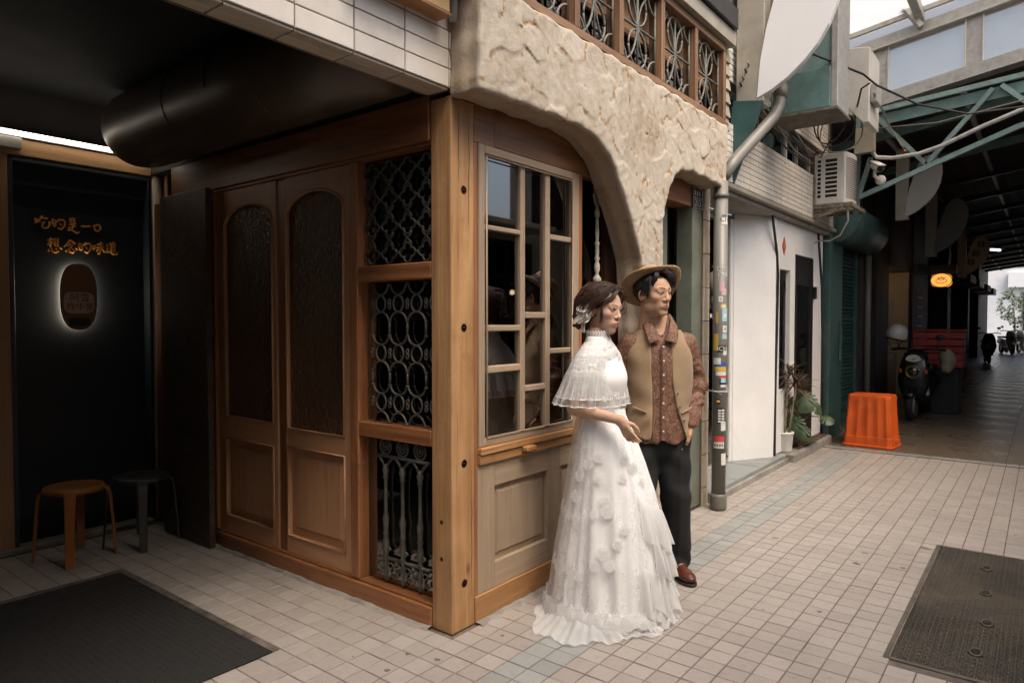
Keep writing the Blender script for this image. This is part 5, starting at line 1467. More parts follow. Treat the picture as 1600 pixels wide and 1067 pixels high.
for a, b in zip(xs[:-1], xs[1:]):
    rb('bulkhead_panel', SHEET, a + 0.05, b - 0.05, 3.93, 4.43, YB + 0.05, YB + 0.06)
    rb('panel_post', GALV, b - 0.075, b + 0.075, 3.93, 4.43, YB + 0.03, YB + 0.07)
    rb('panel_edge', WHITEPLASTIC, b - 0.085, b - 0.070, 3.93, 4.43, YB + 0.01, YB + 0.05)
    rb('panel_edge', WHITEPLASTIC, b + 0.070, b + 0.085, 3.93, 4.43, YB + 0.01, YB + 0.05)
# sloped roof lights over the alley, between rafters
rf2 = 0
xr = [0.0, 1.0, 2.0, 3.0, 4.0]
for i in range(4):
    for j in range(3):
        y0, y1 = 6.6 - (j + 1)*1.1, 6.6 - j*1.1
        rb('roof_panel', SHEET, xr[i] + 0.02, xr[i+1] - 0.02, 4.72, 4.73, y0 + 0.02, y1 - 0.02)
for x in xr[1:]:
    rb('rafter', GALV, x - 0.04, x + 0.04, 4.60, 4.70, 3.1, 6.55)
for j in range(4):
    rb('purlin', GALV, 0.0, 4.2, 4.66, 4.715, 6.4 - j*1.1 - 0.02, 6.4 - j*1.1 + 0.02)
rb('top_strip', SHEET, 0.0, 4.3, 4.572, 4.74, YB + 0.13, YB + 0.14)
MB().bar((1.02, 6.38, 4.66), (0.86, 6.34, 4.90), 0.09, 0.05).build('strut', GALV, rf)
# teal truss across the alley
ts = thing('teal_truss', 'teal steel lattice truss spanning the alley under the roof lights', 'truss', (1.5, 6.3, 2.9))
def tz(x): return 3.76 + 0.085*x
def tlow(x): return 2.84 + 0.38*max(0, x - 0.43) if x < 1.9 else 3.40 + 0.16*(x - 1.9)
t_ = MB().bar((0.40, 6.3, tz(0.4)), (4.3, 6.3, tz(4.3)), 0.05, 0.05); t_.build('top_chord', TEAL_PALE, ts)
t_ = MB().bar((0.40, 6.33, tz(0.4) - 0.10), (4.3, 6.33, tz(4.3) - 0.12), 0.012, 0.12); t_.build('web_plate', TEAL, ts)
t_ = MB().bar((0.42, 6.3, 2.86), (1.9, 6.3, 3.42), 0.05, 0.05); t_.bar((1.9, 6.3, 3.42), (4.3, 6.3, 3.9), 0.05, 0.05); t_.build('bottom_chord', TEAL_PALE, ts)
for (a, b) in (((0.60, 3.76), (1.10, 3.15)), ((1.10, 3.15), (1.68, 3.84)), ((1.75, 3.86), (2.1, 3.5)), ((0.44, 2.88), (0.56, 3.30))):
    MB().bar((a[0], 6.3, a[1]), (b[0], 6.3, b[1]), 0.04, 0.045).build('diagonal', TEAL_PALE, ts)
MB().bar((0.42, 6.3, 2.6), (0.42, 6.3, 3.85), 0.06, 0.06).build('upright', TEAL, ts)
# conduit, junction box, camera, cables
jb = thing('junction_box', 'grey metal junction box fixed to the teal truss', 'junction box', (0.5, 6.25, 3.33))
boxobj('box', BEIGEBOX, jb, 0.43, 0.62, 6.14, 6.25, 3.335, 3.60, 0.006)
boxobj('lid', BEIGEBOX, jb, 0.425, 0.625, 6.13, 6.1395, 3.33, 3.605, 0.003)
cd = MB().tube([(0.60, 6.18, 3.33), (0.64, 6.18, 3.27), (0.8, 6.18, 3.24), (1.05, 6.18, 3.25), (1.25, 6.18, 3.30), (1.6, 6.18, 3.44), (1.95, 6.18, 3.56), (2.6, 6.18, 3.75), (4.2, 6.18, 4.1)], 0.022, 10)
tag(cd.build('steel_conduit', GALV), 'bent galvanised conduit running along the teal truss', 'conduit')
sc_ = thing('security_camera', 'white bullet security camera hung below the junction box', 'camera', (0.66, 6.2, 3.0))
d_ = Vector((0.55, -0.75, -0.45)).normalized(); c0 = Vector((0.64, 6.16, 3.17))
MB().tube([c0 - d_*0.05, c0 - d_*0.045, c0 + d_*0.10, c0 + d_*0.105], [0.03, 0.042, 0.042, 0.040], 18).build('housing', WHITEPLASTIC, sc_)
MB().tube([c0 + d_*0.1055, c0 + d_*0.108], 0.036, 18).build('lens', BLACKMETAL, sc_)
hd = MB().tube([c0 - d_*0.06 + Vector((0, 0, 0.044)), c0 + d_*0.15 + Vector((0, 0, 0.044))], 0.044, 10, flat=0.18); hd.build('sun_hood', WHITEPLASTIC, sc_)
MB().tube([c0 + Vector((-0.01, 0.0, -0.03)), c0 + Vector((-0.02, 0.03, -0.10)), c0 + Vector((0.02, 0.06, -0.14))], 0.018, 10).build('arm', WHITEPLASTIC, sc_)
MB().lathe([(0.001, 0.02), (0.05, 0.015), (0.055, 0)], 18, Matrix.Translation((0.67, 6.26, 3.03)) @ Matrix.Rotation(pi/2, 4, 'X')).build('base_disc', WHITEPLASTIC, sc_)
MB().tube([(0.60, 6.2, 3.32), (0.56, 6.2, 3.24), (0.60, 6.19, 3.16)], 0.006, 6).build('lead', CABLE, sc_)
oh = thing('overhead_cables', 'slack black and grey cables crossing below the roof lights', 'cables', (1.2, 5.0, 3.4))
MB().tube([(0.62, 3.6, 3.62), (0.80, 4.6, 3.70), (0.84, 5.0, 3.70), (1.1, 5.6, 3.62), (1.5, 5.9, 3.52), (2.2, 6.1, 3.55), (3.5, 6.2, 3.8)], 0.010, 6).build('cable', CABLE, oh)
MB().tube([(0.55, 5.5, 3.30), (0.60, 5.3, 3.55), (0.72, 4.95, 3.68), (0.80, 4.9, 3.70)], 0.009, 6).build('cable', CABLE, oh)
MB().tube([(0.78, 5.2, 3.69), (0.80, 5.6, 3.60), (0.82, 5.9, 3.48), (0.90, 6.0, 3.34), (0.93, 6.02, 3.28)], 0.010, 6).build('cable', CABLE_GREY, oh)
MB().sphere((0.935, 6.02, 3.265), 0.014, 8, 6).build('orange_plug', ORANGE, oh)
MB().tube([(0.60, 6.22, 3.60), (1.2, 6.22, 3.56), (2.0, 6.22, 3.66), (3.5, 6.22, 3.9)], 0.007, 6).build('cable', CABLE_GREY, oh)
MB().tube([(0.45, 6.1, 3.40), (0.25, 5.9, 3.30), (0.10, 5.8, 3.36)], 0.007, 6).build('cable', CABLE_GREY, oh)
# ================================================================ covered arcade beyond
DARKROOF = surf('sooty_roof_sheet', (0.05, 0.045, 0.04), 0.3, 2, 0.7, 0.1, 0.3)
ar = thing('arcade_roof', 'dark corrugated roof over the covered market arcade', 'roof', (2, 20, 3.9))
cg = MB(); n = 60
for k in range(n):
    xa = -1.0 + 5.6*k/n; xb = -1.0 + 5.6*(k+1)/n
    za = 3.885 + 0.16*xa + (0.012 if k % 2 else 0); zb = 3.885 + 0.16*xb + (0 if k % 2 else 0.012)
    cg.add([(xa, 6.62, za), (xb, 6.62, zb), (xb, 37, zb), (xa, 37, za)], [(0,1,2,3)])
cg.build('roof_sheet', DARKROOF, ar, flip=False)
for k in range(14):
    y = 7.3 + k*2.1
    MB().bar((-0.2, y, 3.66), (4.4, y, 4.33), 0.06, 0.10).build('roof_beam', BLACKMETAL if k > 1 else TEAL, ar)
for x in (0.5, 1.4, 2.3):
    MB().bar((x, 6.6, 3.74 + 0.15*x), (x, 36.5, 3.74 + 0.15*x), 0.05, 0.05).build('purlin', GALV, ar)
# row of dark shops on the left
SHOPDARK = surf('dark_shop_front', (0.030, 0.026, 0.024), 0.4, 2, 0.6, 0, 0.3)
def shop_front(label, piers, y_mid):
    t = thing('unlit_shop', label, 'shop', (-0.2, y_mid, 0), 0, 'unlit shop fronts along the arcade')
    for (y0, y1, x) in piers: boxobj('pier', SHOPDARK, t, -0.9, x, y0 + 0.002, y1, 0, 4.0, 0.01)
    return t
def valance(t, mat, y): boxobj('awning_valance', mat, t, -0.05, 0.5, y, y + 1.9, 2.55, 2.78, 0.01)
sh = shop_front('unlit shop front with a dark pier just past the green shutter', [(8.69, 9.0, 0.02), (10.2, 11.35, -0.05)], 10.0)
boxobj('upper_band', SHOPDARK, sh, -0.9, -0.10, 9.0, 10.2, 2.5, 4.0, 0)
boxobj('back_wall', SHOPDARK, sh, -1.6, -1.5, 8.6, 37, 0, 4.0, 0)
boxobj('back_floor', SHOPDARK, sh, -1.5, -0.9, 6.3, 37, -0.01, 0.005, 0)
sh2 = shop_front('unlit shop front with pale louvres beneath the orange oval sign', [(13.7, 16.0, 0.0)], 14.8)
boxobj('upper_band', SHOPDARK, sh2, -0.9, -0.02, 11.352, 13.698, 2.45, 4.0, 0)
for z in (1.35, 1.55, 1.75, 1.95):
    boxobj('louvre', GALV, sh2, -0.02, 0.03, 14.2, 14.9, z, z + 0.03, 0.003)
sh3 = shop_front('unlit recessed shop front with beige awning past the oval sign', [(16.0, 19.5, -0.35), (19.5, 20.2, 0.05)], 18.0)
valance(sh3, BEIGEBOX, 16.5)
sh4 = shop_front('unlit shop front with teal awning halfway down the arcade', [(20.2, 25, -0.3), (25, 25.6, 0.1)], 23.0)
valance(sh4, SHOPDARK, 20.3); valance(sh4, TEAL, 23.7)
sh5 = shop_front('last unlit shop front before the daylight at the far end', [(25.6, 31, -0.3), (31, 36.5, 0.0)], 31.0)
valance(sh5, SHOPDARK, 27.3); valance(sh5, BEIGEBOX, 30.9)
pt = MB().tube([(0.08, 8.85, 0.02), (0.08, 8.85, 2.9)], 0.045, 16)
tag(pt.build('dark_pipe', PVC), 'dim grey wall pipe in shade behind the orange bin', 'pipe')
# lit shop interior
lt = thing('lit_shop', 'small warm lit shop opening behind the parked scooter', 'shop', (-0.7, 12.5, 0))
SHOPIN = surf('cream_shop_wall', (0.36, 0.29, 0.20), 0.1, 3, 0.6)
boxobj('rear_wall', SHOPIN, lt, -1.42, -1.38, 11.4, 13.7, 0, 2.45, 0)
boxobj('side_wall', SHOPIN, lt, -1.38, -0.06, 13.62, 13.68, 0, 2.45, 0)
boxobj('counter', W_PLY, lt, -0.55, -0.15, 11.6, 12.9, 0.0, 0.85, 0.006)
boxobj('shelf', STOOL_O, lt, -0.50, -0.10, 11.6, 12.9, 0.98, 1.02, 0.004)
boxobj('price_card', SW, lt, -0.14, -0.135, 12.0, 12.4, 1.55, 1.85, 0)
for k in range(5):
    MB().lathe([(0.05, 0), (0.055, 0.05), (0.04, 0.13), (0.001, 0.14)], 12, Matrix.Translation((-0.28, 11.75 + 0.22*k, 1.02))).build('jar', (SW, STOOL_O, SW, SY, SW)[k], lt)
MB().sphere((-0.7, 12.5, 2.25), 0.07, 12, 8).build('bulb', emit('warm_bulb', (1.0, 0.72, 0.40), 14.0), lt)
MB().tube([(-0.7, 12.5, 2.31), (-0.7, 12.5, 2.45)], 0.006, 6).build('flex', CABLE, lt)
# oval lantern sign
ln = thing('oval_lantern_sign', 'small glowing orange oval sign hanging in the dark arcade', 'sign', (0.52, 13.5, 2.1))
MB().prism([(x, z) for x, z in oval(0.52, 2.262, 0.178, 0.135, 32, 2.8)], 13.44, 13.54).build('lit_face', emit('amber_sign_glow', (1.0, 0.36, 0.07), 0.75), ln)
MB().tube([(0.52 + 0.180*cos(t), 13.44, 2.262 + 0.137*sin(t)) for t in np.linspace(0, 2*pi, 33)[:-1]], 0.010, 6, closed=True).build('rim', STOOL_O, ln)
for (rx, rz, dz) in ((0.09, 0.045, -0.01), (0.045, 0.03, 0.03)):
    MB().tube([(0.52 + rx*cos(t), 13.432, 2.262 + dz + rz*sin(t)) for t in np.linspace(0, 2*pi, 21)[:-1]], 0.006, 5, closed=True).build('drawn_motif', STOOL_O, ln)
for k in range(3):
    MB().tube([(0.46 + 0.06*k, 13.432, 2.30), (0.47 + 0.06*k, 13.432, 2.33)], 0.006, 5).build('drawn_motif', STOOL_O, ln)
MB().bar((-0.02, 13.5, 2.42), (0.75, 13.5, 2.42), 0.03, 0.03).build('bracket', BLACKMETAL, ln)
MB().tube([(0.52, 13.5, 2.40), (0.52, 13.5, 2.42)], 0.01, 6).build('hanger', BLACKMETAL, ln)

# lit tube far along the roof, cartons and stools by the dark shops
tf = thing('ceiling_tube', 'short bright tube lamp far along the arcade roof', 'lamp', (1.15, 17.0, 3.1))
MB().bar((1.12, 17.1, 3.12), (1.27, 17.4, 3.12), 0.04, 0.03).build('tube', emit('far_tube', (1.0, 0.97, 0.92), 5.0), tf)
MB().bar((1.0, 17.0, 3.16), (1.35, 17.5, 3.16), 0.08, 0.03).build('batten', GALV, tf)
for x, y in ((1.05, 17.1), (1.3, 17.4)):
    MB().tube([(x, y, 3.17), (x, y, 3.85)], 0.006, 5).build('hanger', CABLE, tf)
CARTON = surf('brown_carton', (0.22, 0.14, 0.08), 0.15, 6, 0.85)
for k, (x, y, z, w, d, h_, lab) in enumerate(((0.42, 14.3, 0.0, 0.45, 0.5, 0.38, 'brown carton on the arcade floor under the other carton'), (0.44, 14.35, 0.38, 0.38, 0.4, 0.30, 'smaller brown carton stacked on another beyond the scooter'), (0.40, 18.2, 0.0, 0.4, 0.6, 0.5, 'lone brown carton farther along the dark shops'))):
    c = thing('carton', lab, 'box', (x, y, z), 0, 'cartons along the dark shops')
    MB().box(x - w/2, x + w/2, y - d/2, y + d/2, z, z + h_).build('box_body', CARTON, c, bevel=0.006)
    MB().box(x - 0.03, x + 0.03, y - d/2 - 0.001, y + d/2 + 0.001, z + h_*0.7, z + h_ + 0.001).build('tape', SY, c)

# ---- upturned orange bin
ob = thing('orange_bin', 'upturned orange fluted plastic bin on the paving by the green pier', 'bin', (0.55, 6.66, 0))
def rect_ring(hx, hy, z, rr=0.03, fl=0.0, n=12):
    pts = []
    def side(ax, ay, bx, by, nx_, ny_):
        for k in range(n * 2):
            t = k / (n * 2)
            f = fl * (0.5 - 0.5*cos(t * 2*pi * 4)) ** 0.6
            pts.append((ax + (bx-ax)*t + nx_*f, ay + (by-ay)*t + ny_*f, z))
    side(-hx+rr, -hy, hx-rr, -hy, 0, 1)
    side(hx, -hy+rr, hx, hy-rr, -1, 0)
    side(hx-rr, hy, -hx+rr, hy, 0, -1)
    side(-hx, hy-rr, -hx, -hy+rr, 1, 0)
    return pts
lev = [(0.272, 0.235, 0.0, 0), (0.278, 0.241, 0.008, 0), (0.278, 0.241, 0.022, 0), (0.262, 0.225, 0.030, 0), (0.258, 0.221, 0.12, 0.008), (0.254, 0.217, 0.125, 0.012), (0.233, 0.196, 0.48, 0.012), (0.229, 0.192, 0.56, 0.004), (0.224, 0.187, 0.592, 0), (0.212, 0.175, 0.602, 0)]
ob_ = MB(); vs = []; fs = []
for (a, b, z, fl) in lev: vs += rect_ring(a, b, z, 0.03, fl)
m_ = 96
for i in range(len(lev) - 1):
    for k in range(m_): fs.append((i*m_+k, i*m_+(k+1) % m_, (i+1)*m_+(k+1) % m_, (i+1)*m_+k))
fs.append(tuple((len(lev)-1)*m_ + k for k in range(m_)))
ob_.add(vs, fs)
Rz = Matrix.Translation((0.55, 6.66, 0)) @ Matrix.Rotation(radians(-3), 4, 'Z')
ob_.V = [tuple(Rz @ Vector(v)) for v in ob_.V]
ob_.build('body', ORANGE, ob)
for s in (-1, 1):
    hb = MB().box(s*0.262 - 0.01, s*0.262 + 0.01, -0.07, 0.07, 0.055, 0.095); hb.V = [tuple(Rz @ Vector(v)) for v in hb.V]
    hb.build('handle_lug', ORANGE, ob, bevel=0.005)

# ---- scooters
def scooter(label, loc, rz, paint, face=True, group='parked scooters'):
    t = thing('parked_scooter', label, 'scooter', loc, rz, group)
    def L(mb, name, mat, **k): return mb.build(name, mat, t, local=True, **k)
    def wheel(y):
        mb = MB().tube([(0, y + 0.20*cos(a), 0.245 + 0.20*sin(a)) for a in np.linspace(0, 2*pi, 25)[:-1]], 0.048, 10, closed=True)
        w = L(mb, 'wheel', TYRE)
        h_ = MB().lathe([(0.001, -0.03), (0.13, -0.025), (0.155, 0), (0.13, 0.025), (0.001, 0.03)], 18, Matrix.Translation((0, y, 0.245)) @ Matrix.Rotation(pi/2, 4, 'Y'))
        h_.build('rim', GALV, w, local=True)
    wheel(-0.60); wheel(0.66)
    L(MB().tube([(0, -0.60 + 0.255*cos(a), 0.245 + 0.255*sin(a)) for a in np.linspace(0.5, 2.7, 12)], 0.07, 8, flat=0.5), 'mudguard', paint)
    # leg shield with the headlamp apron
    sh_ = MB(); rows_ = [(0.10, -0.50, 0.30, 0.05), (0.17, -0.52, 0.42, 0.07), (0.215, -0.50, 0.58, 0.09), (0.205, -0.47, 0.74, 0.10), (0.185, -0.44, 0.86, 0.11), (0.15, -0.40, 0.98, 0.10), (0.08, -0.36, 1.04, 0.07)]
    vs = []; fs = []; nn = 16
    for (w, y, z, d) in rows_:
        for k in range(nn):
            a = 2*pi*k/nn
            vs.append((w*math.copysign(abs(cos(a)) ** 0.75, cos(a)), y + d*math.copysign(abs(sin(a)) ** 0.75, sin(a)), z))
    for i in range(len(rows_) - 1):
        for k in range(nn): fs.append((i*nn+k, i*nn+(k+1) % nn, (i+1)*nn+(k+1) % nn, (i+1)*nn+k))
    fs += [tuple(range(nn)), tuple((len(rows_)-1)*nn + k for k in range(nn))]
    L(MB().add(vs, fs, True), 'front_shield', paint)
    hl = L(MB().lathe([(0.001, 0.02), (0.05, 0.016), (0.082, 0.0)], 22, Matrix.Translation((0, -0.585, 0.72)) @ Matrix.Rotation(pi/2, 4, 'X')), 'headlamp', GLASS_CLEAR)
    MB().lathe([(0.001, 0.0), (0.075, 0.001)], 22, Matrix.Translation((0, -0.578, 0.72)) @ Matrix.Rotation(pi/2, 4, 'X')).build('reflector', CHROME, hl, local=True)
    MB().tube([(0.088*cos(a), -0.585, 0.72 + 0.088*sin(a)) for a in np.linspace(0, 2*pi, 25)[:-1]], 0.010, 8, closed=True).build('lamp_ring', surf('brass_ring', (0.40, 0.30, 0.10), 0.1, 10, 0.35, 0.6, 0), hl, local=True)
    for s in (-1, 1):
        L(MB().sphere((s*0.165, -0.545, 0.725), 0.035, 10, 8, (0.6, 0.6, 1.1)), 'turn_signal', ORANGE)
        L(MB().tube([(0, -0.33, 1.03), (s*0.20, -0.30, 1.05), (s*0.36, -0.24, 1.03)], 0.017, 8), 'handlebar', BLACKMETAL)
        L(MB().tube([(s*0.24, -0.29, 1.06), (s*0.28, -0.30, 1.18)], 0.007, 6), 'mirror_stem', BLACKMETAL)
        L(MB().sphere((s*0.29, -0.30, 1.22), 0.06, 14, 8, (1.0, 0.25, 0.7)), 'mirror', BLACKMETAL)
    if face:
        L(MB().prism([(0.10*cos(a) * (1 if sin(a) > 0 else 1.0), 0.895 + (0.075 if sin(a) > 0 else 0.03)*sin(a)) for a in np.linspace(0, 2*pi, 25)[:-1]], -0.555, -0.535, 'Y'), 'white_badge', WHITEPLASTIC)
        L(MB().tube([(-0.02, -0.558, 0.89), (0.01, -0.558, 0.905), (0.03, -0.558, 0.91)], 0.006, 5), 'badge_mark', BLACKMETAL)
    L(MB().box(-0.14, 0.14, -0.45, 0.10, 0.27, 0.32), 'footboard', BLACKMETAL, bevel=0.02)
    bd_ = MB(); vs = []; fs = []
    rws = [(0.10, 0.05, 0.30), (0.15, 0.20, 0.60), (0.17, 0.45, 0.64), (0.16, 0.75, 0.66), (0.10, 0.98, 0.68), (0.04, 1.05, 0.68)]
    for (w, y, z) in rws:
        for k in range(12):
            a = 2*pi*k/12
            vs.append((w*cos(a), y, z - 0.12 + 0.14*sin(a)))
    for i in range(len(rws) - 1):
        for k in range(12): fs.append((i*12+k, i*12+(k+1) % 12, (i+1)*12+(k+1) % 12, (i+1)*12+k))
    fs += [tuple(range(12)), tuple(60 + k for k in range(12))]
    L(MB().add(vs, fs, True), 'rear_body', paint)
    L(MB().box(-0.13, 0.13, 0.12, 0.85, 0.70, 0.79), 'saddle', BLACKMETAL, bevel=0.03, seg=2)
    return t
scooter('black scooter with round headlamp parked behind the orange bin', (0.66, 9.80, 0), radians(-4), SCOOTPAINT)
scooter('pale scooter parked in daylight at the far end, nearer the shops', (0.80, 35.5, 0), radians(20), WHITEPLASTIC, False)
scooter('grey scooter parked in daylight at the far end, nearer the middle', (1.35, 37.5, 0), radians(-15), GALV, False)
scooter('dark scooter standing in the shade far along the arcade', (0.55, 27.0, 0), radians(8), SCOOTPAINT, False)
hm = thing('helmet', 'white open face helmet hung on the scooter mirror', 'helmet', (0.36, 9.42, 1.12))
MB().lathe([(0.128, 0.0), (0.142, 0.04), (0.143, 0.10), (0.125, 0.165), (0.085, 0.21), (0.04, 0.228), (0.001, 0.232)], 24, Matrix.Translation((0.36, 9.42, 1.19)) @ Matrix.Rotation(radians(14), 4, 'Y')).build('shell', WHITEPLASTIC, hm)
MB().tube([(0.36 + 0.135*cos(a), 9.42 + 0.135*sin(a), 1.19 - 0.03*cos(a)) for a in np.linspace(0, 2*pi, 25)[:-1]], 0.012, 8, closed=True).build('trim', BLACKMETAL, hm)
MB().tube([(0.26, 9.36, 1.19), (0.30, 9.38, 1.08), (0.38, 9.40, 1.05), (0.46, 9.38, 1.17)], 0.007, 6).build('strap', BLACKMETAL, hm)
rx = thing('red_crate', 'faded red slatted delivery crate behind the black scooter', 'crate', (0.80, 10.55, 0.73))
for k in range(5):
    z = 0.74 + k*0.112
    boxobj('slat', REDPLASTIC, rx, 0.47, 1.15, 10.30, 10.33, z, z + 0.098, 0.006)
    boxobj('slat', REDPLASTIC, rx, 1.122, 1.15, 10.332, 10.85, z, z + 0.098, 0.006)
boxobj('top_rim', REDPLASTIC, rx, 0.46, 1.16, 10.285, 10.86, 1.295, 1.33, 0.008)
boxobj('crate_base', REDPLASTIC, rx, 0.48, 1.12, 10.335, 10.84, 0.73, 0.76, 0.004)
boxobj('stand', SHOPDARK, rx, 0.52, 1.10, 10.36, 10.80, 0.0, 0.729, 0.01)
bgs = thing('cloth_bundle', 'pale crumpled cloth slung over the black scooter', 'cloth', (0.98, 9.9, 0.75))
X_, Y_, Z_ = grid((0.80, 9.70, 0.62), (1.16, 10.1, 1.10), 0.02)
f_ = ell((X_, Y_, Z_), (0.98, 9.9, 0.86), (0.11, 0.12, 0.19)) + 0.022*vnoise((X_, Y_, Z_), 26, 5)
v_, q_ = surface_nets(f_, (0.80, 9.70, 0.62), 0.02)
finish('cloth', mesh_np('cloth', v_ - np.array([0.98, 9.9, 0.75]), q_), surf('khaki_cloth', (0.30, 0.28, 0.20), 0.2, 10, 0.9, 0, 0.3), bgs)

# ---- plants by the white shop
def leafmat(name, c, c2):
    m, nt = newmat(name)
    n = noise(nt, coords(nt), 9, 4, 0.6)
    col = ramp(nt, n, [(0.3, c), (0.7, c2)])
    p = principled(nt, col, 0.42)
    tr = nd(nt, 'ShaderNodeBsdfTranslucent', Color=mixc(nt, 0.5, col, (0.25, 0.35, 0.06)))
    mx = nt.nodes.new('ShaderNodeMixShader'); mx.inputs[0].default_value = 0.18
    nt.links.new(p.outputs[0], mx.inputs[1]); nt.links.new(tr.outputs[0], mx.inputs[2])
    out(nt, mx.outputs[0]); return m
LEAF = leafmat('dark_glossy_leaf', (0.030, 0.060, 0.026), (0.075, 0.12, 0.055))
LEAF2 = leafmat('fresh_leaf', (0.05, 0.10, 0.03), (0.14, 0.20, 0.07))
LEAFR = leafmat('reddish_strap_leaf', (0.07, 0.035, 0.03), (0.20, 0.12, 0.085))
STEM = surf('pale_stem', (0.30, 0.24, 0.16), 0.25, 20, 0.8)
pn = thing('planter_ledge', 'low concrete planter ledge with soil along the white shop', 'planter', (0.03, 5.75, 0))
boxobj('ledge', CONC, pn, -0.10, 0.13, 5.02, 6.58, -0.015, 0.085, 0.012)
boxobj('soil', surf('soil', (0.09, 0.05, 0.035), 0.4, 20, 0.95, 0, 0.8, 30, 0.02), pn, -0.06, 0.09, 5.35, 6.5, 0.0855, 0.098, 0.004)
po = thing('white_pot', 'white tapered plant pot at the corner of the painted step', 'pot', (-0.03, 5.12, 0.086))
MB().lathe([(0.001, 0.004), (0.066, 0.0), (0.072, 0.02), (0.086, 0.19), (0.092, 0.195), (0.092, 0.215), (0.083, 0.215), (0.075, 0.18), (0.001, 0.175)], 28, Matrix.Translation((-0.0, 5.12, 0.086))).build('pot_body', WHITEPLASTIC, po)
def strap_leaf(mb, o, az, el, L, w, droop):
    o = Vector(o); d = Vector((cos(az)*cos(el), sin(az)*cos(el), sin(el))); sd = Vector((-sin(az), cos(az), 0))
    n = 7; vs = []
    for k in range(n + 1):
        t = k / n
        p = o + d*L*t + Vector((0, 0, -droop*L*t*t))
        ww = w * (sin(pi*min(1, t*0.9 + 0.12)) ** 0.6) * (1 - t**4)
        up = Vector((0, 0, ww*0.35))
        vs += [p - sd*ww + up, p, p + sd*ww + up]
    fs = []
    for k in range(n):
        fs += [(k*3, k*3+1, k*3+4, k*3+3), (k*3+1, k*3+2, k*3+5, k*3+4)]
    mb.add(vs, fs, True)
dr = thing('dracaena', 'spiky reddish dracaena on thin canes rising from the white pot', 'plant', (0.0, 5.12, 0.26))
for (dx, dy, h_) in ((0.0, 0.0, 0.92), (0.03, 0.03, 0.80), (-0.03, 0.02, 0.62)):
    MB().tube([(dx, 5.12 + dy, 0.26), (dx*1.6 + 0.01, 5.13 + dy*1.5, 0.26 + (h_ - 0.26)*0.5), (dx*1.8 + 0.03, 5.14 + dy*1.8, h_)], [0.011, 0.010, 0.008], 8).build('cane', STEM, dr)
    for k in range(44):
        mb = MB()
        strap_leaf(mb, (dx*1.8 + 0.03, 5.14 + dy*1.8, h_ - 0.02 + RNG.uniform(-0.04, 0.04)), RNG.uniform(0, 2*pi), RNG.uniform(-0.25, 1.35), RNG.uniform(0.20, 0.34) * (1 if h_ > 0.7 else 0.7), 0.010, RNG.uniform(0.15, 0.6))
        mb.build('strap_leaf', LEAFR, dr, flip=False)
def monstera_leaf(R):
    """heart-shaped split leaf in the XY plane, tip along +X"""
    pts = []
    n = 64
    for k in range(n):
        a = 2*pi*k/n
        r = R * (1.0 - 0.42*(1 if abs(a - pi) < 0.18 else 0)) * (0.80 + 0.22*cos(a))
        s = abs((a if a < pi else 2*pi - a))
        if 0.35 < s < 2.5:
            ph = (s - 0.35) / 2.15 * 5
            if (ph % 1) > 0.72: r *= 0.42
        pts.append((r*cos(a), r*sin(a)))
    return pts
mn = thing('monstera', 'split leaf monstera in a dark pot beside the white pot', 'plant', (0.02, 5.42, 0.086))
MB().lathe([(0.001, 0.0), (0.075, 0.0), (0.10, 0.2), (0.092, 0.2), (0.001, 0.17)], 20, Matrix.Translation((-0.02, 5.42, 0.099))).build('dark_pot', BLACKMETAL, mn)
for (px, py, pz, R, az, tilt, roll) in ((0.14, 5.30, 0.66, 0.165, -60, 50, 10), (-0.02, 5.28, 0.60, 0.14, -120, 55, -15), (0.05, 5.22, 0.40, 0.15, -75, 60, 20), (0.20, 5.50, 0.58, 0.13, -20, 45, 0), (0.0, 5.25, 0.46, 0.10, -140, 40, 0), (0.30, 5.55, 0.43, 0.10, -40, 25, 10), (0.10, 5.40, 0.30, 0.11, -80, 50, 0)):
    c = Vector((px, py, pz))
    M = Matrix.Translation(c) @ Matrix.Rotation(radians(az), 4, 'Z') @ Matrix.Rotation(radians(tilt), 4, 'Y') @ Matrix.Rotation(radians(roll), 4, 'X')
    pts = monstera_leaf(R)
    mb = MB(); m = len(pts)
    vs = [M @ Vector((-0.05*R, 0, 0))] + [M @ Vector((x, y, -0.35*(x*x + y*y)/R + 0.0)) for x, y in pts] + [M @ Vector((x*0.5, y*0.5, 0.02*R)) for x, y in pts]
    fs = [(0, 1 + m + k, 1 + m + (k+1) % m) for k in range(m)] + [(1 + m + k, 1 + k, 1 + (k+1) % m, 1 + m + (k+1) % m) for k in range(m)]
    mb.add(vs, fs, True); mb.build('split_leaf', LEAF, mn, flip=False)
    b0 = Vector((-0.02, 5.42, 0.28))
    MB().tube([b0, (b0 + c)/2 + Vector((0, 0, 0.08)), c + Vector((0, 0, 0.0))], 0.006, 6).build('leaf_stalk', LEAF2, mn)
fe = thing('small_fern', 'small feathery weed growing from the planter ledge', 'plant', (0.09, 5.75, 0.09))
for k in range(9):
    az = RNG.uniform(-2.4, 0.9); L_ = RNG.uniform(0.13, 0.26); o = Vector((0.08, 5.72 + RNG.uniform(-0.2, 0.25), 0.095))
    mb = MB()
    for j in range(9):
        t = (j + 1) / 10
        p = o + Vector((cos(az), sin(az), 0))*L_*t*0.8 + Vector((0, 0, L_*(0.9*t - 0.6*t*t)))
        for s in (-1, 1): strap_leaf(mb, p, az + s*1.0, 0.15, 0.055*(1.1 - t), 0.007, 0.2)
    mb.build('frond', LEAF2, fe, flip=False)

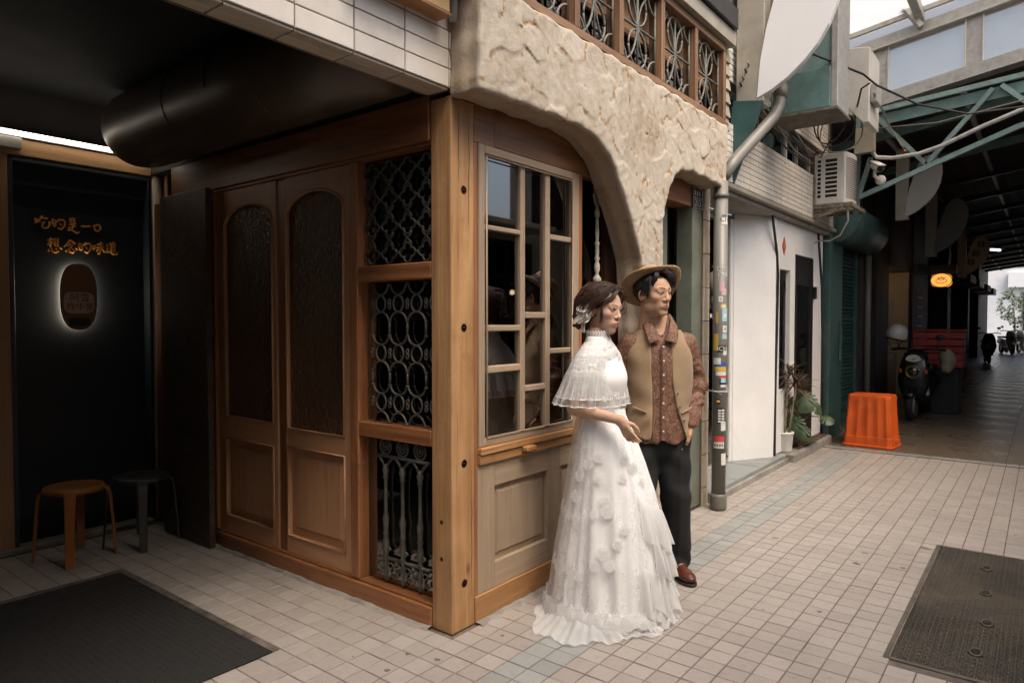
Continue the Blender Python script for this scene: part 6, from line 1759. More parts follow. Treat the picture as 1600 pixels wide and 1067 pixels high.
# ---- the far end in daylight
fw = thing('far_building', 'pale sunlit building at the far end of the arcade', 'building', (1.5, 52, 0))
boxobj('wall', WHITEPAINT, fw, -8, 9, 52, 53, 0, 7, 0)
boxobj('fascia_sign', SIGNWHITE, fw, 0.2, 4.5, 51.6, 51.95, 3.6, 4.6, 0.02)
for k in range(5):
    boxobj('window', GLASS_DARK, fw, -4 + 2*k, -2.8 + 2*k, 51.95, 51.99, 4.9, 6.2, 0)
boxobj('doorway', SHOPDARK, fw, 1.0, 4.0, 51.9, 51.995, 0, 3.3, 0)
fg = MB().box(-6, 8, 44, 52, -0.02, 0.0); struct(fg.build('street', surf('grey_asphalt', (0.12, 0.12, 0.125), 0.2, 2, 0.7, objvar=0)))
ft = thing('street_tree', 'small leafy street tree in daylight at the far end', 'tree', (0.9, 41, 0))
MB().tube([(0.9, 41, 0), (0.92, 41, 1.0), (0.85, 41, 2.2)], [0.06, 0.05, 0.03], 8).build('trunk', STEM, ft)
cr_ = MB()
for k in range(900):
    a, b_ = RNG.uniform(0, 2*pi), RNG.uniform(-1, 1); rr = RNG.uniform(0.3, 1) ** 0.5
    p = (0.9 + 0.75*rr*cos(a)*sqrt(1 - b_*b_), 41 + 0.75*rr*sin(a)*sqrt(1 - b_*b_), 2.2 + 1.05*rr*b_)
    if math.sin(p[0]*7 + 1)*math.sin(p[2]*6) < -0.45: continue
    strap_leaf(cr_, p, RNG.uniform(0, 2*pi), RNG.uniform(-0.5, 0.8), 0.16, 0.045, 0.3)
cr_.build('crown', LEAF2, ft, flip=False)

# ---- opposite side of the alley (outside the frame; front mirrored in the panes, the rest shapes the light)
op = thing('opposite_building', 'pale building with dark window grid mirrored in the shop window', 'building', (5, 6, 0))
boxobj('wall', BEIGEBOX, op, 4.35, 4.8, -7, 37, 0, 3.0, 0)
boxobj('upper_wall', CONC, op, 4.35, 4.8, -7, -1.7, 3.0, 9.0, 0)  # raised out of view to cut sky light into the arcade
boxobj('upper_wall', CONC, op, 4.35, 4.8, -1.7, 1.5, 3.0, 4.8, 0)  # this unseen stretch raised as well, to dim the arcade floor
boxobj('awning', BEIGEBOX, op, 3.6, 4.35, 1.0, 6.2, 2.78, 2.86, 0.01)
boxobj('arcade_wall', DARKROOF, op, 4.36, 4.8, 6.6, 37, 3.0, 4.6, 0)  # unseen side of the covered arcade, closed up to stop light
boxobj('sky_block_wall', CONC, op, -7, 4.35, -5.2, -4.9, 0, 3.3, 0)  # added behind the camera to block sky light from that side
for i in range(9):
    for j in range(4):
        y = 1.6 + i*0.55
        boxobj('window', GLASS_DARK, op, 4.33, 4.345, y, y + 0.42, 0.55 + j*0.55, 0.97 + j*0.55, 0)
boxobj('window_backing', BLACKHOLE, op, 4.346, 4.349, 1.3, 6.6, 0.4, 2.7, 0)
# ================================================================ people
def skinmat(name, rough=0.56):
    m, nt = newmat(name)
    at = nt.nodes.new('ShaderNodeAttribute'); at.attribute_name = 'Col'
    v = coords(nt, rnd=False)
    n = noise(nt, v, 60, 4, 0.6); n2 = noise(nt, v, 700, 2, 0.5)
    col = mixc(nt, mth(nt, 'MULTIPLY', n, 0.16), at.outputs['Color'], (0.45, 0.20, 0.13))
    p = principled(nt, col, rough, 0, bump(nt, n2, 0.08, 0.0006))
    p.inputs['Subsurface Weight'].default_value = 0.22
    p.inputs['Subsurface Radius'].default_value = (0.010, 0.004, 0.002)
    p.inputs['Subsurface Scale'].default_value = 0.12
    p.inputs['Specular IOR Level'].default_value = 0.22
    out(nt, p.outputs[0]); return m
SKIN = skinmat('skin')
def hairmat(name, c1, c2, rough=0.38):
    m, nt = newmat(name)
    v = coords(nt, (60, 60, 8), rnd=False)
    n = noise(nt, v, 2.0, 4, 0.6, 0.5)
    col = ramp(nt, n, [(0.35, c1), (0.68, c2)])
    p = principled(nt, col, rough, 0, bump(nt, n, 0.5, 0.003))
    out(nt, p.outputs[0]); return m
HAIR_M = hairmat('black_hair', (0.005, 0.004, 0.004), (0.018, 0.014, 0.012), 0.6)
HAIR_W = hairmat('dark_brown_hair', (0.014, 0.007, 0.005), (0.105, 0.048, 0.024), 0.5)
def clothmat(name, c, weave=380.0, rough=0.85, var=0.10, bstr=0.25, c2=None, sheen=0.2):
    m, nt = newmat(name)
    v = coords(nt, rnd=False)
    n = noise(nt, v, weave, 2, 0.5); n1 = noise(nt, v, 7, 4, 0.6)
    col = ramp(nt, n1, [(0.3, sub(c, 1 - var)), (0.7, sub(c, 1 + var))])
    if c2 is not None: col = mixc(nt, mth(nt, 'MULTIPLY', n, 0.5), col, c2)
    p = principled(nt, col, rough, 0, bump(nt, n, bstr, 0.0012))
    p.inputs['Sheen Weight'].default_value = sheen
    out(nt, p.outputs[0]); return m
VEST = clothmat('tan_linen', (0.33, 0.23, 0.135), 300, 0.92, 0.16, 0.6, (0.20, 0.13, 0.07))
TROUSER = clothmat('black_wool', (0.0075, 0.0075, 0.008), 500, 0.9, 0.15, 0.2, None, 0.0)
def paisley():
    m, nt = newmat('rust_paisley_shirt')
    v = coords(nt, rnd=False)
    vo = nd(nt, 'ShaderNodeTexVoronoi', Vector=v, Scale=48.0)
    vo2 = nd(nt, 'ShaderNodeTexVoronoi', {'feature': 'DISTANCE_TO_EDGE'}, Vector=v, Scale=30.0)
    n = noise(nt, v, 55, 4, 0.6, 2.5)
    col = ramp(nt, n, [(0.36, (0.055, 0.022, 0.014)), (0.50, (0.165, 0.075, 0.043)), (0.60, (0.25, 0.135, 0.082))])
    f = ramp(nt, vo.outputs['Distance'], [(0.12, (1, 1, 1)), (0.20, (0, 0, 0)), (0.30, (0, 0, 0)), (0.36, (0.7, 0.7, 0.7)), (0.42, (0, 0, 0))])
    col = mixc(nt, mth(nt, 'MULTIPLY', f, 0.55), col, (0.32, 0.20, 0.125))
    f2 = ramp(nt, vo2.outputs['Distance'], [(0.02, (1, 1, 1)), (0.07, (0, 0, 0))])
    col = mixc(nt, mth(nt, 'MULTIPLY', f2, 0.5), col, (0.06, 0.02, 0.012))
    w = noise(nt, v, 400, 2, 0.5)
    p = principled(nt, col, 0.75, 0, bump(nt, w, 0.2, 0.001))
    out(nt, p.outputs[0]); return m
SHIRT = paisley()
def strawmat():
    m, nt = newmat('woven_straw')
    tc = nt.nodes.new('ShaderNodeTexCoord')
    sp = nd(nt, 'ShaderNodeSeparateXYZ', Vector=tc.outputs['Object'])
    r = mth(nt, 'SQRT', mth(nt, 'ADD', mth(nt, 'MULTIPLY', sp.outputs[0], sp.outputs[0]), mth(nt, 'MULTIPLY', sp.outputs[1], sp.outputs[1])))
    rw = mth(nt, 'ADD', r, mth(nt, 'MULTIPLY', sp.outputs[2], 0.8))
    w = mth(nt, 'SINE', mth(nt, 'MULTIPLY', rw, 640.0))
    n = noise(nt, tc.outputs['Object'], 90, 3, 0.6)
    f = mth(nt, 'ADD', mth(nt, 'MULTIPLY', w, 0.25), n)
    col = ramp(nt, f, [(0.25, (0.25, 0.15, 0.07)), (0.75, (0.46, 0.315, 0.165))])
    p = principled(nt, col, 0.7, 0, bump(nt, w, 0.6, 0.002))
    out(nt, p.outputs[0]); return m
STRAW = strawmat()

def head_mesh(P_):
    """returns vertices, quads, colours of head and neck; faces -Y, origin at the middle of the head"""
    h = 0.0019
    lo = (-0.098, -0.135, -0.235); hi = (0.098, 0.130, 0.145)
    G = grid(lo, hi, h); X, Y, Z = G
    A = (np.abs(X), Y, Z)
    fem = P_['fem']; jw = 0.93 if fem else 1.0
    f = ell(G, (0, 0.018, 0.040), (0.076, 0.094, 0.088))
    f = smin(f, ell(G, (0, -0.030, 0.040), (0.062, 0.060, 0.060)), 0.03)
    f = smin(f, ell(G, (0, -0.036, -0.020), (0.059*jw, 0.055, 0.072)), 0.03)
    f = smin(f, ell(G, (0, -0.030, -0.066), (0.050*jw*(0.94 if fem else 1.04), 0.054, 0.044)), 0.025)
    f = smin(f, ell(G, (0, -0.064 if fem else -0.068, -0.099), (0.021 if fem else 0.027, 0.018, 0.016)), 0.022)
    f = smin(f, ell(A, (0.044, -0.056, -0.014), (0.022, 0.022, 0.020)), 0.02)
    if not fem:
        f = smin(f, ell(A, (0.049, -0.012, -0.072), (0.016, 0.022, 0.020)), 0.025)
        f = smin(f, cone(A, (0, -0.086, 0.030), (0.045, -0.072, 0.030), 0.010, 0.010), 0.014)
    else:
        f = smin(f, cone(A, (0, -0.086, 0.030), (0.042, -0.074, 0.030), 0.008, 0.008), 0.016)
    f = smax(f, -ell(A, (0.032, -0.102, 0.009), (0.018, 0.017, 0.0115)), 0.012)
    f = smin(f, ell(A, (0.0315, -0.0785, 0.0095), (0.0140, 0.0125, 0.0110)), 0.005)
    f = smin(f, cone(A, (0.018, -0.0885, 0.0185), (0.046, -0.080, 0.0165), 0.0032, 0.0028), 0.006)   # upper lid fold
    f = smin(f, cone(G, (0, -0.085, 0.018), (0, -0.1025, -0.022), 0.0075, 0.0092 if fem else 0.0108), 0.012)
    f = smin(f, ell(G, (0, -0.1015, -0.0260), (0.0105, 0.0100, 0.0090) if fem else (0.0125, 0.0105, 0.0100)), 0.008)
    f = smin(f, ell(A, (0.0125 if fem else 0.0145, -0.0925, -0.0295), (0.0075, 0.009, 0.0072)), 0.007)
    f = smax(f, -ell(A, (0.0065, -0.0995, -0.0375), (0.0035, 0.0045, 0.003)), 0.003)
    lp = 1.15 if fem else 1.0
    f = smin(f, ell(G, (0, -0.083, -0.062), (0.026, 0.014, 0.014)), 0.015)
    f = smin(f, cone(A, (0, -0.0970, -0.0555), (0.021, -0.0865, -0.0600), 0.0050*lp, 0.0025), 0.005)
    f = smin(f, cone(A, (0, -0.0950, -0.0680), (0.018, -0.0865, -0.0635), 0.0058*lp, 0.0025), 0.005)
    f = smax(f, -cone(A, (0, -0.1035, -0.0618), (0.022, -0.0925, -0.0612), 0.0016, 0.0010), 0.003)
    Re = rot('Z', -22) @ rot('Y', 8)
    f = smin(f, ell(A, (0.0795, 0.014, -0.004), (0.0075, 0.018, 0.030), Re), 0.008)
    f = smax(f, -ell(A, (0.0875, 0.008, 0.000), (0.0065, 0.0095, 0.016), Re), 0.004)
    nr = 0.042 if fem else 0.050
    f = smin(f, cone(G, (0, 0.026, -0.06), (0, 0.028 if fem else 0.045, -0.24), nr, nr*1.10), 0.03)
    if not fem:
        f = smin(f, ell(G, (0, -0.008, -0.155), (0.010, 0.012, 0.014)), 0.02)
    V, Q = surface_nets(f, lo, h)
    x, y, z = V.T; ax = np.abs(x)
    C = np.tile(np.array(P_['skin']), (len(V), 1))
    def blend(w, c):
        nonlocal C
        w = np.clip(w, 0, 1)[:, None]; C = C*(1 - w) + np.array(c)*w
    front = (y < -0.03)
    def blob(cx, cy, cz, r): return np.clip(1 - np.sqrt((ax-cx)**2 + (y-cy)**2 + (z-cz)**2)/r, 0, 1)
    blend(blob(0.045, -0.07, -0.020, 0.038)*P_['blush'], (0.62, 0.25, 0.20))
    blend(blob(0.0, -0.11, -0.028, 0.022)*0.22, (0.60, 0.28, 0.20))
    blend(blob(0.078, 0.012, -0.004, 0.035)*0.35, (0.58, 0.24, 0.17))
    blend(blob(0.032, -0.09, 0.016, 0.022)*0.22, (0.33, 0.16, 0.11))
    # lips
    lw = 0.0235; tz = -0.0545 - 0.0035*(ax/lw)**2 + 0.0012*np.exp(-((ax-0.006)/0.004)**2); bz = -0.0735 + 0.010*(ax/lw)**2
    lip = front & (ax < lw) & (z < tz + 0.001) & (z > bz) & (y < -0.076)
    blend(lip * 0.9, P_['lip'])
    blend((front & (ax < 0.0215) & (np.abs(z + 0.0617 + 0.0002) < 0.0013) & (y < -0.08)) * 0.8, (0.12, 0.035, 0.03))
    # brows
    t = (ax - 0.013)/0.036
    bzc = 0.0305 + 0.006*np.sin(np.clip(t, 0, 1)*pi*0.75) - (0.001 if fem else 0.0)
    th = (0.0027 if fem else 0.0042)*(1 - 0.55*np.clip(t, 0, 1))
    brow = (t > 0) & (t < 1) & front & (np.abs(z - bzc) < th + 0.0008)
    blend(np.where(brow, np.clip(1.4 - np.abs(z - bzc)/(th + 0.0008), 0, 1), 0)*(0.85 if fem else 0.95), P_['brow'])
    # eyes
    ew, eh = 0.0152, (0.0068 if fem else 0.0047)
    u = (ax - 0.0315)/ew
    up = 0.0100 + eh*np.sqrt(np.clip(1 - u**2, 0, 1))*1.0 + 0.0012*u
    lo_ = 0.0100 - eh*0.75*np.sqrt(np.clip(1 - u**2, 0, 1)) + 0.0012*u
    eye = front & (np.abs(u) < 1) & (z < up) & (z > lo_) & (y < -0.07)
    blend(eye * 1.0, (0.27, 0.235, 0.21))
    gx = P_['gaze']
    ir = np.sqrt((x - np.sign(x)*0.0315 - gx)**2 + (z - 0.0108)**2)
    blend((eye & (ir < 0.0072)) * 1.0, (0.020, 0.011, 0.007))
    blend((eye & (ir < 0.0034)) * 1.0, (0.004, 0.003, 0.003))
    lash = front & (np.abs(u) < 1.12) & (z > up - 0.0004) & (z < up + (0.0026 if fem else 0.0019)) & (y < -0.066)
    blend(lash * (0.95 if fem else 0.85), (0.012, 0.007, 0.006))
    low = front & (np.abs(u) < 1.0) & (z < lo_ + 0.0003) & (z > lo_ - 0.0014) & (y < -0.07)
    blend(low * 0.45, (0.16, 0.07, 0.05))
    if not fem:
        blend(np.clip((-0.045 - z)/0.03, 0, 1)*(z > -0.125)*(y < 0.0)*0.05, (0.25, 0.20, 0.17))
    nos = np.clip(1 - np.sqrt((ax-0.0065)**2 + (y+0.098)**2 + (z+0.0365)**2)/0.005, 0, 1)
    blend((nos > 0.15)*0.7, (0.14, 0.05, 0.04))
    return V, Q, C

def hand_field(G, W, F, Nn, S, sc_=1.0, curl=(0.35, 0.5, 0.55, 0.6), thumb=1):
    """hand from wrist W; F along the fingers, Nn out of the palm, S towards the thumb"""
    W = np.array(W); F = np.array(F, float); F /= np.linalg.norm(F); S = np.array(S, float); S -= F*(S @ F); S /= np.linalg.norm(S); Nn = np.cross(F, S) * thumb
    pt = lambda a, b, c: tuple(W + (F*a + S*b + Nn*c)*sc_)
    f = cone(G, pt(0, 0, 0), pt(0.03, 0, 0), 0.024*sc_, 0.022*sc_)
    for b in (-0.024, -0.008, 0.008, 0.023):
        f = smin(f, cone(G, pt(0.015, b*0.6, 0), pt(0.082, b, 0), 0.014*sc_, 0.0105*sc_), 0.008)
    fing = None
    for k, (b, L) in enumerate(((0.023, 0.066), (0.008, 0.075), (-0.008, 0.070), (-0.023, 0.054))):
        a = 0.0; p = np.array(pt(0.082, b, 0)); q = None
        for j, fr in enumerate((0.45, 0.31, 0.24)):
            a += curl[k] * (0.7 + 0.4*j)
            d = F*cos(a) + Nn*sin(a) + S*(b/0.023)*0.16
            n = p + d*L*fr*sc_
            c = cone(G, p, n, (0.0082 - 0.0008*j)*sc_, (0.0076 - 0.0010*j)*sc_)
            q = c if q is None else smin(q, c, 0.003)
            p = n
        fing = q if fing is None else np.minimum(fing, q)
    f = smin(f, fing, 0.0025)
    t0 = pt(0.022, 0.018, 0.006); t1 = pt(0.052, 0.042, 0.018); t2 = pt(0.080, 0.046, 0.028); t3 = pt(0.100, 0.042, 0.034)
    th = smin(smin(cone(G, t0, t1, 0.0135*sc_, 0.011*sc_), cone(G, t1, t2, 0.0105*sc_, 0.0095*sc_), 0.003), cone(G, t2, t3, 0.0092*sc_, 0.007*sc_), 0.003)
    return smin(f, th, 0.008)

def join_np(parts):
    Vs, Qs, Cs = [], [], []; k = 0
    for V, Q, C in parts:
        Vs.append(V); Qs.append(Q + k); Cs.append(C); k += len(V)
    return np.concatenate(Vs), np.concatenate(Qs), np.concatenate(Cs)

def strands(mb, paths, r0, n=5):
    for p in paths:
        m = len(p)
        mb.tube(p, [r0*(0.55 + 0.9*sin(pi*min(1, 0.15 + 0.8*k/(m-1)))) * (1 - 0.75*(k/(m-1))**3) for k in range(m)], n)

def sheet_np(fn, nu, nv, closed=True):
    """parametric cloth: fn(u,v) arrays in [0,1] -> xyz"""
    U, Vv = np.meshgrid(np.linspace(0, 1, nu + 1)[:-1] if closed else np.linspace(0, 1, nu), np.linspace(0, 1, nv), indexing='ij')
    x, y, z = fn(U, Vv)
    V = np.stack([x.ravel(), y.ravel(), z.ravel()], 1)
    i, j = np.meshgrid(np.arange(nu if closed else nu - 1), np.arange(nv - 1), indexing='ij')
    i2 = (i + 1) % nu
    Q = np.stack([(i*nv + j).ravel(), (i2*nv + j).ravel(), (i2*nv + j + 1).ravel(), (i*nv + j + 1).ravel()], 1)
    return V, Q

# ---------------------------------------------------------------- the man
MAN_LOC, MAN_RZ = (0.405, 1.292, 0.0), radians(37)
man = thing('person', 'person in straw hat, tan waistcoat and brown paisley shirt standing by the arch', 'person', MAN_LOC, MAN_RZ, 'couple posing by the shop window')
def fin(name, V, Q, mat, parent, cols=None, sub_=0, solid=0):
    o = finish(name, mesh_np(name, V, Q, cols), mat, parent)
    if solid:
        s_ = o.modifiers.new('thick', 'SOLIDIFY'); s_.thickness = solid; s_.offset = 0
    return o
HS = 1.035; HZ = 1.610; HYAW = radians(36)
def head_to_body(V, s, yaw, pos, tilt=0.0, nod=0.0):
    R = Matrix.Rotation(yaw, 3, 'Z') @ Matrix.Rotation(tilt, 3, 'Y') @ Matrix.Rotation(nod, 3, 'X')
    return (V*s) @ np.array(R).T + np.array(pos)
MHP = (-0.036, -0.030, HZ)
hv, hq, hc = head_mesh(dict(fem=False, skin=(0.50, 0.315, 0.205), blush=0.25, lip=(0.37, 0.175, 0.135), brow=(0.02, 0.014, 0.012), gaze=0.0025))
parts = [(head_to_body(hv, HS, HYAW, MHP, radians(-2), radians(2)), hq, hc)]
# neck base, torso, legs below the clothes
h = 0.011
G = grid((-0.36, -0.20, 0.05), (0.36, 0.20, 1.52), h)
def torso_field(G, prof):
    zs = np.array([p[0] for p in prof])
    zf = np.linspace(zs[0] - 0.12, zs[-1] + 0.12, 400); dzf = zf[1] - zf[0]
    ker = np.exp(-(np.arange(-60, 61)*dzf/0.020)**2/2); ker /= ker.sum()
    def smooth(k):
        t = np.interp(zf, zs, [p[k] for p in prof])
        return np.interp(G[2], zf, np.convolve(np.pad(t, 60, 'edge'), ker, 'valid'))
    a, b, cy = smooth(1), smooth(2), smooth(3)
    k = np.sqrt((G[0]/a)**2 + ((G[1] - cy)/b)**2)
    d = (k - 1)*np.minimum(a, b)*0.95
    return np.maximum(d, np.maximum(zs[0] - G[2], G[2] - zs[-1]))
TP = [(0.74, 0.176, 0.128, 0.0), (0.82, 0.178, 0.128, 0.0), (0.90, 0.176, 0.126, 0.0), (1.00, 0.172, 0.122, 0.0), (1.15, 0.178, 0.124, 0.0), (1.25, 0.185, 0.124, 0.005), (1.32, 0.180, 0.112, 0.01), (1.37, 0.150, 0.098, 0.015), (1.41, 0.112, 0.085, 0.018), (1.45, 0.078, 0.074, 0.02), (1.50, 0.066, 0.066, 0.022)]
inner = [(z, a - (0.013 if z > 0.95 else 0.045), b - (0.013 if z > 0.95 else 0.045), c) for z, a, b, c in TP]
f = torso_field(G, inner)
LA = [(0.160, 0.015, 1.330), (0.238, 0.060, 1.100), (0.178, -0.060, 0.880)]
RA = [(-0.160, 0.015, 1.330), (-0.240, 0.050, 1.095), (-0.235, -0.050, 0.870)]
for a in (LA, RA):
    f = smin(f, smin(cone(G, a[0], a[1], 0.050, 0.038), cone(G, a[1], a[2], 0.038, 0.027), 0.02), 0.04)
for s in (-1, 1):
    f = smin(f, smin(cone(G, (s*0.085, 0.01, 0.86), (s*0.10, -0.005, 0.48), 0.078, 0.055), cone(G, (s*0.10, -0.005, 0.48), (s*0.112, 0.03, 0.10), 0.052, 0.036), 0.02), 0.04)
bv, bq = surface_nets(f, (-0.36, -0.20, 0.05), h)
parts.append((bv, bq, np.tile(np.array((0.48, 0.30, 0.195)), (len(bv), 1))))
for W, F, N_, S, cu in ((RA[2], (0.05, -0.25, -1), (1, 0, 0), (0.2, -1, 0.1), (0.30, 0.35, 0.4, 0.45)), (LA[2], (-0.55, 0.10, -0.8), (-1, 0, 0), (0.0, -1, 0.2), (0.3, 0.3, 0.35, 0.4))):
    lo = np.array(W) - np.array((0.13, 0.13, 0.22)); hi = np.array(W) + np.array((0.13, 0.13, 0.06))
    G2 = grid(lo, hi, 0.0035)
    ff = hand_field(G2, W, F, N_, S, 1.06, cu, 1 if W[0] < 0 else -1)
    v_, q_ = surface_nets(ff, lo, 0.0035)
    parts.append((v_, q_, np.tile(np.array((0.49, 0.30, 0.195)), (len(v_), 1))))
V, Q, C = join_np(parts)
fin('body', V, Q, SKIN, man, C)
# shirt
h = 0.0075
lo = (-0.37, -0.22, 0.74); G = grid(lo, (0.37, 0.22, 1.50), h); X, Y, Z = G
f = torso_field(G, TP)
# shirt tails: lower hem at the centre front, higher at the sides
hem = 0.775 + 1.6*np.clip(np.abs(X) - 0.09, 0, 1)**1.3 + 0.02*np.exp(-(X/0.02)**2)
f = np.maximum(f, hem - Z)
f = np.where(Z > 1.15, np.maximum(f, -(f + 0.010)), f)
f = f + 0.0035*np.sin(X*75 + 9*np.sin(Z*9)) * np.clip((1.25 - Z)/0.4, 0, 1) + 0.003*vnoise(G, 36, 3)
for sgn, a in ((1, LA), (-1, RA)):
    u = smin(cone(G, a[0], a[1], 0.064, 0.053), cone(G, a[1], a[2], 0.053, 0.042), 0.03)
    cr_ = np.sin(Z*105 + 5*np.sin(X*22 + Y*15) + 2*np.sin(Z*31)) * 0.55 + np.sin(Z*62 + Y*40*sgn) * 0.5
    amp = 0.0055*np.exp(-((Z - 1.05)/0.16)**2) + 0.002
    u = u + amp*cr_
    u = np.maximum(u, 0.872 - Z)
    f = smin(f, u, 0.028)
f = np.maximum(f, -cone(G, (0, 0.0, 1.40), (0, 0.02, 1.60), 0.050, 0.062))     # neck opening
f = np.maximum(f, -cone(G, (0.0, -0.065, 1.50), (0.0, -0.118, 1.330), 0.066, 0.008))
v_, q_ = surface_nets(f, lo, h)
shirt = fin('shirt', v_, q_, SHIRT, man)
# collar: stand and two folded leaves
def collar(side):
    inn = np.array([(0, .090, 1.508), (.045, .076, 1.510), (.066, .02, 1.502), (.058, -.042, 1.468), (.038, -.086, 1.412), (.014, -.110, 1.350)])
    mid = np.array([(0, .108, 1.488), (.058, .090, 1.488), (.088, .02, 1.480), (.086, -.052, 1.452), (.062, -.100, 1.404), (.038, -.122, 1.350)])
    otr = np.array([(0, .112, 1.448), (.060, .094, 1.446), (.092, .02, 1.452), (.096, -.050, 1.428), (.090, -.096, 1.384), (.074, -.120, 1.334)])
    k = np.linspace(0, 1, 6)
    def fn(U, Vv):
        c = []
        for d in range(3):
            a, b, e = (np.interp(U, k, t[:, d]) for t in (inn, mid, otr))
            c.append((1 - Vv)**2*a + 2*Vv*(1 - Vv)*b + Vv**2*e)
        return side*c[0], c[1], c[2]
    return sheet_np(fn, 30, 8, False)
for s in (-1, 1):
    v_, q_ = collar(s)
    fin('collar_leaf', v_, q_, SHIRT, shirt, None, 0, 0.004)
bt = MB().lathe([(0.0001, 0.003), (0.0055, 0.002), (0.006, 0)], 10, Matrix.Rotation(pi/2, 4, 'X')).build('button', WHITEPLASTIC, shirt, local=True)
for k in range(7):
    z = 1.318 - k*0.078
    yb = -np.interp(z, [p[0] for p in TP], [p[2] for p in TP])
    o = bt if k == 0 else bt.copy()
    if k: COL.objects.link(o)
    o.location = (0.004, yb - 0.0045, z)
# placket ridge
vs = []
zs_ = np.linspace(1.325, 0.80, 24)
pl_ = MB()
for k, z in enumerate(zs_):
    yb = -np.interp(z, [p[0] for p in TP], [p[2] for p in TP]) - 0.003
    vs += [(-0.012, yb + 0.003, z), (-0.012, yb - 0.0015, z), (0.020, yb - 0.0015, z), (0.020, yb + 0.003, z)]
pl_.add(vs, [(4*k + q, 4*k + q + 1, 4*k + 5 + q, 4*k + 4 + q) for k in range(23) for q in range(3)], True)
pl_.build('placket', SHIRT, shirt, local=True)
# waistcoat
h = 0.006
lo = (-0.25, -0.19, 0.76); G = grid(lo, (0.25, 0.19, 1.47), h); X, Y, Z = G
VP = [(z, a + 0.010 + (0.010 if z < 0.95 else 0), b + 0.009 + (0.012 if z < 0.95 else 0), c) for z, a, b, c in TP[:-2]]
f = torso_field(G, VP)
f = np.maximum(f, -(f + 0.024))
f = f + 0.0050*vnoise(G, 17, 8) + 0.0028*vnoise(G, 45, 18) + 0.0035*np.sin(58*(Z + 0.8*np.abs(X)) + 3*np.sin(X*20))*np.clip((1.08 - Z)/0.3, 0, 1) + 0.002*np.sin(X*40 + Z*14)
left = np.interp(Z, [0.76, 0.83, 1.00, 1.12, 1.30, 1.47], [0.155, 0.130, 0.075, 0.055, 0.050, 0.052])
right = np.interp(Z, [0.76, 0.83, 1.00, 1.12, 1.30, 1.47], [-0.070, -0.062, -0.055, -0.058, -0.062, -0.056])
opening = np.minimum(left - X, X - right)          # >0 inside the opening
f = np.where(Y < 0.02, smax(f, opening, 0.006), f)
hemv = 0.800 + 0.42*np.clip(np.abs(X) - 0.10, 0, 1) - 0.02*np.exp(-((X - 0.13)/0.05)**2)
f = smax(f, hemv - Z, 0.006)
for s in (-1, 1):
    arm = smin(cone(G, (s*0.212, 0.012, 1.385), (s*0.226, 0.03, 1.19), 0.070, 0.066), cone(G, (s*0.226, 0.03, 1.19), (s*0.285, 0.03, 0.98), 0.064, 0.055), 0.02)
    f = smax(f, -arm, 0.008)
f = smax(f, -ell(G, (0, -0.01, 1.49), (0.082, 0.10, 0.085)), 0.006)
v_, q_ = surface_nets(f, lo, h)
vest = fin('waistcoat', v_, q_, VEST, man)
for s_ in (-1, 1):       # welt pockets
    wp = MB(); pts = []
    for k in range(9):
        x = s_*(0.088 + 0.009*k) if s_ < 0 else 0.105 + 0.008*k
        z = 0.955 + 0.0035*k if s_ < 0 else 0.950 + 0.0035*k
        pts.append((x, -0.137*sqrt(max(0.02, 1 - (x/0.198)**2)) - 0.006, z))
    wp.tube(pts, 0.0075, 6, flat=0.35); wp.build('welt_pocket', VEST, vest, local=True)
HORN = surf('horn_button', (0.20, 0.12, 0.06), 0.2, 40, 0.4)
bt = MB().lathe([(0.0001, 0.004), (0.007, 0.003), (0.0075, 0)], 10, Matrix.Rotation(pi/2, 4, 'X')).build('button', HORN, vest, local=True)
for k in range(4):
    z = 1.06 - k*0.075
    x = np.interp(z, [0.76, 0.83, 1.00, 1.12, 1.30], [0.155, 0.130, 0.075, 0.055, 0.050]) + 0.018
    o = bt if k == 0 else bt.copy()
    if k: COL.objects.link(o)
    o.location = (x, -0.140 * sqrt(max(0, 1 - (x/0.205)**2)) - 0.003, z)
# trousers
h = 0.008
lo = (-0.24, -0.19, 0.035); G = grid(lo, (0.24, 0.19, 0.96), h); X, Y, Z = G
f = ell(G, (0, 0.006, 0.86), (0.168, 0.124, 0.22))
for s, kx, fy in ((1, 0.100, -0.012), (-1, 0.105, -0.045)):
    leg = smin(cone(G, (s*0.082, 0.008, 0.85), (s*kx, fy, 0.47), 0.102, 0.085), cone(G, (s*kx, fy, 0.47), (s*0.112, 0.025 + (fy + 0.012), 0.05), 0.084, 0.084), 0.03)
    # pressed crease and soft folds
    leg = leg + 0.005*np.sin(Z*21 + X*30*s + 2*np.sin(Z*9)) + 0.003*vnoise(G, 28, 40 + s) + 0.004*np.sin(Z*70 + 6*np.sin(Y*20 + s))*np.exp(-((Z - 0.10)/0.07)**2) + 0.003*np.sin(Z*55 + X*25)*np.exp(-((Z - 0.5)/0.09)**2)
    leg = leg - 0.006*np.exp(-((X - s*0.108)/0.012)**2)*(Y < 0)
    leg = np.maximum(leg, 0.052 + 0.02*np.clip(-Y*3, -0.3, 0.6)*0 - Z)
    f = smin(f, leg, 0.022) if s == 1 else smin(f, leg, 0.018)
v_, q_ = surface_nets(f, lo, h)
fin('trousers', v_, q_, TROUSER, man)
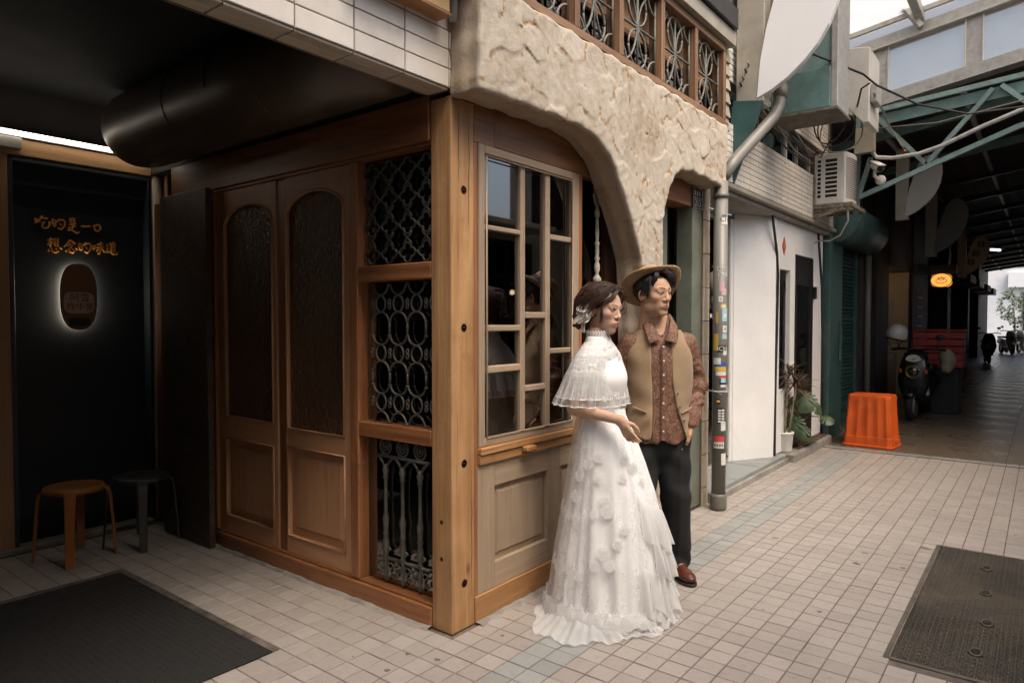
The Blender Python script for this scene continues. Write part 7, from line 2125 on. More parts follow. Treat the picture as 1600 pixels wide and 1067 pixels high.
# shoes
LEATHER = surf('polished_brown_leather', (0.10, 0.030, 0.018), 0.35, 14, 0.28, 0, 0.1, 120, 0.0006, objvar=0)
SOLE = surf('dark_shoe_sole', (0.02, 0.013, 0.010), 0.2, 20, 0.6)
for s, rz, py in ((1, 14, -0.02), (-1, -8, -0.055)):
    lo = (-0.07, -0.20, -0.005); G = grid(lo, (0.07, 0.13, 0.13), 0.0035); X, Y, Z = G
    up = smin(ell(G, (0, 0.055, 0.055), (0.036, 0.062, 0.048)), ell(G, (0.004, -0.090, 0.036), (0.045, 0.085, 0.034)), 0.03)
    up = smin(up, cone(G, (0, 0.03, 0.06), (0, -0.09, 0.045), 0.040, 0.030), 0.02)
    up = smax(up, 0.014 - Z, 0.004)
    up = smax(up, -ell(G, (0, 0.045, 0.115), (0.026, 0.055, 0.045)), 0.006)
    # apron seam of the loafer and strap
    seam = np.abs(np.sqrt((X/0.032)**2 + ((Y + 0.085)/0.075)**2) - 1)*0.03
    up = up + 0.0025*np.clip(1 - seam/0.004, 0, 1)*(Z > 0.03)
    strap = np.maximum(np.abs(Y + 0.035) - 0.012, up - 0.0045)
    up = smin(up, strap, 0.002)
    v_, q_ = surface_nets(up, lo, 0.0035)
    sole = np.maximum(np.hypot(X/1.0, 0)*0 + smin(ell(G, (0, 0.06, 0.01), (0.038, 0.060, 0.05)), ell(G, (0.004, -0.085, 0.01), (0.050, 0.098, 0.05)), 0.04), np.maximum(Z - 0.016, -Z + 0.002))
    sv, sq = surface_nets(sole, lo, 0.0035)
    R = np.array(Matrix.Rotation(radians(rz), 3, 'Z')).T
    sh_o = fin('shoe', v_ @ R + np.array((s*0.114, py, 0)), q_, LEATHER, man)
    fin('sole', sv @ R + np.array((s*0.114, py, 0)), sq, SOLE, sh_o)
# wrist watch
wt = MB()
Wp = Vector(LA[2]); dW = (Vector(LA[2]) - Vector(LA[1])).normalized(); ux = dW.orthogonal().normalized(); uy = dW.cross(ux)
wt.tube([Wp - dW*0.012 + (ux*cos(a) + uy*sin(a))*0.032 for a in np.linspace(0, 2*pi, 25)[:-1]], 0.006, 6, closed=True)
wt.build('watch', BLACKMETAL, man, local=True)
# hair
def head_tf(p, s, yaw, pos):
    R = Matrix.Rotation(yaw, 3, 'Z')
    return R @ (Vector(p)*s) + Vector(pos)
h = 0.004
lo = (-0.115, -0.125, -0.10); G = grid(lo, (0.115, 0.135, 0.165), h); X, Y, Z = G
f = ell(G, (0, 0.022, 0.044), (0.089, 0.105, 0.100))
cut = -(0.80*(Y + 0.062) + 0.60*(Z - 0.066))           # face plane
f = smax(f, cut, 0.012)
f = smax(f, -(Z + 0.070 - 0.35*np.clip(Y, -1, 0.2) * 0), 0.012)
f = smax(f, -ell((np.abs(X), Y, Z), (0.084, 0.000, -0.022), (0.03, 0.030, 0.040)), 0.006)   # round the ears
f = f + 0.0035*np.sin(X*240 + 5*np.sin(Z*60 + Y*40)) * 0.6 + 0.003*vnoise(G, 95, 4)
v_, q_ = surface_nets(f, lo, h)
hv_, hq_ = [head_to_body(v_, HS, HYAW, MHP, radians(-2), radians(2))], [q_]
hb = MB()
rng = random.Random(3)
for k in range(420):     # swept fringe, parted on his right and combed over to the left
    u = rng.uniform(-1, 1); j = lambda a: rng.uniform(-a, a)
    x0 = 0.052*u
    if u < -0.45:
        r_ = [(x0, -0.045, 0.128), (x0 - 0.012, -0.072, 0.112 + j(.004)), (x0 - 0.020, -0.072, 0.088 + j(.006)), (x0 - 0.024, -0.058, 0.056 + j(.016))]
    else:
        r_ = [(x0 - 0.01, -0.050, 0.128 + j(.006)), (x0 + 0.010, -0.090 + 0.012*u, 0.124 + j(.008)), (x0 + 0.034 + j(.006), -0.100 + 0.022*max(0, u), 0.104 + j(.010) - 0.010*max(0, u)), (x0 + 0.050 + j(.008), -0.092 + 0.030*max(0, u), 0.078 + j(.012) - 0.014*max(0, u)), (x0 + 0.054 + j(.010), -0.084 + 0.034*max(0, u), 0.062 + j(.014) - 0.012*max(0, u))]
        if u < 0.1: r_ = r_[:4]
    hb.tube([head_tf(p, HS, HYAW, MHP) for p in r_], ([0.0018, 0.0021, 0.0018, 0.0012, 0.0005])[:len(r_)], 4)
for k in range(260):      # side and sideburn
    s = 1 if k % 2 else -1
    y0 = rng.uniform(-0.058, 0.06); z0 = rng.uniform(0.02, 0.10)
    e = 0.062 if y0 < -0.03 else 0.045
    r_ = [(s*0.082, y0, z0), (s*0.087, y0 + 0.006, z0 - 0.024), (s*(0.0785 if y0 < -0.025 else 0.087), y0 + 0.014, max(z0 - e, -0.028 if y0 < -0.03 else -0.01))]
    hb.tube([head_tf(p, HS, HYAW, MHP) for p in r_], [0.0018, 0.0016, 0.0005], 4)
V1 = np.array([tuple(v) for v in hb.V]); 
hm_ = mesh_np('hair', hv_[0], hq_[0])
o1 = finish('hair', hm_, HAIR_M, man)
hb.build('fringe', HAIR_M, o1, local=True, flip=False)
# straw hat, pushed far back
ht = MB()
prof = [(0.001, 0.098), (0.040, 0.100), (0.070, 0.096), (0.084, 0.086), (0.090, 0.065), (0.094, 0.03), (0.097, 0.004), (0.105, -0.003), (0.13, -0.006), (0.155, -0.006), (0.176, -0.001), (0.181, 0.004), (0.181, 0.0075), (0.176, 0.004), (0.155, -0.001), (0.13, -0.001), (0.104, 0.004), (0.1, 0.012)]
hat_prof = [(0.001, 0.098), (0.040, 0.100), (0.070, 0.096), (0.084, 0.086), (0.090, 0.065), (0.094, 0.03), (0.099, 0.010), (0.110, 0.004), (0.13, 0.001), (0.155, 0.001), (0.176, 0.006), (0.182, 0.010), (0.181, 0.006), (0.176, 0.001), (0.155, -0.004), (0.13, -0.004), (0.105, -0.001), (0.094, 0.008), (0.089, 0.03), (0.085, 0.062), (0.078, 0.082), (0.066, 0.090), (0.001, 0.093)]
ht.lathe(hat_prof, 56)
V2 = []
for (x, y, z) in ht.V:
    r = math.hypot(x, y); a = math.atan2(y, x)
    z += 0.016*max(0, (r - 0.1)/0.08)*cos(2*a + 0.6) + 0.007*max(0, (r - 0.1)/0.08)*sin(3*a)
    V2.append((x, y, z))
ht.V = V2
hat = ht.build('straw_hat', STRAW, man, local=True)
band = MB(); band.tube([(0.0965*cos(a), 0.0965*sin(a), 0.022) for a in np.linspace(0, 2*pi, 41)[:-1]], 0.009, 8, closed=True, flat=0.3)
axis_w = Vector((-0.41*0.58 - 0.788*0.30, 0.91*0.58 - 0.616*0.30, 0.72)).normalized()
axis_l = Matrix.Rotation(-MAN_RZ, 3, 'Z') @ axis_w
hat.rotation_euler = axis_l.to_track_quat('Z', 'Y').to_euler()
HATC = Vector(MHP) + Matrix.Rotation(-MAN_RZ, 3, 'Z') @ Vector((-0.41*0.045 - 0.788*0.012, 0.91*0.045 - 0.616*0.012, 0.052))
hat.location = HATC
# ---------------------------------------------------------------- the bride
BR_LOC, BR_RZ = (0.358, 0.730, 0.0), radians(93)
bride = thing('person', 'person in white lace gown and capelet with a flower in pinned up hair', 'person', BR_LOC, BR_RZ, 'couple posing by the shop window')
BS = 0.975; BHY = radians(-9); BHP = (0.012, -0.006, 1.512)
hv, hq, hc = head_mesh(dict(fem=True, skin=(0.56, 0.375, 0.265), blush=0.5, lip=(0.44, 0.16, 0.135), brow=(0.085, 0.042, 0.026), gaze=0.002))
BT, BN = radians(3), radians(4)
parts = [(head_to_body(hv, BS, BHY, BHP, BT, BN), hq, hc)]
h = 0.010
lo = (-0.30, -0.30, 0.03); G = grid(lo, (0.30, 0.24, 1.44), h)
BP = [(0.80, 0.120, 0.100, 0.0), (0.90, 0.112, 0.092, 0.0), (0.99, 0.100, 0.084, 0.0), (1.08, 0.125, 0.098, -0.005), (1.17, 0.142, 0.115, -0.012), (1.25, 0.140, 0.094, 0.0), (1.30, 0.110, 0.076, 0.008), (1.345, 0.075, 0.058, 0.015), (1.43, 0.046, 0.046, 0.02)]
f = torso_field(G, BP)
BRA = [(-0.122, 0.012, 1.262), (-0.160, 0.062, 1.030), (-0.140, -0.180, 0.985)]
BLA = [(0.122, 0.012, 1.262), (0.160, 0.050, 1.030), (0.175, -0.01, 0.84)]
for a in (BRA, BLA):
    f = smin(f, smin(cone(G, a[0], a[1], 0.038, 0.035), cone(G, a[1], a[2], 0.037, 0.023), 0.02), 0.03)
for s in (-1, 1):
    f = smin(f, smin(cone(G, (s*0.055, 0.0, 0.84), (s*0.07, -0.01, 0.45), 0.058, 0.045), cone(G, (s*0.07, -0.01, 0.45), (s*0.07, 0.02, 0.06), 0.045, 0.032), 0.02), 0.03)
bv, bq = surface_nets(f, lo, h)
parts.append((bv, bq, np.tile(np.array((0.54, 0.35, 0.245)), (len(bv), 1))))
# forearms and hands at finer resolution
for a, F, S, cu, th in ((BRA, (0.12, -0.50, -0.85), (-0.1, -0.9, 0.45), (0.14, 0.26, 0.36, 0.46), -1), (BLA, (-0.1, -0.2, -0.95), (-0.2, -0.95, 0.2), (0.3, 0.4, 0.4, 0.45), 1)):
    W = np.array(a[2]); lo2 = np.minimum(W, np.array(a[1])) - np.array((0.10, 0.16, 0.15)); hi2 = np.maximum(W, np.array(a[1])) + np.array((0.10, 0.05, 0.07))
    G2 = grid(lo2, hi2, 0.0026)
    ff = hand_field(G2, W, F, None, S, 0.90, cu, th)
    ff = smin(ff, cone(G2, a[1], a[2], 0.0375, 0.0225), 0.015)
    v_, q_ = surface_nets(ff, lo2, 0.0026)
    parts.append((v_, q_, np.tile(np.array((0.55, 0.36, 0.25)), (len(v_), 1))))
V, Q, C = join_np(parts)
fin('body', V, Q, SKIN, bride, C)

# ---- hair
BH = lambda p: tuple(head_to_body(np.array([p]), BS, BHY, BHP, BT, BN)[0])
h = 0.004
lo = (-0.115, -0.125, -0.12); G = grid(lo, (0.115, 0.150, 0.165), h); X, Y, Z = G
f = ell(G, (0, 0.024, 0.045), (0.087, 0.106, 0.098))
f = smin(f, ell(G, (0, 0.085, -0.035), (0.060, 0.050, 0.050)), 0.04)
cut = -(0.86*(Y + 0.060) + 0.52*(Z - 0.066))
f = smax(f, cut, 0.012)
f = smax(f, -(Z + 0.085), 0.012)
f = smax(f, -ell((np.abs(X), Y, Z), (0.086, -0.006, -0.020), (0.028, 0.028, 0.036)), 0.006)
f = f + 0.0035*np.sin((Y*0.8 + Z)*170 + 6*np.sin(X*45 + Y*30)) + 0.0025*vnoise(G, 100, 14)
v_, q_ = surface_nets(f, lo, h)
bh = fin('hair', head_to_body(v_, BS, BHY, BHP, BT, BN), q_, HAIR_W, bride)
rng = random.Random(9)
st_ = MB()
def arc_on_head(x0, y0, z0, x1, y1, z1, lift, n=8, jit=0.004):
    """path following the skull from one point to another"""
    c = Vector((0, 0.02, 0.04)); a = Vector((x0, y0, z0)) - c; b = Vector((x1, y1, z1)) - c
    out_ = []
    for k in range(n):
        t = k/(n - 1)
        d = a.lerp(b, t)
        L = (a.length*(1 - t) + b.length*t) + lift*sin(pi*t)
        p = c + d.normalized()*L + Vector((rng.uniform(-jit, jit), rng.uniform(-jit, jit), rng.uniform(-jit, jit)))*0.5
        out_.append(BH(tuple(p)))
    if a.lerp(b, 0.5).length < 0.045: out_ = out_[:2]
    return out_
for k in range(620):     # swept back sides
    s = -1 if k % 3 else 1
    t = rng.random()
    pth = arc_on_head(s*0.030*rng.random(), -0.078 + 0.10*t, 0.128 + 0.012*t, s*rng.uniform(0.060, 0.080), 0.085 + rng.uniform(-.03, .03), rng.uniform(-0.07, 0.03), 0.010 + rng.uniform(0, .010), 7)
    if len(pth) == 7: st_.tube(pth, [0.0008, 0.0013, 0.0015, 0.0016, 0.0015, 0.0013, 0.0006], 4)
for k in range(300):      # curtain fringe swept to both temples
    s = -1 if k % 2 else 1
    u = rng.random()
    pts = [(s*0.004, -0.070, 0.124 - 0.01*u), (s*(0.020 + 0.008*u), -0.097 + 0.006*u, 0.104), (s*(0.044 + 0.010*u), -0.094 + 0.016*u, 0.072), (s*(0.066 + 0.008*u), -0.066 + 0.020*u, 0.044), (s*(0.083 + 0.005*u), -0.022 + 0.030*u, 0.024 - 0.016*rng.random())]
    pts = [(p[0] + rng.uniform(-.003, .003), p[1] + rng.uniform(-.003, .003), p[2] + rng.uniform(-.004, .004)) for p in pts]
    st_.tube([BH(p) for p in pts], [0.001, 0.0015, 0.0015, 0.0013, 0.0005], 4)
for k in range(26):      # fine loose wisps by the ear
    s = -1
    st_.tube([BH((s*0.074, -0.050 + rng.uniform(-.004, .02), 0.03)), BH((s*0.079, -0.050 + rng.uniform(-.008, .012), -0.015)), BH((s*0.074, -0.052 + rng.uniform(-.01, .02), -0.050 - 0.035*rng.random()))], [0.0007, 0.0006, 0.0003], 3)
st_.build('strands', HAIR_W, bh, local=True, flip=False)
bd_ = MB()               # crown braid: three plies
for ply in range(3):
    pts = []
    for k in range(46):
        t = k/45; a = radians(-70 + 250*t)
        base = Vector((-0.085*cos(a - 0.35)*0.98, 0.030 + 0.075*sin(a - 0.9)*0.9, 0.092 + 0.035*sin(a*0.5 + 0.6)))
        c = Vector((0, 0.02, 0.04)); d = (base - c).normalized()
        R_ = 1/ sqrt((d.x/0.090)**2 + (d.y/0.108)**2 + (d.z/0.101)**2)
        ph = t*2*pi*7 + ply*2*pi/3
        side = Vector((0, 0, 1)).cross(d).normalized()
        p = c + d*(R_ + 0.004 + 0.004*sin(2*ph)) + (side.cross(d))*0.010*cos(ph)
        pts.append(BH(tuple(p)))
    bd_.tube(pts, 0.0075, 7)
bd_.build('braid', HAIR_W, bh, local=True, flip=False)
bn_ = MB()               # loose low bun of curls
for k in range(26):
    c = Vector((rng.uniform(-0.055, 0.030), 0.125 + rng.uniform(-.028, .030), -0.056 + rng.uniform(-.034, .034)))
    r = rng.uniform(0.012, 0.024); ax_ = Vector((rng.uniform(-1, 1), rng.uniform(-1, 1), rng.uniform(-1, 1))).normalized(); u_ = ax_.orthogonal().normalized(); w_ = ax_.cross(u_)
    bn_.tube([BH(tuple(c + u_*r*cos(a)*(1 - 0.04*a) + w_*r*sin(a)*(1 - 0.04*a) + ax_*0.003*a)) for a in np.linspace(0, 7.2, 18)], [0.0075 - 0.0003*j for j in range(18)], 6)
bn_.build('curled_bun', HAIR_W, bh, local=True, flip=False)
# fabric flower and ribbon behind the ear
PETAL = clothmat('ivory_petal', (0.72, 0.67, 0.60), 300, 0.8, 0.08, 0.2)
fl = MB()
for k in range(24):
    c = Vector((-0.116 + rng.uniform(-.014, .008), 0.034 + rng.uniform(-.026, .028), -0.022 + rng.uniform(-.036, .032)))
    n_ = Vector((-1, rng.uniform(-.7, .7), rng.uniform(-.6, .8))).normalized(); u_ = n_.orthogonal().normalized(); w_ = n_.cross(u_); r = rng.uniform(0.018, 0.030); ph = rng.uniform(0, 6)
    vs = [BH(tuple(c))]
    for j in range(10):
        a = 2*pi*j/10
        vs.append(BH(tuple(c + (u_*cos(a) + w_*sin(a))*r*(0.8 + 0.2*sin(3*a + ph)) + n_*(0.006 + 0.004*sin(2*a + ph)))))
    fl.add(vs, [(0, 1 + j, 1 + (j + 1) % 10) for j in range(10)], True)
for k in range(2):
    x_ = -0.105 - 0.004*k
    pts = [(x_, 0.036 + 0.010*k, -0.045), (x_ - 0.004, 0.030 + 0.012*k, -0.085), (x_ + 0.006, 0.034 + 0.008*k, -0.120)]
    vs = []
    for p in pts: vs += [BH((p[0], p[1] - 0.004, p[2])), BH((p[0] - 0.003, p[1] + 0.004, p[2]))]
    fl.add(vs, [(0, 1, 3, 2), (2, 3, 5, 4)], True)
fo = fl.build('hair_flower', PETAL, bride, local=True, flip=False)
MB().sphere(BH((-0.088, 0.020, -0.030)), 0.006, 10, 8).build('pearl_earring', WHITEPLASTIC, bride, local=True)

# ---- gown
SATIN = clothmat('white_lining', (0.82, 0.815, 0.80), 300, 0.7, 0.03, 0.1, None, 0.1)
def tullemat(name, alpha, dots=0.0, c=(0.82, 0.815, 0.80), weave=0.0, lace=0.0):
    m, nt = newmat(name)
    v = coords(nt, rnd=False)
    d = nd(nt, 'ShaderNodeBsdfDiffuse', Color=c)
    t = nd(nt, 'ShaderNodeBsdfTranslucent', Color=c)
    mx = nt.nodes.new('ShaderNodeMixShader'); mx.inputs[0].default_value = 0.35
    nt.links.new(d.outputs[0], mx.inputs[1]); nt.links.new(t.outputs[0], mx.inputs[2])
    tr = nt.nodes.new('ShaderNodeBsdfTransparent')
    a = noise(nt, v, 14, 4, 0.6)
    fac = mth(nt, 'ADD', mth(nt, 'MULTIPLY', a, 0.25), alpha - 0.12)
    lw = nd(nt, 'ShaderNodeLayerWeight', Blend=0.35)
    fac = mth(nt, 'ADD', fac, mth(nt, 'MULTIPLY', lw.outputs['Facing'], 0.30))
    if dots:
        vo = nd(nt, 'ShaderNodeTexVoronoi', Vector=v, Scale=dots, Randomness=0.25)
        fac = mth(nt, 'MAXIMUM', fac, ramp(nt, vo.outputs['Distance'], [(0.13, (1, 1, 1)), (0.20, (0, 0, 0))]))
    if lace:
        vo = nd(nt, 'ShaderNodeTexVoronoi', {'feature': 'DISTANCE_TO_EDGE'}, Vector=v, Scale=lace)
        fac = mth(nt, 'MAXIMUM', fac, ramp(nt, vo.outputs['Distance'], [(0.05, (1, 1, 1)), (0.14, (0, 0, 0))]))
    fac = mth(nt, 'MINIMUM', fac, 1.0)
    m2 = nt.nodes.new('ShaderNodeMixShader')
    nt.links.new(fac, m2.inputs[0]); nt.links.new(tr.outputs[0], m2.inputs[1]); nt.links.new(mx.outputs[0], m2.inputs[2])
    out(nt, m2.outputs[0]); return m
TULLE = tullemat('dotted_tulle', 0.22, 75.0, (0.88, 0.875, 0.86))
TULLE2 = tullemat('soft_tulle', 0.50)
RUFF = tullemat('organza_ruffle', 0.66)
LACE = tullemat('white_lace', 0.55, 0, (0.84, 0.835, 0.82), 0, 210.0)
LACE_SOLID = clothmat('white_lace_applique', (0.84, 0.835, 0.82), 260, 0.8, 0.05, 0.5)

def yokemat():
    m, nt = newmat('embroidered_lace_yoke')
    v = coords(nt, rnd=False)
    vo = nd(nt, 'ShaderNodeTexVoronoi', {'feature': 'DISTANCE_TO_EDGE'}, Vector=v, Scale=120.0)
    v2 = nd(nt, 'ShaderNodeTexVoronoi', Vector=v, Scale=34.0)
    hgt = mth(nt, 'ADD', ramp(nt, vo.outputs['Distance'], [(0.04, (1, 1, 1)), (0.16, (0, 0, 0))]), ramp(nt, v2.outputs['Distance'], [(0.25, (1, 1, 1)), (0.5, (0, 0, 0))]))
    col = mixc(nt, mth(nt, 'MULTIPLY', hgt, 0.5), (0.68, 0.665, 0.635), (0.86, 0.855, 0.84))
    p = principled(nt, col, 0.8, 0, bump(nt, hgt, 0.8, 0.003))
    out(nt, p.outputs[0]); return m
YOKE = yokemat()
# body-frame directions of the picture's left/right and towards the camera
_to = Matrix.Rotation(-BR_RZ, 3, 'Z')
TOCAM = _to @ Vector((0.508, -0.861, 0)); RIGHT = _to @ Vector((0.861, 0.508, 0))
TR, TC = (RIGHT.x, RIGHT.y), (TOCAM.x, TOCAM.y)
zk = [0.0, 0.05, 0.15, 0.30, 0.45, 0.60, 0.75, 0.90, 0.98, 1.02]
def skirt(rad, cx, cc, folds, amp, seed, ztop=1.02, zbot=0.004, flare=0.0, nu=260, nv=64, hemw=0.0):
    r_ = np.random.RandomState(seed)
    ph = r_.uniform(0, 6.28, 12)
    def fn(U, Vv):
        z = ztop + (zbot - ztop)*Vv**1.0
        a = U*2*pi
        R0 = np.interp(z, zk, rad); ox = np.interp(z, zk, cx); oc = np.interp(z, zk, cc)
        w = np.clip((1.0 - z)/0.9, 0, 1)
        wav = np.zeros_like(a)
        for k, n in enumerate(folds):
            wav += np.sin(n*a + ph[k] + (0.6 + 0.5*k % 1.3)*np.sin(a*2 + ph[k+3]) + 1.2*np.sin(z*3.5 + ph[k+6]))/(1 + 0.5*k)
        R = R0*(1 + amp*wav*w)
        low = np.clip((0.10 - z)/0.10, 0, 1)
        R = R + flare*low**2*(1 + 0.5*np.sin(5*a + ph[2]))
        px = R*np.cos(a) + ox; pc = R*np.sin(a) + oc + 0.0
        z2 = z + hemw*np.clip(1 - np.abs(Vv - 1)/0.02, 0, 1)*np.sin(17*a)
        return px*TR[0] + pc*TC[0], px*TR[1] + pc*TC[1], z2
    return sheet_np(fn, nu, nv)
rad = [0.305, 0.296, 0.288, 0.274, 0.252, 0.224, 0.188, 0.148, 0.118, 0.112]
cxs = [0.045, 0.045, 0.047, 0.050, 0.050, 0.045, 0.030, 0.010, 0.0, 0.0]
ccs = [0.05, 0.04, 0.03, 0.02, 0.01, 0, 0, 0, 0, 0]
gown = fin('gown_lining', *skirt([r*0.88 for r in rad], [c + 0.016 for c in cxs], ccs, (9, 14, 21), 0.02, 4), SATIN, bride)
fin('pleated_skirt', *skirt([r*0.955 for r in rad], [c + 0.016 for c in cxs], ccs, (11, 18, 27), 0.042, 8, flare=0.01, nu=360), SATIN, gown)
fin('dotted_overskirt', *skirt([r*1.03 for r in rad], cxs, ccs, (8, 14, 22), 0.040, 15, flare=0.03, zbot=0.006), TULLE, gown)
# train spread on the paving towards the camera
def train(U, Vv):
    a = pi*(0.08 + 0.98*U)      # from picture-right round the front to picture-left
    R = 0.27 + (0.165 + 0.04*np.sin(3*a + 1) + 0.02*np.sin(11*a))*Vv
    px = R*np.cos(a)*0.80 + 0.02 - 0.05*np.sin(a)*Vv; pc = R*np.sin(a) + 0.05
    z = 0.075*(1 - Vv)**2 + 0.008 + 0.014*(np.sin(19*a + 4*Vv) * 0.5 + 0.5)*(1 - 0.5*Vv) + 0.004*np.sin(43*a + 9*Vv)
    return px*TR[0] + pc*TC[0], px*TR[1] + pc*TC[1], z
fin('train', *sheet_np(train, 220, 22, False), TULLE2, gown)
def lace_border(z, rr, hgt, a0=0, a1=2*pi, seed=1, mat=None, name='lace_border', n=220, wob=0.0):
    def fn(U, Vv):
        a = a0 + (a1 - a0)*U
        zz = z + wob*np.sin(a*1.0 + 0.5) + hgt*Vv
        R0 = np.interp(zz, zk, rad)*rr; ox = np.interp(zz, zk, cxs); oc = np.interp(zz, zk, ccs)
        R = R0*(1 + 0.02*np.sin(13*a + 2) + 0.02*np.sin(29*a)) + 0.012
        px = R*np.cos(a) + ox; pc = R*np.sin(a) + oc
        sc2 = zz + 0.012*np.abs(np.sin(18*a))*(Vv > 0.9)
        return px*TR[0] + pc*TC[0], px*TR[1] + pc*TC[1], sc2
    return fin(name, *sheet_np(fn, n, 6, False), mat or LACE, gown)
lace_border(0.02, 1.05, 0.07)
# cascade of organza ruffles down the picture-right side
def ruffle(pts, width, nw, amp, seed):
    """wavy ribbon following a path on the skirt: pts = (angle, z)"""
    r_ = np.random.RandomState(seed)
    def fn(U, Vv):
        an = np.interp(U, np.linspace(0, 1, len(pts)), [p[0] for p in pts]); z0 = np.interp(U, np.linspace(0, 1, len(pts)), [p[1] for p in pts])
        R0 = np.interp(z0 - width*Vv, zk, rad); ox = np.interp(z0, zk, cxs); oc = np.interp(z0, zk, ccs)
        wv = amp*Vv*np.sin(U*2*pi*nw + r_.uniform(0, 6) + 1.1*np.sin(U*17))
        R = R0*1.03 + 0.012 + 0.020*Vv + wv
        z = z0 - width*Vv*(0.9 + 0.12*np.sin(U*2*pi*nw*0.5 + 1)) + 0.006*np.cos(U*2*pi*nw)*Vv
        a2 = an + 0.02*Vv*np.cos(U*2*pi*nw)
        px = R*np.cos(a2) + ox; pc = R*np.sin(a2) + oc
        return px*TR[0] + pc*TC[0], px*TR[1] + pc*TC[1], z
    return sheet_np(fn, 200, 12, False)
for k, (pts, w, nw, am) in enumerate((
        ([(0.95, 0.62), (0.60, 0.55), (0.2, 0.52), (-0.4, 0.52)], 0.20, 5, 0.016),
        ([(0.80, 0.44), (0.50, 0.40), (0.1, 0.38), (-0.4, 0.37)], 0.20, 6, 0.018),
        ([(1.05, 0.30), (0.65, 0.24), (0.2, 0.22), (-0.4, 0.22)], 0.215, 6, 0.022))):
    fin('ruffle', *ruffle(pts, w, nw, am, 30 + k), RUFF, gown)
# lace roses
ROSELACE = tullemat('rose_lace', 0.62, 0, (0.86, 0.855, 0.84), 0, 260.0)
def rose(seed):
    r_ = random.Random(seed); mb = MB()
    for ring_, (n, r, l, up) in enumerate(((9, 0.030, 0.018, 0.002), (7, 0.019, 0.014, 0.006), (5, 0.010, 0.010, 0.010))):
        for k in range(n):
            a = 2*pi*(k + r_.random()*0.4)/n; c, s = cos(a), sin(a)
            w = r*0.45
            vs = [(c*(r - l), s*(r - l), up*0.5), (c*r*0.85 - s*w, s*r*0.85 + c*w, up + 0.002), (c*(r + 0.004), s*(r + 0.004), up + 0.004), (c*r*0.85 + s*w, s*r*0.85 - c*w, up + 0.002), (c*r*0.7, s*r*0.7, up + 0.005)]
            mb.add(vs, [(0, 1, 4), (1, 2, 4), (2, 3, 4), (3, 0, 4)], True)
    # stitched spiral
    mb.tube([(0.0022*t*cos(t*1.9), 0.0022*t*sin(t*1.9), 0.014 - 0.0006*t) for t in np.linspace(0.3, 10, 30)], 0.0016, 4)
    me = bpy.data.meshes.new('lace_rose'); me.from_pydata(mb.V, [], mb.F); me.polygons.foreach_set('use_smooth', mb.S); me.materials.append(ROSELACE)
    return me
roses = [rose(k) for k in range(4)]
def place_rose(an, z, s=1.0, off=-0.002, rr=1.03):
    R0 = np.interp(z, zk, rad)*rr + off; ox = np.interp(z, zk, cxs); oc = np.interp(z, zk, ccs)
    px, pc = R0*cos(an) + ox, R0*sin(an) + oc
    n = Vector((cos(an)*TR[0] + sin(an)*TC[0], cos(an)*TR[1] + sin(an)*TC[1], 0.28)).normalized()
    o = bpy.data.objects.new('lace_rose', roses[RNG.randrange(4)]); COL.objects.link(o); o.parent = gown
    o.location = (px*TR[0] + pc*TC[0], px*TR[1] + pc*TC[1], z)
    q = n.to_track_quat('Z', 'Y'); o.rotation_mode = 'QUATERNION'; o.rotation_quaternion = q
    s *= 0.80; o.scale = (s, s, s*0.30)
for (a, z, s) in ((2.30, 0.70, 1.2), (2.05, 0.76, 1.1), (1.75, 0.80, 1.2), (1.80, 0.70, 1.0), (2.35, 0.60, 1.35), (1.65, 0.60, 1.2), (1.62, 0.55, 1.35), (1.9, 0.53, 0.9), (2.95, 0.53, 1.2), (2.75, 0.51, 1.1), (2.55, 0.50, 1.2), (2.3, 0.50, 1.0),
                  (1.05, 0.78, 1.1), (0.85, 0.74, 1.2), (1.2, 0.70, 1.0), (0.7, 0.67, 1.0), (1.7, 0.36, 1.3), (1.6, 0.31, 1.2), (1.85, 0.30, 1.0), (1.45, 0.40, 1.0), (1.3, 0.47, 1.0),
                  (2.95, 0.26, 1.3), (2.75, 0.25, 1.2), (2.55, 0.25, 1.35), (2.35, 0.26, 1.1), (2.15, 0.24, 1.0), (3.1, 0.27, 1.1)):
    place_rose(a, z, s)
for k in range(30):
    place_rose(0.55 + 2.6*k/29 + RNG.uniform(-.04, .04), 0.045 + RNG.uniform(-0.012, 0.03), RNG.uniform(0.8, 1.3), 0.03)
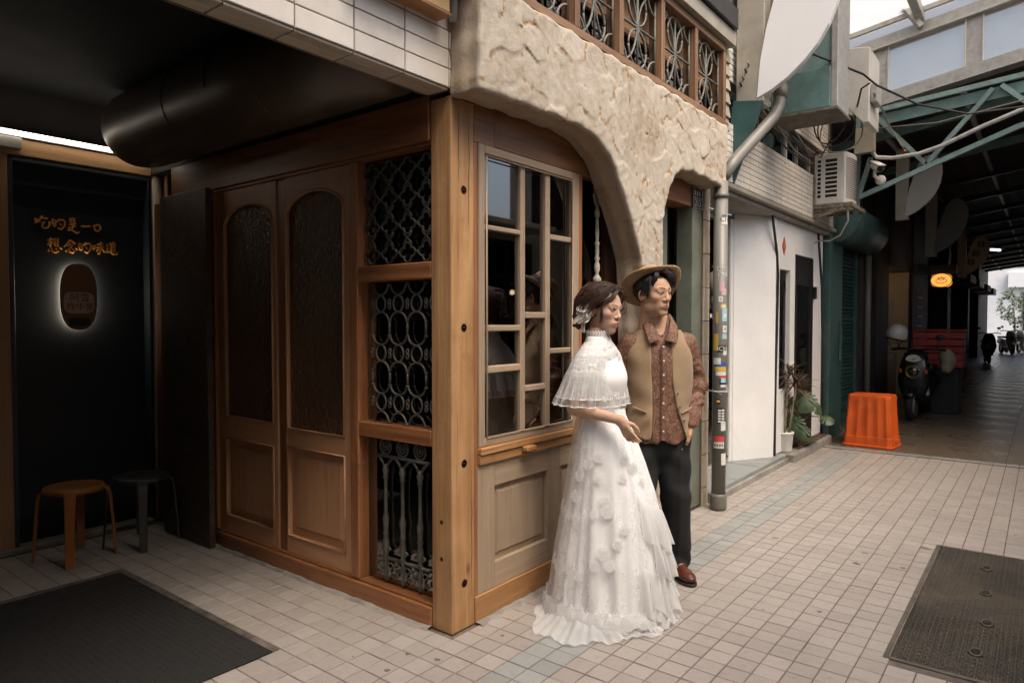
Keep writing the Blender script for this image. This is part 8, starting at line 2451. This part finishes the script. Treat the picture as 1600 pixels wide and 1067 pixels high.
# bodice, capelet and collar
h = 0.008
lo = (-0.22, -0.20, 0.93); G = grid(lo, (0.22, 0.20, 1.40), h)
f = torso_field(G, [(z, a + 0.008, b + 0.008, c) for z, a, b, c in BP])
f = np.maximum(f, np.maximum(0.94 - G[2], G[2] - 1.385)) + 0.002*vnoise(G, 60, 2)
v_, q_ = surface_nets(f, lo, h)
fin('bodice', v_, q_, SATIN, gown)
czk = [0.98, 1.04, 1.09, 1.14, 1.19, 1.24, 1.29, 1.33, 1.365, 1.40]
crx = [0.240, 0.230, 0.219, 0.208, 0.197, 0.183, 0.160, 0.118, 0.066, 0.056]     # across the shoulders
cry = [0.166, 0.157, 0.148, 0.140, 0.131, 0.119, 0.100, 0.080, 0.062, 0.056]
def cape(zb, zt, k, n, amp, seed, nu=240, nv=30, dz=0.0):
    ph = np.random.RandomState(seed).uniform(0, 6.28, 6)
    def fn(U, Vv):
        a = U*2*pi
        z = zt + (zb - zt)*Vv
        w = np.clip((1.30 - z)/0.25, 0, 1)*np.clip(Vv*1.2, 0, 1)
        wv = amp*w*(np.sin(n*a + ph[0] + np.sin(3*a + ph[1])) + 0.5*np.sin(2.3*n*a + ph[2]))
        rx = np.interp(z, czk, crx)*k + wv; ry = np.interp(z, czk, cry)*k + wv
        x = rx*np.cos(a); y = ry*np.sin(a) + 0.014 + 0.036*np.clip((1.3 - z)/0.25, 0, 1)
        z = z + dz*Vv*np.where(np.sin(a) < 0, -np.sin(a), 0)
        return x, y, z
    return sheet_np(fn, nu, nv)
cp_ = fin('capelet', *cape(1.16, 1.385, 1.0, 15, 0.007, 2), YOKE, gown)
fin('capelet_lining', *cape(1.13, 1.38, 0.955, 12, 0.005, 6), SATIN, cp_)
fin('flounce', *cape(1.080, 1.215, 1.03, 19, 0.011, 3, dz=-0.005), RUFF, cp_)
fin('flounce', *cape(1.045, 1.195, 1.05, 17, 0.013, 5, dz=-0.008), TULLE, cp_)
def hemline(zb, zt, k, n, amp, seed, dz):
    v, q = cape(zb, zt, k, n, amp, seed, 240, 30, dz)
    v = v.reshape(240, 30, 3)
    return [tuple(v[i, 29]) for i in range(240)]
MB().tube(hemline(1.045, 1.195, 1.05, 17, 0.013, 5, -0.008), 0.0022, 5, closed=True).build('hem_thread', LACE_SOLID, cp_, local=True)
MB().tube(hemline(1.080, 1.215, 1.03, 19, 0.011, 3, -0.005), 0.0025, 5, closed=True).build('hem_thread', LACE_SOLID, cp_, local=True)
# high ruffled collar
def coll(U, Vv):
    a = U*2*pi
    r = 0.054 + 0.004*np.sin(26*a)*Vv + 0.005*Vv
    return r*np.cos(a), r*np.sin(a) + 0.020 - 0.004*Vv, 1.365 + 0.045*Vv + 0.004*np.sin(26*a + 1)*Vv
fin('collar', *sheet_np(coll, 200, 8), LACE_SOLID, gown, None, 0, 0.002)
# lace front panel
for k in range(26):
    t = k/25
    z = 1.33 - 0.25*t; a = -pi/2 - 0.25 + RNG.uniform(-.35, .35)
    rx = np.interp(z, czk, crx)*1.03; ry = np.interp(z, czk, cry)*1.03
    o = bpy.data.objects.new('lace_rose', roses[k % 4]); COL.objects.link(o); o.parent = gown
    o.location = (rx*cos(a), ry*sin(a) + 0.014 + 0.036*min(1, max(0, (1.3 - z)/0.25)), z)
    o.rotation_mode = 'QUATERNION'; o.rotation_quaternion = Vector((cos(a), sin(a), 0.3)).normalized().to_track_quat('Z', 'Y'); s = RNG.uniform(0.32, 0.52); o.scale = (s, s, s*0.5)
